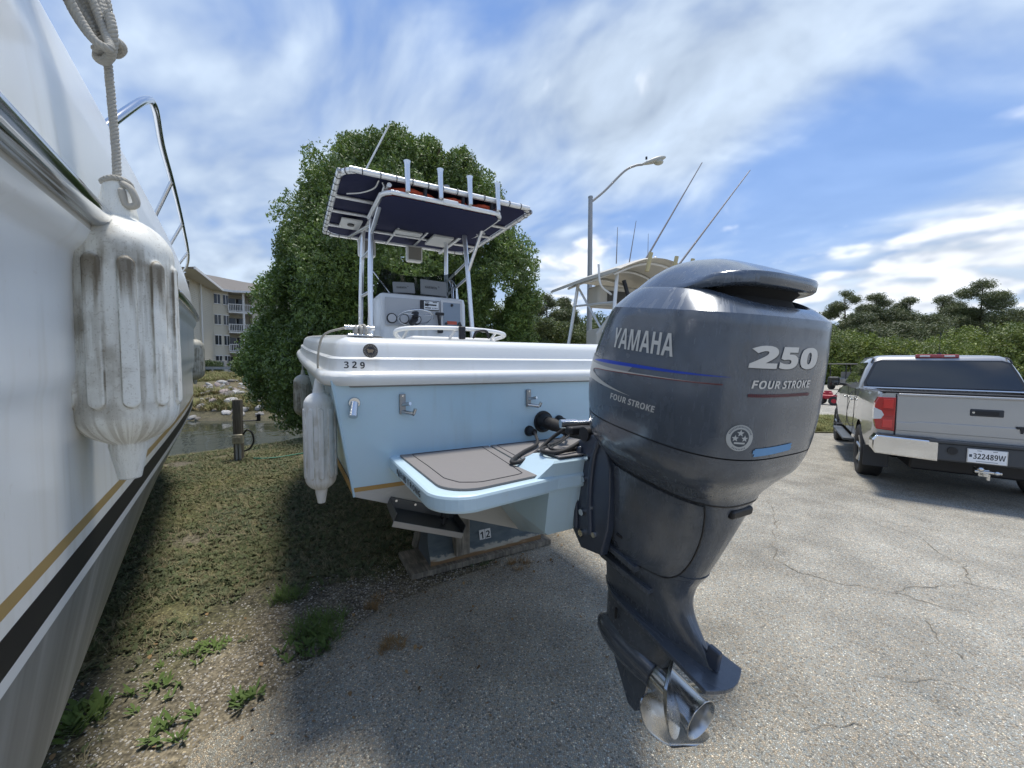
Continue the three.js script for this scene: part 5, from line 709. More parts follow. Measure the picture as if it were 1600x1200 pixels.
  part(upper, 'blue_tape', patch(phiRear(-0.155, 0.25), phiRear(0.015, 0.25), 0.232, 0.262, 0.002, 40, 4), decal(512, 96, (c, w, h) => { c.clearRect(0, 0, w, h); c.fillStyle = '#6f9cc6'; c.beginPath(); c.moveTo(0, 34); c.lineTo(20, 30); c.lineTo(14, 20); c.lineTo(500, 4); c.lineTo(490, 30); c.lineTo(506, 40); c.lineTo(492, 72); c.lineTo(12, 94); c.lineTo(22, 70); c.lineTo(0, 66); c.fill(); c.strokeStyle = 'rgba(60,95,135,0.35)'; for (let k = 0; k < 40; k++) { c.beginPath(); c.moveTo(k * 13, 8); c.lineTo(k * 13 + 5, 90); c.stroke(); } }, 0.8));
}

// ================================================================ PICKUP TRUCK  (local x to its right, y up, z aft; tailgate at z = 0)
{
  const tr = thing('pickup_truck', 'silver pickup truck parked with red tail lights and chrome bumper', 'truck', [5.658, plane(5.658) - 0.02, -4.734]);
  tr.quaternion.setFromAxisAngle(V(0, 0, 1), -0.0175).multiply(new THREE.Quaternion().setFromAxisAngle(V(0, 1, 0), -0.609));
  const silver = new THREE.MeshPhysicalMaterial({ color: lin(0.39, 0.39, 0.385), metalness: 0.6, roughness: 0.34, clearcoat: 1, clearcoatRoughness: 0.05 });
  const glass = new THREE.MeshPhysicalMaterial({ color: lin(0.012, 0.014, 0.016), roughness: 0.04, clearcoat: 1, clearcoatRoughness: 0.02 });
  const chrome = mat(0.75, 0.76, 0.77, 0.08, { metalness: 1 }), trim = mat(0.03, 0.033, 0.038, 0.5);
  const sec = (z, hw, y0, yt, lip = 0.05) => { const h = [[0, y0], [hw - 0.12, y0], [hw - 0.03, y0 + 0.05], [hw - 0.004, y0 + 0.2], [hw, 0.86], [hw - 0.012, 1.06], [hw - 0.006, 1.13], [hw - 0.03, yt - lip], [hw - 0.045, yt - 0.012], [hw - 0.075, yt], [0, yt]]; return [...h.map(([x, y]) => V(x, y, z)), ...h.slice(1, -1).reverse().map(([x, y]) => V(-x, y, z))]; };
  const body = loft([sec(-5.74, 0.74, 0.6, 0.98), sec(-5.68, 0.86, 0.5, 1.06), sec(-5.45, 0.955, 0.48, 1.16), sec(-5.0, 1.0, 0.46, 1.25), sec(-4.2, 1.0, 0.46, 1.32), sec(-3.8, 0.99, 0.46, 1.34), sec(-1.98, 0.99, 0.46, 1.35), sec(-1.86, 1.0, 0.46, 1.365), sec(-0.9, 1.005, 0.48, 1.37), sec(-0.22, 0.99, 0.56, 1.375), sec(-0.05, 0.975, 0.6, 1.375), sec(0.0, 0.955, 0.62, 1.36)].reverse(), true, true, 0.5);
  const ev = new Evaluator(); ev.attributes = ['position', 'normal', 'uv'];
  let B = new Brush(body, silver); B.updateMatrixWorld();
  for (const g of [cyl(0.475, 0.475, 0.5, -0.95, 0.4, -1.23, 40, 'x'), cyl(0.475, 0.475, 0.5, 0.95, 0.4, -1.23, 40, 'x'), cyl(0.475, 0.475, 0.5, -0.95, 0.4, -4.93, 40, 'x'), cyl(0.475, 0.475, 0.5, 0.95, 0.4, -4.93, 40, 'x'), new THREE.BoxGeometry(1.6, 0.7, 1.62).translate(0, 1.25, -0.93)]) { const q = new Brush(g, silver); q.updateMatrixWorld(); B = ev.evaluate(B, q, SUBTRACTION); B.updateMatrixWorld(); }
  part(tr, 'body', toCreasedNormals(B.geometry, 0.5), silver);
  part(tr, 'wheel_well', merge([-1, 1].flatMap((s) => [-1.23, -4.93].map((z) => { const g = new THREE.CylinderGeometry(0.468, 0.468, 0.3, 32, 1, true, 0, Math.PI); g.rotateZ(Math.PI / 2); g.rotateX(Math.PI / 2 * 0); g.translate(s * 0.83, 0.4, z); return g; }))), M.black);
  // cab
  const cabRing = (y, z0, z1, hw) => { const o = [], r = 0.12; for (const [cx, cz, a0] of [[hw - r, z0 - r, 0], [-(hw - r), z0 - r, 1], [-(hw - r), z1 + r, 2], [hw - r, z1 + r, 3]]) for (let k = 0; k <= 5; k++) { const a = (a0 + k / 5) * Math.PI / 2; o.push(V(cx + r * Math.cos(a), y, cz + r * Math.sin(a))); } return o; };
  const cab = loft([cabRing(1.33, -1.87, -4.35, 0.955), cabRing(1.42, -1.885, -4.15, 0.94), cabRing(1.65, -1.96, -3.72, 0.87), cabRing(1.82, -2.04, -3.38, 0.80), cabRing(1.875, -2.08, -3.28, 0.765), cabRing(1.91, -2.15, -3.18, 0.71), cabRing(1.925, -2.3, -3.05, 0.62), cabRing(1.935, -2.5, -2.9, 0.45)], true, true, 0.5);
  part(tr, 'cab', cab, silver);
  const inc = Math.atan2(0.16, 0.49);
  const win = slab([[-0.84, 0], [0.84, 0], [0.86, 0.05], [0.735, 0.40], [0.66, 0.435], [-0.66, 0.435], [-0.735, 0.40], [-0.86, 0.05]], 0.012, 0.004); win.rotateX(-inc); win.translate(0, 1.395, -1.876); part(tr, 'rear_window', win, glass);
  const fr = slab([[-0.885, -0.03], [0.885, -0.03], [0.895, 0.06], [0.765, 0.42], [0.68, 0.46], [-0.68, 0.46], [-0.765, 0.42], [-0.895, 0.06]], 0.008, 0.002); fr.rotateX(-inc); fr.translate(0, 1.395, -1.878); part(tr, 'window_seal', fr, trim);
  part(tr, 'belt_trim', bar([-0.9, 1.372, -1.862], [0.9, 1.372, -1.862], 0.012, 8), chrome);
  for (const s of [-1, 1]) {
    const sideWin = (z0, z1, z2, z3) => sheet(6, 6, (u, v) => { const y = lerp(1.43, 1.80, v), hw = table([[1.42, 0.943], [1.65, 0.873], [1.82, 0.803]], y) + 0.004; return V(s * hw, y, lerp(lerp(z0, z3, v), lerp(z1, z2, v), u)); });
    part(tr, 'side_window', sideWin(-2.12, -2.95, -2.95, -2.2), glass); part(tr, 'side_window', sideWin(-3.02, -3.98, -3.42, -3.02), glass);
    part(tr, 'roof_drip', tube([V(s * 0.79, 1.8, -2.06), V(s * 0.76, 1.87, -2.12), V(s * 0.755, 1.885, -2.6), V(s * 0.75, 1.88, -3.2)], 0.013, 30, 6), trim);
    // tail light: red wrap-round lens with a clear lamp set into it
    const lens = slab([[0.80, 0.87], [0.965, 0.885], [0.985, 0.98], [0.99, 1.1], [0.985, 1.22], [0.955, 1.295], [0.80, 1.295]].map(([x, y]) => [s * x, y]), 0.1, 0.008); lens.translate(0, 0, -0.075);
    const tl = part(tr, 'tail_light', lens, phys(0.42, 0.012, 0.015, 0.18, { clearcoat: 1, clearcoatRoughness: 0.03 })); const cl = slab([[0.93, 1.02], [0.998, 1.01], [1.0, 1.16], [0.93, 1.12], [0.905, 1.07]].map(([x, y]) => [s * x, y]), 0.11, 0.004); cl.translate(0, 0, -0.077); part(tl, 'reversing_lamp', cl, phys(0.6, 0.6, 0.6, 0.12, { clearcoat: 1 })); part(tl, 'lamp_chamber', merge([rbox(0.1, 0.12, 0.01, s * 0.865, 1.22, 0.033, 0.03, 3), rbox(0.1, 0.11, 0.01, s * 0.865, 0.955, 0.033, 0.03, 3)]), phys(0.62, 0.03, 0.03, 0.15, { clearcoat: 1 })); part(tl, 'lens_rib', merge([0.96, 1.05, 1.14, 1.22].map((y) => rbox(0.12, 0.006, 0.006, s * 0.87, y, 0.034, 0.002))), phys(0.3, 0.01, 0.012, 0.2));
    // bumper corner
    const bc = slab([[0.42, 0.56], [0.97, 0.585], [1.0, 0.63], [1.0, 0.74], [0.965, 0.795], [0.42, 0.775]].map(([x, y]) => [s * x, y]), 0.2, 0.018); bc.translate(0, 0, -0.08); part(tr, 'bumper_corner', bc, chrome); part(tr, 'bumper_step', rbox(0.56, 0.03, 0.22, s * 0.69, 0.805, 0.02, 0.01), trim);
    part(tr, 'running_board', rbox(0.16, 0.05, 1.9, s * 1.03, 0.42, -3.1, 0.02), mat(0.07, 0.08, 0.09, 0.5)); part(tr, 'door_handle', rbox(0.03, 0.035, 0.2, s * 1.005, 1.13, -2.35, 0.012), chrome); part(tr, 'door_handle', rbox(0.03, 0.035, 0.2, s * 1.005, 1.13, -3.35, 0.012), chrome);
    part(tr, 'door_seam', merge([bar([s * 0.998, 0.55, -2.05], [s * 0.985, 1.33, -2.0], 0.004, 5), bar([s * 0.994, 0.55, -3.0], [s * 0.985, 1.33, -3.0], 0.004, 5)]), M.black);
    const mir = part(tr, 'mirror', rbox(0.2, 0.19, 0.1, s * 1.16, 1.42, -3.78, 0.04, 3), trim); part(mir, 'mirror_glass', rbox(0.16, 0.15, 0.01, s * 1.16, 1.42, -3.727, 0.004), glass); part(mir, 'mirror_arm', bar([s * 0.95, 1.36, -3.82], [s * 1.1, 1.38, -3.8], 0.03, 8), trim);
    part(tr, 'mud_flap', rbox(0.28, 0.3, 0.012, s * 0.86, 0.4, -0.68, 0.004), trim);
    for (const z of [-1.23, -4.93]) {
      const w = new THREE.Group(); w.name = 'wheel'; tr.add(w); w.position.set(s * 0.87, 0.4, z);
      part(w, 'tyre', new THREE.LatheGeometry([[0.245, -0.11], [0.3, -0.135], [0.36, -0.138], [0.388, -0.12], [0.4, -0.09], [0.4, 0.09], [0.388, 0.12], [0.36, 0.138], [0.3, 0.135], [0.245, 0.11]].map(([r, x]) => new THREE.Vector2(r, x)), 48).rotateZ(Math.PI / 2), M.rubber);
      part(w, 'rim', new THREE.LatheGeometry([[0, 0.06], [0.06, 0.065], [0.075, 0.05], [0.2, 0.045], [0.225, 0.09], [0.25, 0.105], [0.25, -0.1], [0, -0.1]].map(([r, x]) => new THREE.Vector2(r, x)), 40).rotateZ(-s * Math.PI / 2), mat(0.42, 0.43, 0.44, 0.3, { metalness: 0.9 }));
      part(w, 'spoke', merge(Array.from({ length: 5 }, (_, k) => { const a = k * 1.2566; return bar([s * 0.075, 0.06 * Math.cos(a), 0.06 * Math.sin(a)], [s * 0.1, 0.225 * Math.cos(a), 0.225 * Math.sin(a)], 0.032, 8); })), mat(0.5, 0.51, 0.52, 0.28, { metalness: 0.9 }));
    }
  }
  // tailgate with a stepped lower edge, handle and plate
  const gate = part(tr, 'tailgate', slab([[-0.775, 0.80], [0.775, 0.80], [0.775, 1.345], [-0.775, 1.345]], 0.02, 0.008).translate(0, 0, 0.0), silver);
  part(gate, 'tailgate_lip', merge([rbox(1.55, 0.035, 0.05, 0, 1.345, 0.02, 0.015, 3)]), silver); part(gate, 'gate_cap', rbox(1.9, 0.02, 0.07, 0, 1.379, -0.02, 0.008), trim);
  part(gate, 'stamped_panel', slab([[-0.62, 0.985], [-0.56, 1.005], [0.56, 1.005], [0.62, 0.985], [0.775, 0.985], [0.775, 0.885], [0.62, 0.885], [-0.62, 0.885], [-0.775, 0.885], [-0.775, 0.985]], 0.01, 0.006).translate(0, 0, 0.022), silver);
  const hd = part(gate, 'gate_handle', rbox(0.27, 0.085, 0.02, 0, 1.165, 0.03, 0.012), trim); part(hd, 'handle_cup', rbox(0.19, 0.045, 0.012, 0.0, 1.165, 0.041, 0.01), mat(0.012, 0.012, 0.013, 0.6)); part(hd, 'lock_cylinder', cyl(0.012, 0.012, 0.008, -0.11, 1.165, 0.043, 14, 'z'), M.steel);
  part(gate, 'gate_letter', slab([[0.235, 1.0], [0.235, 1.025], [0.32, 1.025], [0.32, 1.0], [0.292, 1.0], [0.285, 0.95], [0.27, 0.95], [0.263, 1.0]].map(([x, y]) => [x, y - 0.0]), 0.006, 0.002).translate(0, 0, 0.04), M.black);
  part(tr, 'gate_gap', merge([rbox(0.012, 0.56, 0.012, -0.787, 1.07, 0.002, 0.003), rbox(0.012, 0.56, 0.012, 0.787, 1.07, 0.002, 0.003)]), M.black);
  part(tr, 'bumper_center', merge([rbox(0.86, 0.23, 0.2, 0, 0.665, 0.015, 0.03, 3), rbox(0.98, 0.04, 0.24, 0, 0.79, 0.02, 0.012)]), mat(0.05, 0.055, 0.062, 0.5));
  part(tr, 'plug_socket', cyl(0.045, 0.045, 0.02, -0.28, 0.69, 0.12, 20, 'z'), M.black);
  const lp = part(tr, 'licence_plate', rbox(0.325, 0.17, 0.012, 0, 0.655, 0.125, 0.006), mat(0.55, 0.55, 0.55, 0.35, { metalness: 0.6 }));
  part(lp, 'plate_face', new THREE.PlaneGeometry(0.305, 0.152).translate(0, 0.655, 0.1325), new THREE.MeshStandardMaterial({ roughness: 0.45, map: canvasTex(512, 256, (c, w, h) => { c.fillStyle = '#e8e9ea'; c.fillRect(0, 0, w, h); c.fillStyle = '#11151c'; c.textBaseline = 'middle'; c.textAlign = 'center'; c.font = 'bold 150px sans-serif'; c.save(); c.translate(282, 132); c.scale(0.68, 1); c.fillText('322489W', 0, 0); c.restore(); c.fillStyle = '#3c4552'; c.fillRect(14, 100, 40, 56); c.fillRect(120, 16, 60, 10); c.fillRect(330, 16, 60, 10); c.fillStyle = '#7c8490'; c.fillRect(110, 226, 290, 12); }) }));
  part(tr, 'tow_hitch', merge([rbox(0.09, 0.09, 0.2, 0, 0.45, -0.02, 0.01), rbox(0.22, 0.03, 0.06, 0.02, 0.47, 0.1, 0.008), cyl(0.026, 0.026, 0.04, 0.0, 0.44, 0.12, 16), new THREE.SphereGeometry(0.03, 16, 12).translate(-0.04, 0.5, 0.12), new THREE.SphereGeometry(0.028, 16, 12).translate(0.09, 0.47, 0.12), cyl(0.014, 0.014, 0.07, 0.03, 0.41, 0.1, 12)]), M.steel);
  const ch = part(tr, 'brake_light', rbox(0.5, 0.055, 0.06, 0, 1.905, -2.1, 0.015, 3), phys(0.35, 0.015, 0.018, 0.2, { clearcoat: 1 })); part(ch, 'cargo_lamp', merge([rbox(0.12, 0.026, 0.01, -0.14, 1.905, -2.068, 0.004), rbox(0.12, 0.026, 0.01, 0.14, 1.905, -2.068, 0.004)]), mat(0.75, 0.72, 0.7, 0.3));
  part(tr, 'roof_aerial', merge([cyl(0.025, 0.035, 0.05, 0.2, 1.96, -2.9, 12), bar([0.2, 1.97, -2.9], [0.2, 2.35, -2.9], 0.004, 5)]), M.black);
  part(tr, 'chassis', merge([rbox(1.1, 0.2, 5.0, 0, 0.42, -2.9, 0.03), cyl(0.07, 0.07, 1.5, 0, 0.4, -1.23, 14, 'x')]), M.black);
}

// ================================================================ THINGS BEHIND
// ---------------------------------------------------------------- trees and shrubs
function leafSpray(n, size, spreadR, seed, ratio = 0.42) {
  const r = rng(seed), P = [], I = [];
  for (let k = 0; k < n; k++) { const c = V(r() - 0.5, r() - 0.5, r() - 0.5).multiplyScalar(spreadR * 2), q = new THREE.Quaternion().setFromEuler(new THREE.Euler(r() * 6.3, r() * 6.3, r() * 6.3)), L = size * (0.7 + 0.6 * r()), w = L * ratio, o = P.length / 3; for (const [a, b, e] of [[-L / 2, 0, 0], [0, w / 2, 0.12 * L], [L / 2, 0, 0], [0, -w / 2, 0.12 * L]]) { const v = V(a, e, b).applyQuaternion(q).add(c); P.push(v.x, v.y, v.z); } I.push(o, o + 1, o + 2, o, o + 2, o + 3); }
  const g = new THREE.BufferGeometry(); g.setAttribute('position', new THREE.Float32BufferAttribute(P, 3)); g.setIndex(I); g.computeVertexNormals(); return g;
}
const leafLook = new THREE.MeshPhysicalMaterial({ color: 0xffffff, roughness: 0.62, transmission: 0.4, thickness: 0, side: THREE.DoubleSide });
const woodTex = bytes(256, 512, (i, j, c) => { const x = i / 256, y = j / 512, g = fbm(x * 40, y * 3, 4, 240, 40), k = fbm(x * 8, y * 8, 4, 244, 8), v = 0.78 + 0.5 * (g - 0.5) + 0.35 * (k - 0.5); c[0] = 172 * v; c[1] = 165 * v; c[2] = 152 * v; });
// crown: sprays spread through a set of lobes [x, y, z, r, squash], gaps kept where the noise is low
function crown(parent, name, lobes, count, spray, tint, seed, gap = 0.36, shell = 0.55, scale = 1) {
  const r = rng(seed), mesh = new THREE.InstancedMesh(spray, leafLook, count), o = new THREE.Object3D(), c = new THREE.Color(); let tot = 0; const acc = lobes.map((l) => (tot += Math.pow(l[3], 2.2))); let n = 0, tries = 0;
  while (n < count && tries++ < count * 12) {
    const pick = r() * tot, l = lobes[acc.findIndex((a) => a >= pick)], z = 2 * r() - 1, a = r() * 6.2832, s = Math.sqrt(1 - z * z), rad = l[3] * Math.pow(lerp(Math.pow(shell, 3), 1.0, r()), 1 / 3);
    const ux = s * Math.cos(a), uy = z, uz = s * Math.sin(a), bump = 0.78 + 0.44 * fbm(ux * 2.4 + l[0] * 0.7 + 40, uy * 2.4 + uz * 2.1 + l[1] + 40, 3, seed % 50);
    const x = l[0] + ux * rad * bump, y = l[1] + uy * rad * bump * (l[4] || 1), zz = l[2] + uz * rad * bump;
    if (fbm(x * 1.1 / scale + 60, y * 1.1 / scale + zz * 0.7 / scale + 60, 3, 71 + seed % 9) < gap) continue;
    o.position.set(x, y, zz); o.rotation.set(r() * 6.3, r() * 6.3, r() * 6.3); const q = 0.7 + 0.6 * r(); o.scale.set(q, q, q); o.updateMatrix(); mesh.setMatrixAt(n, o.matrix); tint(c, r, y); c.multiplyScalar(0.72 + 0.56 * fbm(x * 1.6 / scale + 9, y * 1.6 / scale + zz * 1.3 / scale + 30, 2, 33)); mesh.setColorAt(n, c); n++;
  }
  mesh.count = n; mesh.name = name; mesh.userData = { kind: 'stuff' }; mesh.castShadow = mesh.receiveShadow = true; parent.add(mesh); return mesh;
}
const barkTex = bytes(256, 512, (i, j, c) => { const v = 0.55 + 0.7 * (fbm(i / 256 * 20, j / 512 * 8, 5, 210, 20) - 0.5); c[0] = 150 * v; c[1] = 130 * v; c[2] = 108 * v; });
const bark = new THREE.MeshStandardMaterial({ map: barkTex, roughness: 0.95 });
function limb(a, b, r0, r1, bend, seed) { const r = rng(seed), m = a.clone().lerp(b, 0.5).add(V((r() - 0.5) * bend, (r() - 0.3) * bend, (r() - 0.5) * bend)), c = new THREE.CatmullRomCurve3([a, m, b]), rings = []; for (let i = 0; i <= 8; i++) { const t = i / 8, p = c.getPoint(t), tg = c.getTangent(t), n1 = V(tg.z, 0, -tg.x); if (n1.length() < 0.05) n1.set(1, 0, 0); n1.normalize(); const n2 = tg.clone().cross(n1).normalize(), R = lerp(r0, r1, t); rings.push(Array.from({ length: 9 }, (_, k) => p.clone().add(n1.clone().multiplyScalar(Math.cos(k / 9 * 6.283) * R)).add(n2.clone().multiplyScalar(Math.sin(k / 9 * 6.283) * R)))); } return loft(rings, true, true, 0); }
// the big shade tree behind the boats
{
  const D = 11.5, base = at(615, 640, D), t = thing('shade_tree', 'large round leafy green tree behind the canvas top', 'tree', [base.x, 0, base.z]);
  part(t, 'trunk', merge([limb(V(0, -0.1, 0), V(0.15, 2.6, 0.1), 0.24, 0.17, 0.2, 1), limb(V(0.15, 2.6, 0.1), V(-0.1, 6.2, -0.2), 0.17, 0.04, 0.5, 2)]), bark);
  for (let k = 0; k < 9; k++) { const a = k * 2.4, y = 1.9 + k * 0.42; part(t, 'limb', limb(V(0.12, y, 0.05), V(Math.cos(a) * (2.4 - 0.1 * k), y + 1.4 + 0.1 * k, Math.sin(a) * (2.2 - 0.1 * k)), 0.085, 0.02, 0.5, 30 + k), bark); }
  const px = (x, y, r, dz = 0) => { const p = at(x, y, D); return [p.x - base.x, p.y, dz, r / FOCAL * D, 1]; };
  const lobes = [px(622, 420, 150), px(500, 480, 76, 0.3), px(462, 560, 56, 0.6), px(556, 300, 74), px(600, 270, 62), px(640, 275, 56), px(705, 292, 48), px(735, 330, 60), px(752, 420, 82), px(775, 500, 62, -0.3), px(522, 380, 78, 0.2), px(488, 410, 52), px(450, 600, 34, 0.7), px(690, 520, 110, -0.4), px(560, 555, 118, 0.3), px(800, 480, 40), px(522, 300, 38), px(440, 525, 32, 0.3), px(505, 615, 52, 0.8), px(562, 244, 32), px(810, 540, 30), px(470, 350, 26), px(455, 440, 30), px(668, 238, 22), px(720, 255, 22), px(785, 400, 30), px(825, 470, 22), px(405, 570, 20, 0.5), px(530, 232, 20), px(620, 220, 22)];
  crown(t, 'crown', lobes, 74000, leafSpray(8, 0.085, 0.09, 8), (c, r, y) => { const k = r(); c.setRGB(lerp(0.10, 0.22, k), lerp(0.17, 0.31, k), lerp(0.035, 0.06, k)); }, 901, 0.375, 0.4, 0.85);
}
// pines and broadleaf shrubs round the far side of the lot
function pine(px, topPy, D, label, seed, wide = 1) {
  const top = at(px, topPy, D), H = top.y, t = thing('pine_tree', label, 'tree', [top.x, plane(top.x), top.z]), r = rng(seed), lean = (r() - 0.5) * 0.8;
  part(t, 'trunk', limb(V(0, -0.2, 0), V(lean, H * 0.97, 0), 0.2, 0.05, 0.6, seed), bark);
  const lobes = []; const n = 7; for (let k = 0; k < n; k++) { const y = H * lerp(0.55, 0.97, k / (n - 1)), a = r() * 6.3, w = lerp(1.9, 0.9, k / (n - 1)) * wide * (0.8 + 0.4 * r()), off = k < n - 1 ? (0.7 + 0.7 * r()) * w : 0.1, x = lean * y / H + Math.cos(a) * off, z = Math.sin(a) * off; lobes.push([x, y - 0.35, z, w * 1.05, 0.5]); part(t, 'limb', limb(V(lean * y / H, y - 0.9, 0), V(x, y - 0.4, z), 0.06, 0.02, 0.2, seed + k), bark); }
  crown(t, 'crown', lobes, 2600, leafSpray(9, 0.32, 0.32, 14, 0.22), (c, q) => { const k = q(); c.setRGB(lerp(0.09, 0.18, k), lerp(0.12, 0.205, k), lerp(0.04, 0.065, k)); }, seed + 5, 0.33, 0.2, 2);
}
function shrub(px, topPy, D, rpx, label, seed, tone) {
  const top = at(px, topPy, D), R = rpx / FOCAL * D, t = thing('shrub', label, 'shrub', [top.x, plane(top.x), top.z], 0, 'shrubs along the far side of the lot'), r = rng(seed), lobes = [], H = top.y - plane(top.x);
  for (let k = 0; k < 9; k++) { const a = r() * 6.3, q = R * (0.3 + 0.5 * r()); lobes.push([Math.cos(a) * q, lerp(H * 0.2, H - R * 0.42, r()), Math.sin(a) * q * 0.6, R * (0.36 + 0.2 * r()), 0.85]); } lobes.push([0, H - R * 0.45, 0, R * 0.5, 0.9], [-R * 0.5, H * 0.25, R * 0.2, R * 0.5, 0.8], [R * 0.5, H * 0.25, R * 0.2, R * 0.5, 0.8]);
  part(t, 'stem', merge([0, 1, 2, 3].map((k) => limb(V((k - 1.5) * 0.2, -0.1, 0), V((k - 1.5) * R * 0.3, H * 0.6, 0), 0.08, 0.02, 0.3, seed + k))), bark);
  crown(t, 'foliage', lobes, 3200, leafSpray(9, 0.2, 0.22, 15, 0.45), (c, q) => { const k = q(); c.setRGB(lerp(0.11, 0.25, k) * tone, lerp(0.16, 0.3, k) * tone, lerp(0.025, 0.055, k)); }, seed + 9, 0.33, 0.45, 2.4);
}
[[1318, 450, 56, 'pine with an open ragged top at the edge of the pine row', 0.9], [1366, 455, 58, 'pine with a dense flat top beside the ragged one', 1.0], [1420, 460, 60, 'thin pine with a split crown in the middle of the row', 0.9], [1478, 458, 57, 'broad pine with a rounded crown beside the tallest', 1.2], [1533, 434, 54, 'tallest pine with layered flat branches above the pickup', 1.1], [1568, 490, 62, 'short pine half hidden next to the tallest pine', 0.9], [852, 455, 46, 'pine with a bushy crown showing between shade tree and tan hardtop', 0.75], [885, 462, 50, 'slender pine directly behind the tan hardtop legs', 0.7], [1345, 488, 52, 'dark low pine filling in under the ragged pine', 1.1], [1450, 488, 50, 'dark low pine standing behind the lighter shrubs', 1.3], [1395, 480, 54, 'dark pine with drooping limbs behind the shrubs', 1.2]].forEach(([x, y, d, l, w], i) => pine(x, y, d, l, 1000 + i * 31, w));
[[1290, 508, 40, 62, 1.0, 'light green loose shrub beside the cowl edge of the outboard'], [1345, 518, 39, 64, 1.15, 'bright rounded shrub behind the utility cart'], [1400, 528, 38, 58, 1.05, 'mid green shrub behind the pickup mirror and door'], [1450, 535, 37, 52, 0.9, 'lowest dull shrub in the dip behind the pickup roof'], [1500, 510, 38, 66, 1.15, 'tall yellow green shrub rising behind the pickup brake light'], [1560, 502, 40, 62, 0.95, 'darker full shrub below the tallest pine'], [1610, 500, 36, 70, 1.0, 'broad shrub past the tallest pine at the end of the shrub row'], [1230, 515, 40, 60, 1.0, 'light green shrub mostly hidden by the outboard cowl'], [845, 498, 40, 30, 0.7, 'dull olive shrub against the shade tree edge'], [880, 502, 42, 34, 0.75, 'dull olive shrub seen through the tan hardtop legs'], [915, 505, 44, 34, 0.8, 'dull olive shrub behind the tan hardtop console']].forEach(([x, y, d, r, tone, l], i) => shrub(x, y, d, r, l, 2000 + i * 17, tone));
{ // woods closing the view behind the pines
  const lobes = [], r = rng(66); for (let k = 0; k < 120; k++) { const px = 800 + 1000 * r(), D = 62 + 14 * r(), p = at(px, 505 + 50 * r(), D); lobes.push([p.x, p.y - 0.8, p.z, 2.2 + 1.6 * r(), 0.9]); } for (let k = 0; k < 60; k++) { const px = 800 + 1000 * r(), D = 44 + 3 * r(), p = at(px, 580, D); lobes.push([p.x, p.y, p.z, 1.4 + 0.8 * r(), 0.9]); }
  const g = new THREE.Group(); g.name = 'woodland'; g.userData = { kind: 'stuff', label: 'dark mass of woods closing the view behind the pines', category: 'woods' }; scene.add(g);
  crown(g, 'foliage', lobes, 22000, leafSpray(9, 0.42, 0.45, 16, 0.45), (c, q) => { const k = q(); c.setRGB(lerp(0.08, 0.16, k), lerp(0.115, 0.2, k), lerp(0.03, 0.055, k)); }, 77, 0.3, 0.4, 3);
}
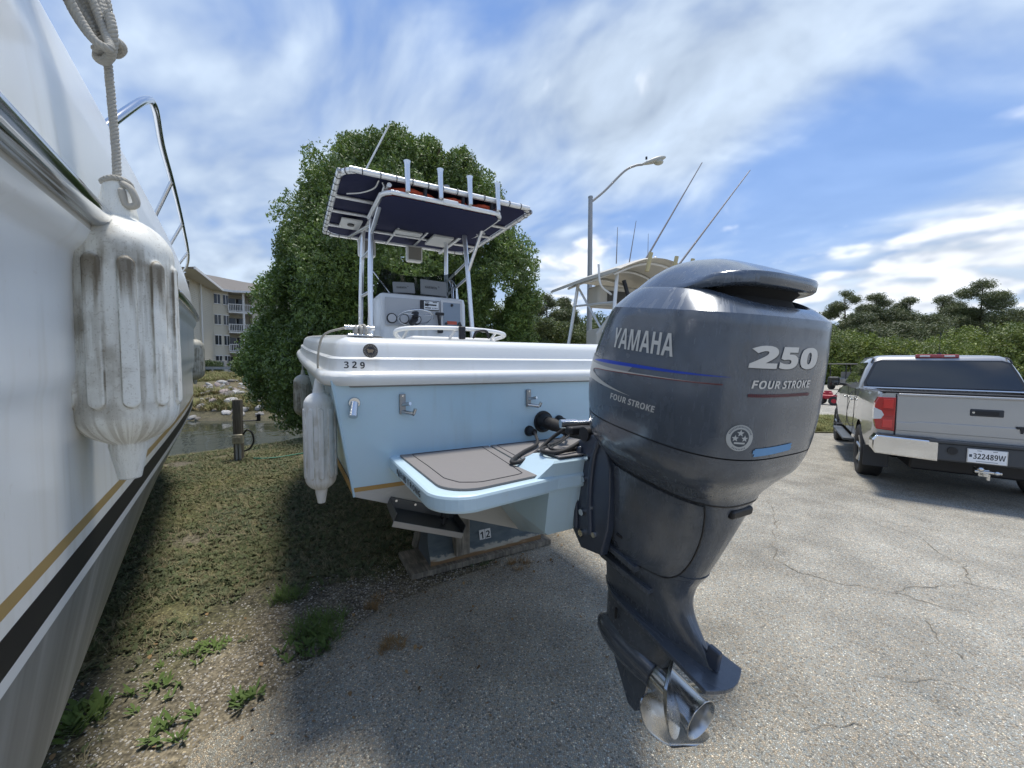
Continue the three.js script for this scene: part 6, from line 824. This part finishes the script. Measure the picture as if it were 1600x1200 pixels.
// ---------------------------------------------------------------- apartment block across the creek
{
  const b = thing('apartment_building', 'four storey tan apartment block with white balconies and brown hip roof', 'building', [-41, 0.7, -56]);
  const L = (x, d) => [x + 41, -(d - 56)], pts = { A: L(-36.6, 42), B: L(-41.9, 56), C: L(-41.0, 57.8), D: L(-42.6, 59.0), E: L(-40.3, 61.2), F: L(-38.7, 59.6), G: L(-28, 67) };
  const sideMat = mat(0.60, 0.56, 0.46, 0.85), trimM = mat(0.72, 0.71, 0.68, 0.6), pane = phys(0.03, 0.035, 0.04, 0.08), HT = 11.4;
  const wall = (p, q, h0, h1, m = sideMat, nm = 'wall', t = 0.2) => { const [x0, z0] = pts[p] || p, [x1, z1] = pts[q] || q, len = Math.hypot(x1 - x0, z1 - z0), lap = m === sideMat ? 0.045 : 0, n = lap ? Math.round((h1 - h0) / 0.24) : 1, pr = [[-t, h0]]; for (let k = 0; k < n; k++) pr.push([lap, lerp(h0, h1, k / n)], [0, lerp(h0, h1, (k + 1) / n)]); pr.push([-t, h1]); const g = slab(pr.map(([z, y]) => [-z, y]), len); g.rotateY(Math.PI / 2); g.rotateY(-Math.atan2(z1 - z0, x1 - x0)); g.translate(x0, 0, z0); return part(b, nm, g, m); };
  const walls = { AB: wall('A', 'B', 0, HT), BC: wall('B', 'C', 0, HT), DE: wall('D', 'E', 0, HT), CD: wall('C', 'D', 0, HT), EF: wall('E', 'F', 0, HT), FG: wall('F', 'G', 0, HT) };
  const out = (p, q) => { const [x0, z0] = pts[p], [x1, z1] = pts[q], l = Math.hypot(x1 - x0, z1 - z0); return { x0, z0, ux: (x1 - x0) / l, uz: (z1 - z0) / l, l, ry: -Math.atan2(z1 - z0, x1 - x0) }; };
  const onWall = (p, q, s, y, w, h, t, dz, m, nm, parent) => { const o = out(p, q), g = new THREE.BoxGeometry(w, h, t); g.translate(0, 0, dz); g.rotateY(o.ry); g.translate(o.x0 + o.ux * s, y, o.z0 + o.uz * s); return part(parent, nm, g, m); };
  for (let f = 0; f < 4; f++) {
    const y = f * 2.9 + 1.6;
    for (const [p, q, s, w, h] of [['A', 'B', 4, 1.4, 1.4], ['A', 'B', 6.2, 1.0, 1.4], ['B', 'C', 0.55, 0.75, 1.3], ['B', 'C', 1.65, 0.6, 1.3], ['C', 'D', 0.8, 0.9, 1.4], ['F', 'G', 4, 1.2, 1.4], ['F', 'G', 7, 1.2, 1.4]]) { const wd = onWall(p, q, s, y, w, h, 0.1, 0.04, pane, 'window', b); onWall(p, q, s, y + h / 2 + 0.05, w + 0.2, 0.1, 0.14, 0.06, trimM, 'frame', wd); onWall(p, q, s, y - h / 2 - 0.05, w + 0.2, 0.1, 0.14, 0.06, trimM, 'sill', wd); onWall(p, q, s, y, 0.06, h, 0.12, 0.06, trimM, 'mullion', wd); }
    const dr = onWall('D', 'E', 1.5, f * 2.9 + 1.1, 1.7, 2.1, 0.1, 0.05, pane, 'balcony_door', b); onWall('D', 'E', 1.5, f * 2.9 + 1.1, 0.08, 2.1, 0.14, 0.07, trimM, 'frame', dr);
    for (const [p, q] of [['A', 'B'], ['B', 'C'], ['F', 'G']]) if (f) wall(p, q, f * 2.9 - 0.1, f * 2.9 + 0.12, trimM, 'trim_band', 0.14).position.add(V(0, 0, 0));
    const [cx, cz] = pts.C, [fx, fz] = pts.F, n = V(fz - cz, 0, -(fx - cx)).normalize().multiplyScalar(-0.5);
    const sl = new THREE.Shape([[cx + n.x, cz + n.z], [fx + n.x, fz + n.z], [pts.E[0], pts.E[1]], [pts.D[0], pts.D[1]]].map(([x, z]) => new THREE.Vector2(x, z))), sg = new THREE.ExtrudeGeometry(sl, { depth: 0.22, bevelEnabled: false }); sg.rotateX(Math.PI / 2); sg.translate(0, f * 2.9 + 0.02, 0);
    const bal = part(b, 'balcony', sg, trimM); if (f) { const a = V(cx + n.x, f * 2.9, cz + n.z), e = V(fx + n.x, f * 2.9, fz + n.z); part(bal, 'rail', merge([bar(a.clone().setY(a.y + 1.05), e.clone().setY(a.y + 1.05), 0.06, 6), bar(a.clone().setY(a.y + 0.12), e.clone().setY(a.y + 0.12), 0.05, 6)]), trimM); for (let k = 0; k <= 14; k++) { const p = a.clone().lerp(e, k / 14); part(bal, 'baluster', bar(p.clone().setY(a.y + 0.1), p.clone().setY(a.y + 1.05), k % 14 ? 0.035 : 0.08, 6), trimM); } }
    for (const t of [0.33, 0.62]) { const p = V(lerp(cx, fx, t) + n.x * 0.7, f * 2.9, lerp(cz, fz, t) + n.z * 0.7); if (t > 0.5 || f === 0) part(b, 'column', bar(p, p.clone().setY(f * 2.9 + 2.9), 0.16, 8), trimM); }
  }
  part(b, 'downspout', bar([pts.A[0] - 3.3, 0, pts.A[1] - 9.4], [pts.A[0] - 3.3, HT, pts.A[1] - 9.4], 0.09, 6), trimM);
  // roof: fascia round the eaves, hip planes up to a ridge
  const eave = [[6.4, 12.2], [0.2, -0.7 + 0.2], [0.9, -1.6], [3.6, -2.2], [14, -11.5]].map(([x, z]) => V(x, HT + 0.02, z)), ridge = [V(-3.5, HT + 2.2, 4), V(-4.5, HT + 3.2, -6), V(-3, HT + 3.2, -10), V(0, HT + 3.2, -14), V(10, HT + 3.2, -22)];
  const rp = [], ri = []; eave.forEach((e, i) => { rp.push(e.x, e.y + 0.25, e.z, ridge[i].x, ridge[i].y, ridge[i].z); if (i) ri.push(2 * i - 2, 2 * i, 2 * i - 1, 2 * i, 2 * i + 1, 2 * i - 1); }); const rg = new THREE.BufferGeometry(); rg.setAttribute('position', new THREE.Float32BufferAttribute(rp, 3)); rg.setIndex(ri); rg.computeVertexNormals(); part(b, 'roof', rg, mat(0.17, 0.155, 0.14, 0.95));
  part(b, 'fascia', merge(eave.slice(1).map((e, i) => { const a = eave[i], len = a.distanceTo(e), g = new THREE.BoxGeometry(len, 0.3, 0.15); g.translate(len / 2, 0.12, 0); g.rotateY(-Math.atan2(e.z - a.z, e.x - a.x)); g.translate(a.x, a.y, a.z); return g; })), trimM);
  const sf = new THREE.Shape([...eave.map((e) => new THREE.Vector2(e.x, e.z)), new THREE.Vector2(pts.G[0], pts.G[1]), new THREE.Vector2(pts.E[0], pts.E[1]), new THREE.Vector2(pts.D[0] - 0.5, pts.D[1]), new THREE.Vector2(pts.A[0], pts.A[1])]), so = new THREE.ShapeGeometry(sf); so.rotateX(Math.PI / 2); so.translate(0, HT - 0.01, 0); part(b, 'soffit', so, mat(0.5, 0.47, 0.4, 0.8));
  part(b, 'back_wall', new THREE.BoxGeometry(0.3, HT, 14).translate(-8, HT / 2, 4), sideMat);
}
{ // guard rail, clipped hedge and bin store before the flats
  const a = at(300, 580, 45), c = at(430, 582, 45), y = groundY(a.x, 45), g = thing('guard_rail', 'galvanised steel guard rail along the road before the flats', 'guard rail', [a.x, y, -45]), len = c.x - a.x;
  const w = []; for (let i = 0; i <= 8; i++) w.push([0.05 * Math.sin(i / 8 * 6.283 * 2 + 1.57), 0.45 + 0.31 * i / 8]); part(g, 'beam', sheet(1, 8, (u, v) => V(u * len, w[Math.round(v * 8)][1], w[Math.round(v * 8)][0] + 0.08)), mat(0.38, 0.4, 0.41, 0.45, { metalness: 0.5, side: THREE.DoubleSide })); for (let x = 0.4; x < len; x += 1.9) part(g, 'post', rbox(0.15, 0.8, 0.12, x, 0.36, -0.02, 0.01), mat(0.3, 0.3, 0.28, 0.7));
  const road = new THREE.BoxGeometry(60, 0.1, 5); road.translate(a.x + 8, y + 0.0, -48.5); structure('road', road, mat(0.09, 0.09, 0.09, 0.9));
  const hp = at(327, 583, 50), h = thing('hedge', 'small clipped green hedge below the tan flats', 'hedge', [hp.x, groundY(hp.x, 50), hp.z]); part(h, 'stem', bar([0, 0, 0], [0, 0.8, 0], 0.05), bark); crown(h, 'foliage', [[-0.9, 0.7, 0, 0.8, 0.9], [0, 0.8, 0, 0.8, 0.9], [0.9, 0.7, 0, 0.75, 0.9]], 900, leafSpray(8, 0.14, 0.14, 19), (k, r) => { const q = r(); k.setRGB(lerp(0.05, 0.1, q), lerp(0.1, 0.17, q), 0.03); }, 3, 0.2, 0.4, 1);
  const bp = at(344, 583, 51), bn = thing('air_conditioner', 'grey slatted air conditioning unit beside the clipped hedge', 'air conditioner', [bp.x, groundY(bp.x, 51), bp.z], 0.3); part(bn, 'case', rbox(1.3, 1.5, 1.0, 0, 0.75, 0, 0.05), mat(0.28, 0.28, 0.27, 0.6)); for (let k = 0; k < 8; k++) part(bn, 'slat', rbox(1.2, 0.06, 0.04, 0, 0.25 + k * 0.15, 0.51, 0.01), mat(0.2, 0.2, 0.2, 0.6));
}
// ---------------------------------------------------------------- service post, hose
{
  const p = at(374, 720, 6.75), y0 = groundY(p.x, 6.75), t = thing('service_post', 'weathered wooden post carrying a small electric outlet box', 'post', [p.x, y0, p.z], 0.25), wood = mat(0.6, 0.58, 0.55, 0.95, { map: woodTex });
  part(t, 'post', rbox(0.12, 1.06, 0.12, 0, 0.5, 0, 0.008), wood); const bx = part(t, 'outlet_box', rbox(0.15, 0.15, 0.08, 0.03, 0.37, 0.1, 0.008), mat(0.42, 0.38, 0.28, 0.6)); part(bx, 'cover_flap', merge([rbox(0.045, 0.08, 0.02, 0.0, 0.37, 0.145, 0.006), rbox(0.045, 0.08, 0.02, 0.06, 0.37, 0.145, 0.006)]), mat(0.3, 0.27, 0.2, 0.6));
  part(t, 'conduit', merge([bar([0.0, 0, 0.09], [0.0, 0.3, 0.09], 0.018, 10), bar([0.05, 0, 0.09], [0.05, 0.3, 0.09], 0.018, 10)]), mat(0.34, 0.34, 0.33, 0.6)); part(t, 'power_cord', tube([[0.1, 0.44, 0.1], [0.17, 0.52, 0.1], [0.24, 0.46, 0.1], [0.26, 0.32, 0.1], [0.2, 0.2, 0.1], [0.12, 0.16, 0.1]], 0.014, 50, 8), M.black); part(t, 'lamp_stub', merge([cyl(0.03, 0.03, 0.12, 0.28, 0.7, -0.1, 12), bar([0.06, 0.66, -0.02], [0.28, 0.65, -0.1], 0.012, 6)]), M.black);
  const hz = thing('garden_hose', 'thin green garden hose trailing across the lawn from the post', 'hose', [p.x, 0, p.z]), hp = []; for (let i = 0; i <= 14; i++) { const x = 0.25 + i * 0.16, z = -0.12 * i + 0.18 * Math.sin(i * 0.8); hp.push([x, groundY(p.x + x, 6.75 - z) + 0.02, z]); } part(hz, 'pipe', tube(hp, 0.011, 120, 7), mat(0.04, 0.2, 0.13, 0.5));
}
// ---------------------------------------------------------------- street lamp
{
  const D = 14, foot = at(920, 600, D), t = thing('street_lamp', 'tall grey street lamp with a curved arm over the lot', 'street lamp', [foot.x, plane(foot.x), -D]), y0 = plane(foot.x), q = (px, py) => { const p = at(px, py, D); return V(p.x - foot.x, p.y - y0, 0); }, met = mat(0.34, 0.34, 0.335, 0.5, { metalness: 0.35 });
  part(t, 'pole', bar([0, 0, 0], [0, q(920, 308).y, 0], 0.11, 16, 0.075), met); part(t, 'base_plate', rbox(0.34, 0.04, 0.34, 0, 0.02, 0, 0.008), met); part(t, 'pole_cap', cyl(0.08, 0.085, 0.05, 0, q(920, 308).y, 0, 16), met);
  part(t, 'arm', tube([q(921, 318), q(945, 298), q(975, 268), q(992, 259), q(1004, 257)], 0.04, 60, 10), met);
  const hd = part(t, 'lamp_head', (() => { const rings = []; for (let i = 0; i <= 14; i++) { const u = i / 14, c = q(lerp(1001, 1040, u), lerp(257.5, 246, u)), e = Math.pow(Math.sin(Math.PI * clamp(0.06 + 0.92 * u)), 0.6); rings.push(Array.from({ length: 18 }, (_, k) => { const a = k / 18 * 6.283; return V(c.x, c.y + (Math.sin(a) > 0 ? 0.13 : 0.1) * e * Math.sin(a) * (0.5 + 0.6 * u), 0.17 * e * Math.cos(a) * (0.4 + 0.7 * u)); })); } return loft(rings, true, true, 0.9); })(), mat(0.44, 0.44, 0.40, 0.5)); part(hd, 'lens', (() => { const c = q(1029, 252), g = new THREE.SphereGeometry(0.15, 20, 12); g.scale(1.1, 0.62, 0.9); g.translate(c.x, c.y - 0.03, 0); return g; })(), phys(0.42, 0.42, 0.36, 0.2, { clearcoat: 0.6 })); const cp = q(1010, 247); part(hd, 'photocell', cyl(0.035, 0.035, 0.08, cp.x, cp.y, 0, 12), M.dark);
}
// ---------------------------------------------------------------- second boat with a tan hardtop
{
  const D = 8.2, c = at(970, 600, D), t = thing('fishing_boat', 'tan hardtop fishing boat with outriggers beyond the blue boat', 'boat', [c.x, 0, c.z], 0.42), cream = mat(0.52, 0.49, 0.42, 0.5), tan = mat(0.5, 0.42, 0.22, 0.6), tubeM = mat(0.7, 0.7, 0.68, 0.35, { metalness: 0.3 });
  const inv = new THREE.Matrix4().makeRotationY(-0.42), q = (px, py, d = D) => at(px, py, d).sub(V(c.x, 0, c.z)).applyMatrix4(inv);
  const hs = []; for (let i = 0; i <= 16; i++) { const F = lerp(-2.2, 4.4, i / 16), k = i < 8 ? 1 : Math.cos((i - 8) / 8 * 1.5), w = 1.15 * Math.max(0.02, k), y0 = 0.6 + (i > 10 ? 0.06 * (i - 10) : 0), yt = 1.78 + 0.02 * i; hs.push([V(0, y0, -F), V(w * 0.8, y0 + 0.35, -F), V(w, yt - 0.1, -F), V(w, yt, -F), V(0, yt + 0.02, -F), V(-w, yt, -F), V(-w, yt - 0.1, -F), V(-w * 0.8, y0 + 0.35, -F)]); }
  part(t, 'hull', loft(hs.map((r) => r.slice().reverse()), true, true, 0.5), cream);
  const rim = (px) => px, W2 = 0.95; void rim;
  part(t, 'hardtop', (() => { const rings = []; for (let i = 0; i <= 18; i++) { const u = i / 18, x = lerp(-W2, W2, u), y = 3.26 + 0.27 * Math.sin(Math.PI * u); rings.push([V(x, y, 1.1), V(x, y + 0.03, 1.0), V(x, y + 0.05, 0), V(x, y + 0.03, -1.2), V(x, y, -1.3), V(x, y - 0.03, -1.2), V(x, y - 0.015, 0), V(x, y - 0.03, 1.0)]); } return loft(rings, true, true, 0.5); })(), cream);
  for (const z of [0.9, 0.2, -0.6]) part(t, 'top_rib', tube(Array.from({ length: 9 }, (_, i) => [lerp(-W2 * 0.95, W2 * 0.95, i / 8), 3.22 + 0.26 * Math.sin(Math.PI * i / 8), z]), 0.025, 40, 8), tubeM);
  for (const x of [-0.38, 0.22, 0.62, 1.0]) part(t, 'rod_holder', bar([x, 3.26, 1.12], [x + 0.05, 3.58, 1.16], 0.036, 12), tan);
  for (const s of [-1, 1]) { for (const [z, dz] of [[0.75, 0.1], [-0.5, -0.1]]) part(t, 'leg', bar([s * 0.95, 1.75, z + dz], [s * 0.72, 3.36, z], 0.035, 10), tubeM); part(t, 'leg_brace', bar([s * 0.92, 2.0, 0.8], [s * 0.74, 3.2, -0.45], 0.022, 8), tubeM); part(t, 'leg_brace', bar([s * 0.82, 2.75, 0.76], [s * 0.8, 2.85, -0.5], 0.022, 8), tubeM); part(t, 'top_brace', tube([[s * 0.82, 2.9, 0.7], [s * 1.05, 3.05, 0.7], [s * 1.1, 3.4, 0.7]], 0.02, 20, 8), tubeM); }
  part(t, 'console', merge([rbox(1.1, 0.75, 0.8, 0, 2.0, -0.1, 0.08, 3)]), cream); part(t, 'dash', rbox(0.8, 0.4, 0.02, 0.1, 2.1, 0.31, 0.02), M.black);
  const eb = part(t, 'electronics_box', rbox(1.25, 0.42, 0.4, 0.05, 3.02, -0.2, 0.06, 3), cream); part(eb, 'box_door', rbox(0.9, 0.24, 0.03, 0.08, 3.0, 0.01, 0.04), mat(0.05, 0.045, 0.035, 0.5));
  part(t, 'windscreen_sign', rbox(0.16, 0.3, 0.01, -0.5, 2.6, 0.5, 0.004), mat(0.62, 0.66, 0.68, 0.4)); part(t, 'rod_tube', bar([-0.62, 3.15, 0.8], [-0.5, 2.78, 0.82], 0.035, 10), M.black);
  part(t, 'side_panel', slab([[-1.0, 1.75], [-0.35, 1.75], [-0.5, 2.5], [-0.7, 2.55], [-1.0, 2.2]], 0.04, 0.01).translate(0, 0, 0.5), cream);
  const pole = (a, b, r, nm = 'outrigger') => part(t, nm, bar(a, b, r, 8, r * 0.45), mat(0.25, 0.23, 0.22, 0.45, { metalness: 0.4 }));
  pole(q(1005, 412, 8.2), q(1097, 254, 8.6), 0.022); pole(q(1062, 412, 7.4), q(1172, 266, 7.8), 0.02); pole(q(963, 412, 8.4), q(965, 355, 8.4), 0.012, 'antenna'); pole(q(983, 412, 8.4), q(994, 345, 8.4), 0.012, 'antenna'); pole(q(1012, 412, 8.4), q(1013, 365, 8.4), 0.008, 'antenna'); part(t, 'light_arm', merge([bar(q(1007, 410, 8.3), q(1024, 404, 8.3), 0.018, 8), new THREE.SphereGeometry(0.045, 12, 8).translate(q(1024, 404, 8.3).x, q(1024, 404, 8.3).y, q(1024, 404, 8.3).z)]), tubeM);
  for (const z of [1.6, -2.2]) for (const s of [-1, 1]) part(t, 'stand', merge([bar([s * 1.0, 0, z], [s * 0.7, 0.95, z], 0.04, 8), rbox(0.3, 0.04, 0.3, s * 0.68, 0.97, z, 0.01)]), M.dark); part(t, 'keel_block', rbox(0.4, 0.6, 0.5, 0, 0.3, 1.2, 0.02), mat(0.3, 0.27, 0.22, 0.9));
}
// ---------------------------------------------------------------- blocking under the blue boat
{
  const put = (x, y, z) => toWorld(x, y, z), wood = mat(0.8, 0.78, 0.74, 0.95, { map: woodTex, bumpMap: rough1, bumpScale: 0.004 }), gy = (x, z) => { const w = toWorld(x, 0, z); return Math.max(groundY(w.x, -w.z), plane(w.x) + 0.006); };
  const b0 = put(0.15, gy(0.15, -1.1), -1.1), pk = thing('timber_plank', 'wide weathered grey plank lying flat under the keel block', 'plank', b0.toArray(), BYAW); part(pk, 'board', metreUV(rbox(1.26, 0.045, 0.42, 0, 0.026, -0.03, 0.006), 2, 2), wood); 
  const kb = thing('keel_block', 'dark grey flared keel block with rusty foot marked twelve', 'block', put(0.19, b0.y + 0.05, -1.14).toArray(), BYAW), steelM = mat(0.085, 0.1, 0.108, 0.6, { bumpMap: rough1, bumpScale: 0.003 });
  const foot = bytes(512, 256, (i, j, c) => { const x = i / 512, y = j / 256, n = fbm(x * 30, y * 8, 5, 410, 30), m = fbm(x * 12 + 3, y * 12, 4, 414, 12), k = sst(0.40, 0.30, y + (n - 0.5) * 0.3), rust = sst(0.22, 0.12, y + (m - 0.5) * 0.25); let r = lerp(84, 160, k), g = lerp(94, 156, k), b = lerp(98, 144, k); r = lerp(r, 128, rust); g = lerp(g, 102, rust); b = lerp(b, 72, rust); c[0] = r + 30 * (m - 0.5); c[1] = g + 30 * (m - 0.5); c[2] = b + 26 * (m - 0.5); });
  const prof = [[0.0, 0.17], [0.035, 0.168], [0.07, 0.15], [0.12, 0.115], [0.17, 0.1], [0.30, 0.095]], NX = 1.02;
  const g = sheet(10, 20, (u, v) => { const t = v * 5, i = Math.min(4, Math.floor(t)), y = lerp(prof[i][0], prof[i + 1][0], t - i), z = lerp(prof[i][1], prof[i + 1][1], t - i); return V(lerp(-NX / 2, NX / 2, u), y, z); });
  const capS = slab([...prof.map(([y, z]) => [z, y]), ...prof.slice().reverse().map(([y, z]) => [-z, y])], NX - 0.004); capS.rotateY(-Math.PI / 2); capS.translate(NX / 2 - 0.002, 0, 0);
  part(kb, 'block_body', capS, steelM); part(kb, 'block_face', g.translate(0, 0, 0.002), new THREE.MeshStandardMaterial({ map: foot, roughness: 0.8 }));
  const sg = new THREE.PlaneGeometry(0.105, 0.085).rotateX(-0.25).translate(-0.02, 0.135, 0.122); part(kb, 'number_sticker', sg, new THREE.MeshStandardMaterial({ roughness: 0.5, map: canvasTex(256, 208, (c, w, h) => { c.fillStyle = '#c9c9c5'; c.fillRect(0, 0, w, h); c.fillStyle = '#3a3f42'; c.fillRect(124, 0, 8, h); c.fillStyle = '#101112'; c.font = 'bold 190px sans-serif'; c.textAlign = 'center'; c.textBaseline = 'middle'; c.fillText('1', 62, 110); c.fillText('2', 192, 110); }) }));
  const w1 = thing('timber_block', 'dark upright timber block wedged beneath the blue boat keel', 'block', put(-0.06, b0.y + 0.09, -1.0).toArray(), BYAW); part(w1, 'timber', metreUV(rbox(0.12, 0.56, 0.12, 0.0, 0.28, 0.0, 0.008), 2, 2), wood); 
  const w2 = thing('timber_block', 'heavy crosswise timber resting on the keel block', 'block', put(0.06, b0.y + 0.352, -1.16).toArray(), BYAW); part(w2, 'timber', metreUV(rbox(0.5, 0.2, 0.24, 0, 0.1, 0, 0.01), 2, 2), wood);
  const w3 = thing('timber_block', 'short sloping timber chock leaning beside the keel block', 'block', put(-0.22, b0.y, -1.52).toArray(), BYAW); const ch = slab([[-0.1, 0], [0.14, 0], [0.12, 0.42], [0.02, 0.44]], 0.14, 0.006); part(w3, 'timber', metreUV(ch, 2, 2), wood);
}
// ---------------------------------------------------------------- red mower and utility cart on the far lot
{
  const D = 18.5, p = at(1293, 630, D), t = thing('push_mower', 'small red mower parked on the far lot ahead of the pickup', 'mower', [p.x, plane(p.x), p.z], -0.9), red = phys(0.36, 0.015, 0.03, 0.35);
  part(t, 'deck', rbox(0.6, 0.2, 0.5, 0, 0.38, 0, 0.07, 3), red); part(t, 'engine', merge([cyl(0.14, 0.16, 0.2, 0, 0.56, 0, 18), rbox(0.34, 0.14, 0.3, 0, 0.52, 0, 0.04)]), red); for (const [x, z] of [[-0.3, 0.28], [0.3, 0.28], [-0.3, -0.28], [0.3, -0.28]]) { const w = part(t, 'wheel', cyl(0.21, 0.21, 0.1, x, 0.21, z, 24, 'z'), M.rubber); part(w, 'hub', cyl(0.1, 0.1, 0.11, x, 0.21, z, 18, 'z'), red); } part(t, 'handle', merge([tube([[0.3, 0.45, 0.2], [0.62, 0.95, 0.2], [0.7, 1.0, 0.2], [0.7, 1.0, -0.2], [0.62, 0.95, -0.2], [0.3, 0.45, -0.2]], 0.018, 60, 7)]), M.black);
  const q = at(1325, 597, 30), u = thing('utility_cart', 'dark roofed utility cart parked by the far shrubs', 'cart', [q.x, plane(q.x), q.z], 0.2); part(u, 'roof', rbox(2.2, 0.08, 1.3, 0, 1.95, 0, 0.03), mat(0.16, 0.15, 0.14, 0.6)); part(u, 'body', merge([rbox(2.3, 0.5, 1.2, 0, 0.65, 0, 0.1, 3), rbox(0.5, 0.5, 1.1, 0.2, 1.1, 0, 0.08)]), mat(0.2, 0.19, 0.17, 0.6)); for (const [x, z] of [[-0.95, 0.6], [0.95, 0.6], [-0.95, -0.6], [0.95, -0.6]]) part(u, 'post', bar([x, 0.8, z * 0.95], [x, 1.93, z], 0.03, 8), M.black); for (const [x, z] of [[-0.8, 0.6], [0.8, 0.6], [-0.8, -0.6], [0.8, -0.6]]) part(u, 'wheel', cyl(0.28, 0.28, 0.18, x, 0.28, z, 20, 'z'), M.rubber);
}
// grass island on the lot
{
  const g = terrain(spread([[7.2, 15.1, 0.4]]), spread([[10.2, 14.0, 0.3]]), (x, d) => plane(x) + 0.03 + 0.05 * Math.sin(Math.PI * clamp((d - 10.2) / 3.6)) * Math.sin(Math.PI * clamp((x - 7.2) / 7.6)), 0.4, (x, d) => { const k = fbm(x * 1.3, d * 1.3, 3, 40); return [lerp(0.62, 0.5, k), lerp(0.62, 0.58, k), 0.3]; }); structure('grass_island', g, soilMat);
  const r = rng(8), m = new THREE.InstancedMesh(bladeTuft(9, 0.07, 0.004, 0.8, 13), new THREE.MeshStandardMaterial({ color: 0xffffff, roughness: 0.85, side: THREE.DoubleSide }), 9000), o = new THREE.Object3D(), c = new THREE.Color(); for (let i = 0; i < 9000; i++) { const x = 7.3 + 7.4 * r(), d = 10.3 + 3.4 * r(); o.position.set(x, plane(x) + 0.03 + 0.05 * Math.sin(Math.PI * clamp((d - 10.2) / 3.6)) * Math.sin(Math.PI * clamp((x - 7.2) / 7.6)), -d); o.rotation.y = r() * 6.3; o.scale.setScalar(0.8 + r()); o.updateMatrix(); m.setMatrixAt(i, o.matrix); const k = r(); c.setRGB(lerp(0.13, 0.24, k), lerp(0.17, 0.2, k), 0.06); m.setColorAt(i, c); } m.name = 'island_grass'; m.userData = { kind: 'stuff', label: 'short yellowish grass on the island between the lots', category: 'grass' }; m.castShadow = m.receiveShadow = true; scene.add(m);
}
// weeds that stand out of the lawn and the asphalt edge
{
  const onGround = (px, py) => { const u = (px - 800) / FOCAL, v = -(py - 600) / FOCAL, c = Math.cos(PITCH), s = Math.sin(PITCH), k = EYE / -(v * c - s); return [u * k, (c + v * s) * k]; }, g1 = leafMat(0.12, 0.19, 0.035), g2 = leafMat(0.10, 0.165, 0.03), dry = mat(0.30, 0.19, 0.08, 0.9, { side: THREE.DoubleSide });
  const clump = (px, py, label, kind, n, len, seed, R) => { const [x, d] = onGround(px, py), t = thing(kind === 'dry' ? 'dry_grass_tuft' : 'weed_clump', label, kind === 'dry' ? 'dry grass' : 'weed', [x, Math.max(groundY(x, d), plane(x) + 0.004) - 0.003, -d]), r = rng(seed), parts = []; for (let k = 0; k < n; k++) { const g = kind === 'broad' ? bladeTuft(7, len, len * 0.13, 1.0, seed + k, true) : bladeTuft(16, len, kind === 'dry' ? 0.0013 : 0.0022, kind === 'dry' ? 1.2 : 0.75, seed + k), a = r() * 6.3, q = R * Math.sqrt(r()); g.scale(0.7 + 0.6 * r(), 0.7 + 0.6 * r(), 0.7 + 0.6 * r()); g.translate(Math.cos(a) * q, 0, Math.sin(a) * q); parts.push(g); } part(t, 'leaves', mergeGeometries(parts), kind === 'dry' ? dry : seed % 2 ? g1 : g2, 'stuff'); };
  clump(500, 985, 'tallest green grass clump at the edge of the asphalt', 'grass', 30, 0.085, 11, 0.16); clump(480, 1010, 'leafy green weed rosettes just before the tall grass clump', 'broad', 16, 0.06, 12, 0.14); clump(450, 935, 'small green grass tuft behind the tall grass clump', 'grass', 16, 0.08, 21, 0.09);
  clump(388, 1090, 'single bright green weed on bare sand', 'broad', 8, 0.055, 14, 0.06); clump(125, 1130, 'big broad leaved weed against the grey cruiser bottom', 'broad', 20, 0.07, 15, 0.1); clump(235, 1085, 'spreading weed with narrow leaves beside the broad leaved weed', 'broad', 10, 0.045, 16, 0.12); clump(290, 1030, 'patch of low weeds between sand and cruiser', 'broad', 10, 0.04, 17, 0.12); clump(335, 1010, 'patch of fresh green weeds near the lone sand weed', 'broad', 9, 0.04, 19, 0.1); clump(270, 1140, 'straggling weed at the gravel beside the cruiser', 'broad', 9, 0.05, 18, 0.1);
  clump(610, 1012, 'brown dried grass tuft lying on the asphalt', 'dry', 14, 0.05, 31, 0.07); clump(590, 945, 'rusty brown dead weed at the asphalt edge', 'dry', 12, 0.045, 32, 0.09); clump(815, 885, 'straw coloured dead grass growing along the plank', 'dry', 14, 0.05, 33, 0.1);
}

renderer.render(scene, camera);
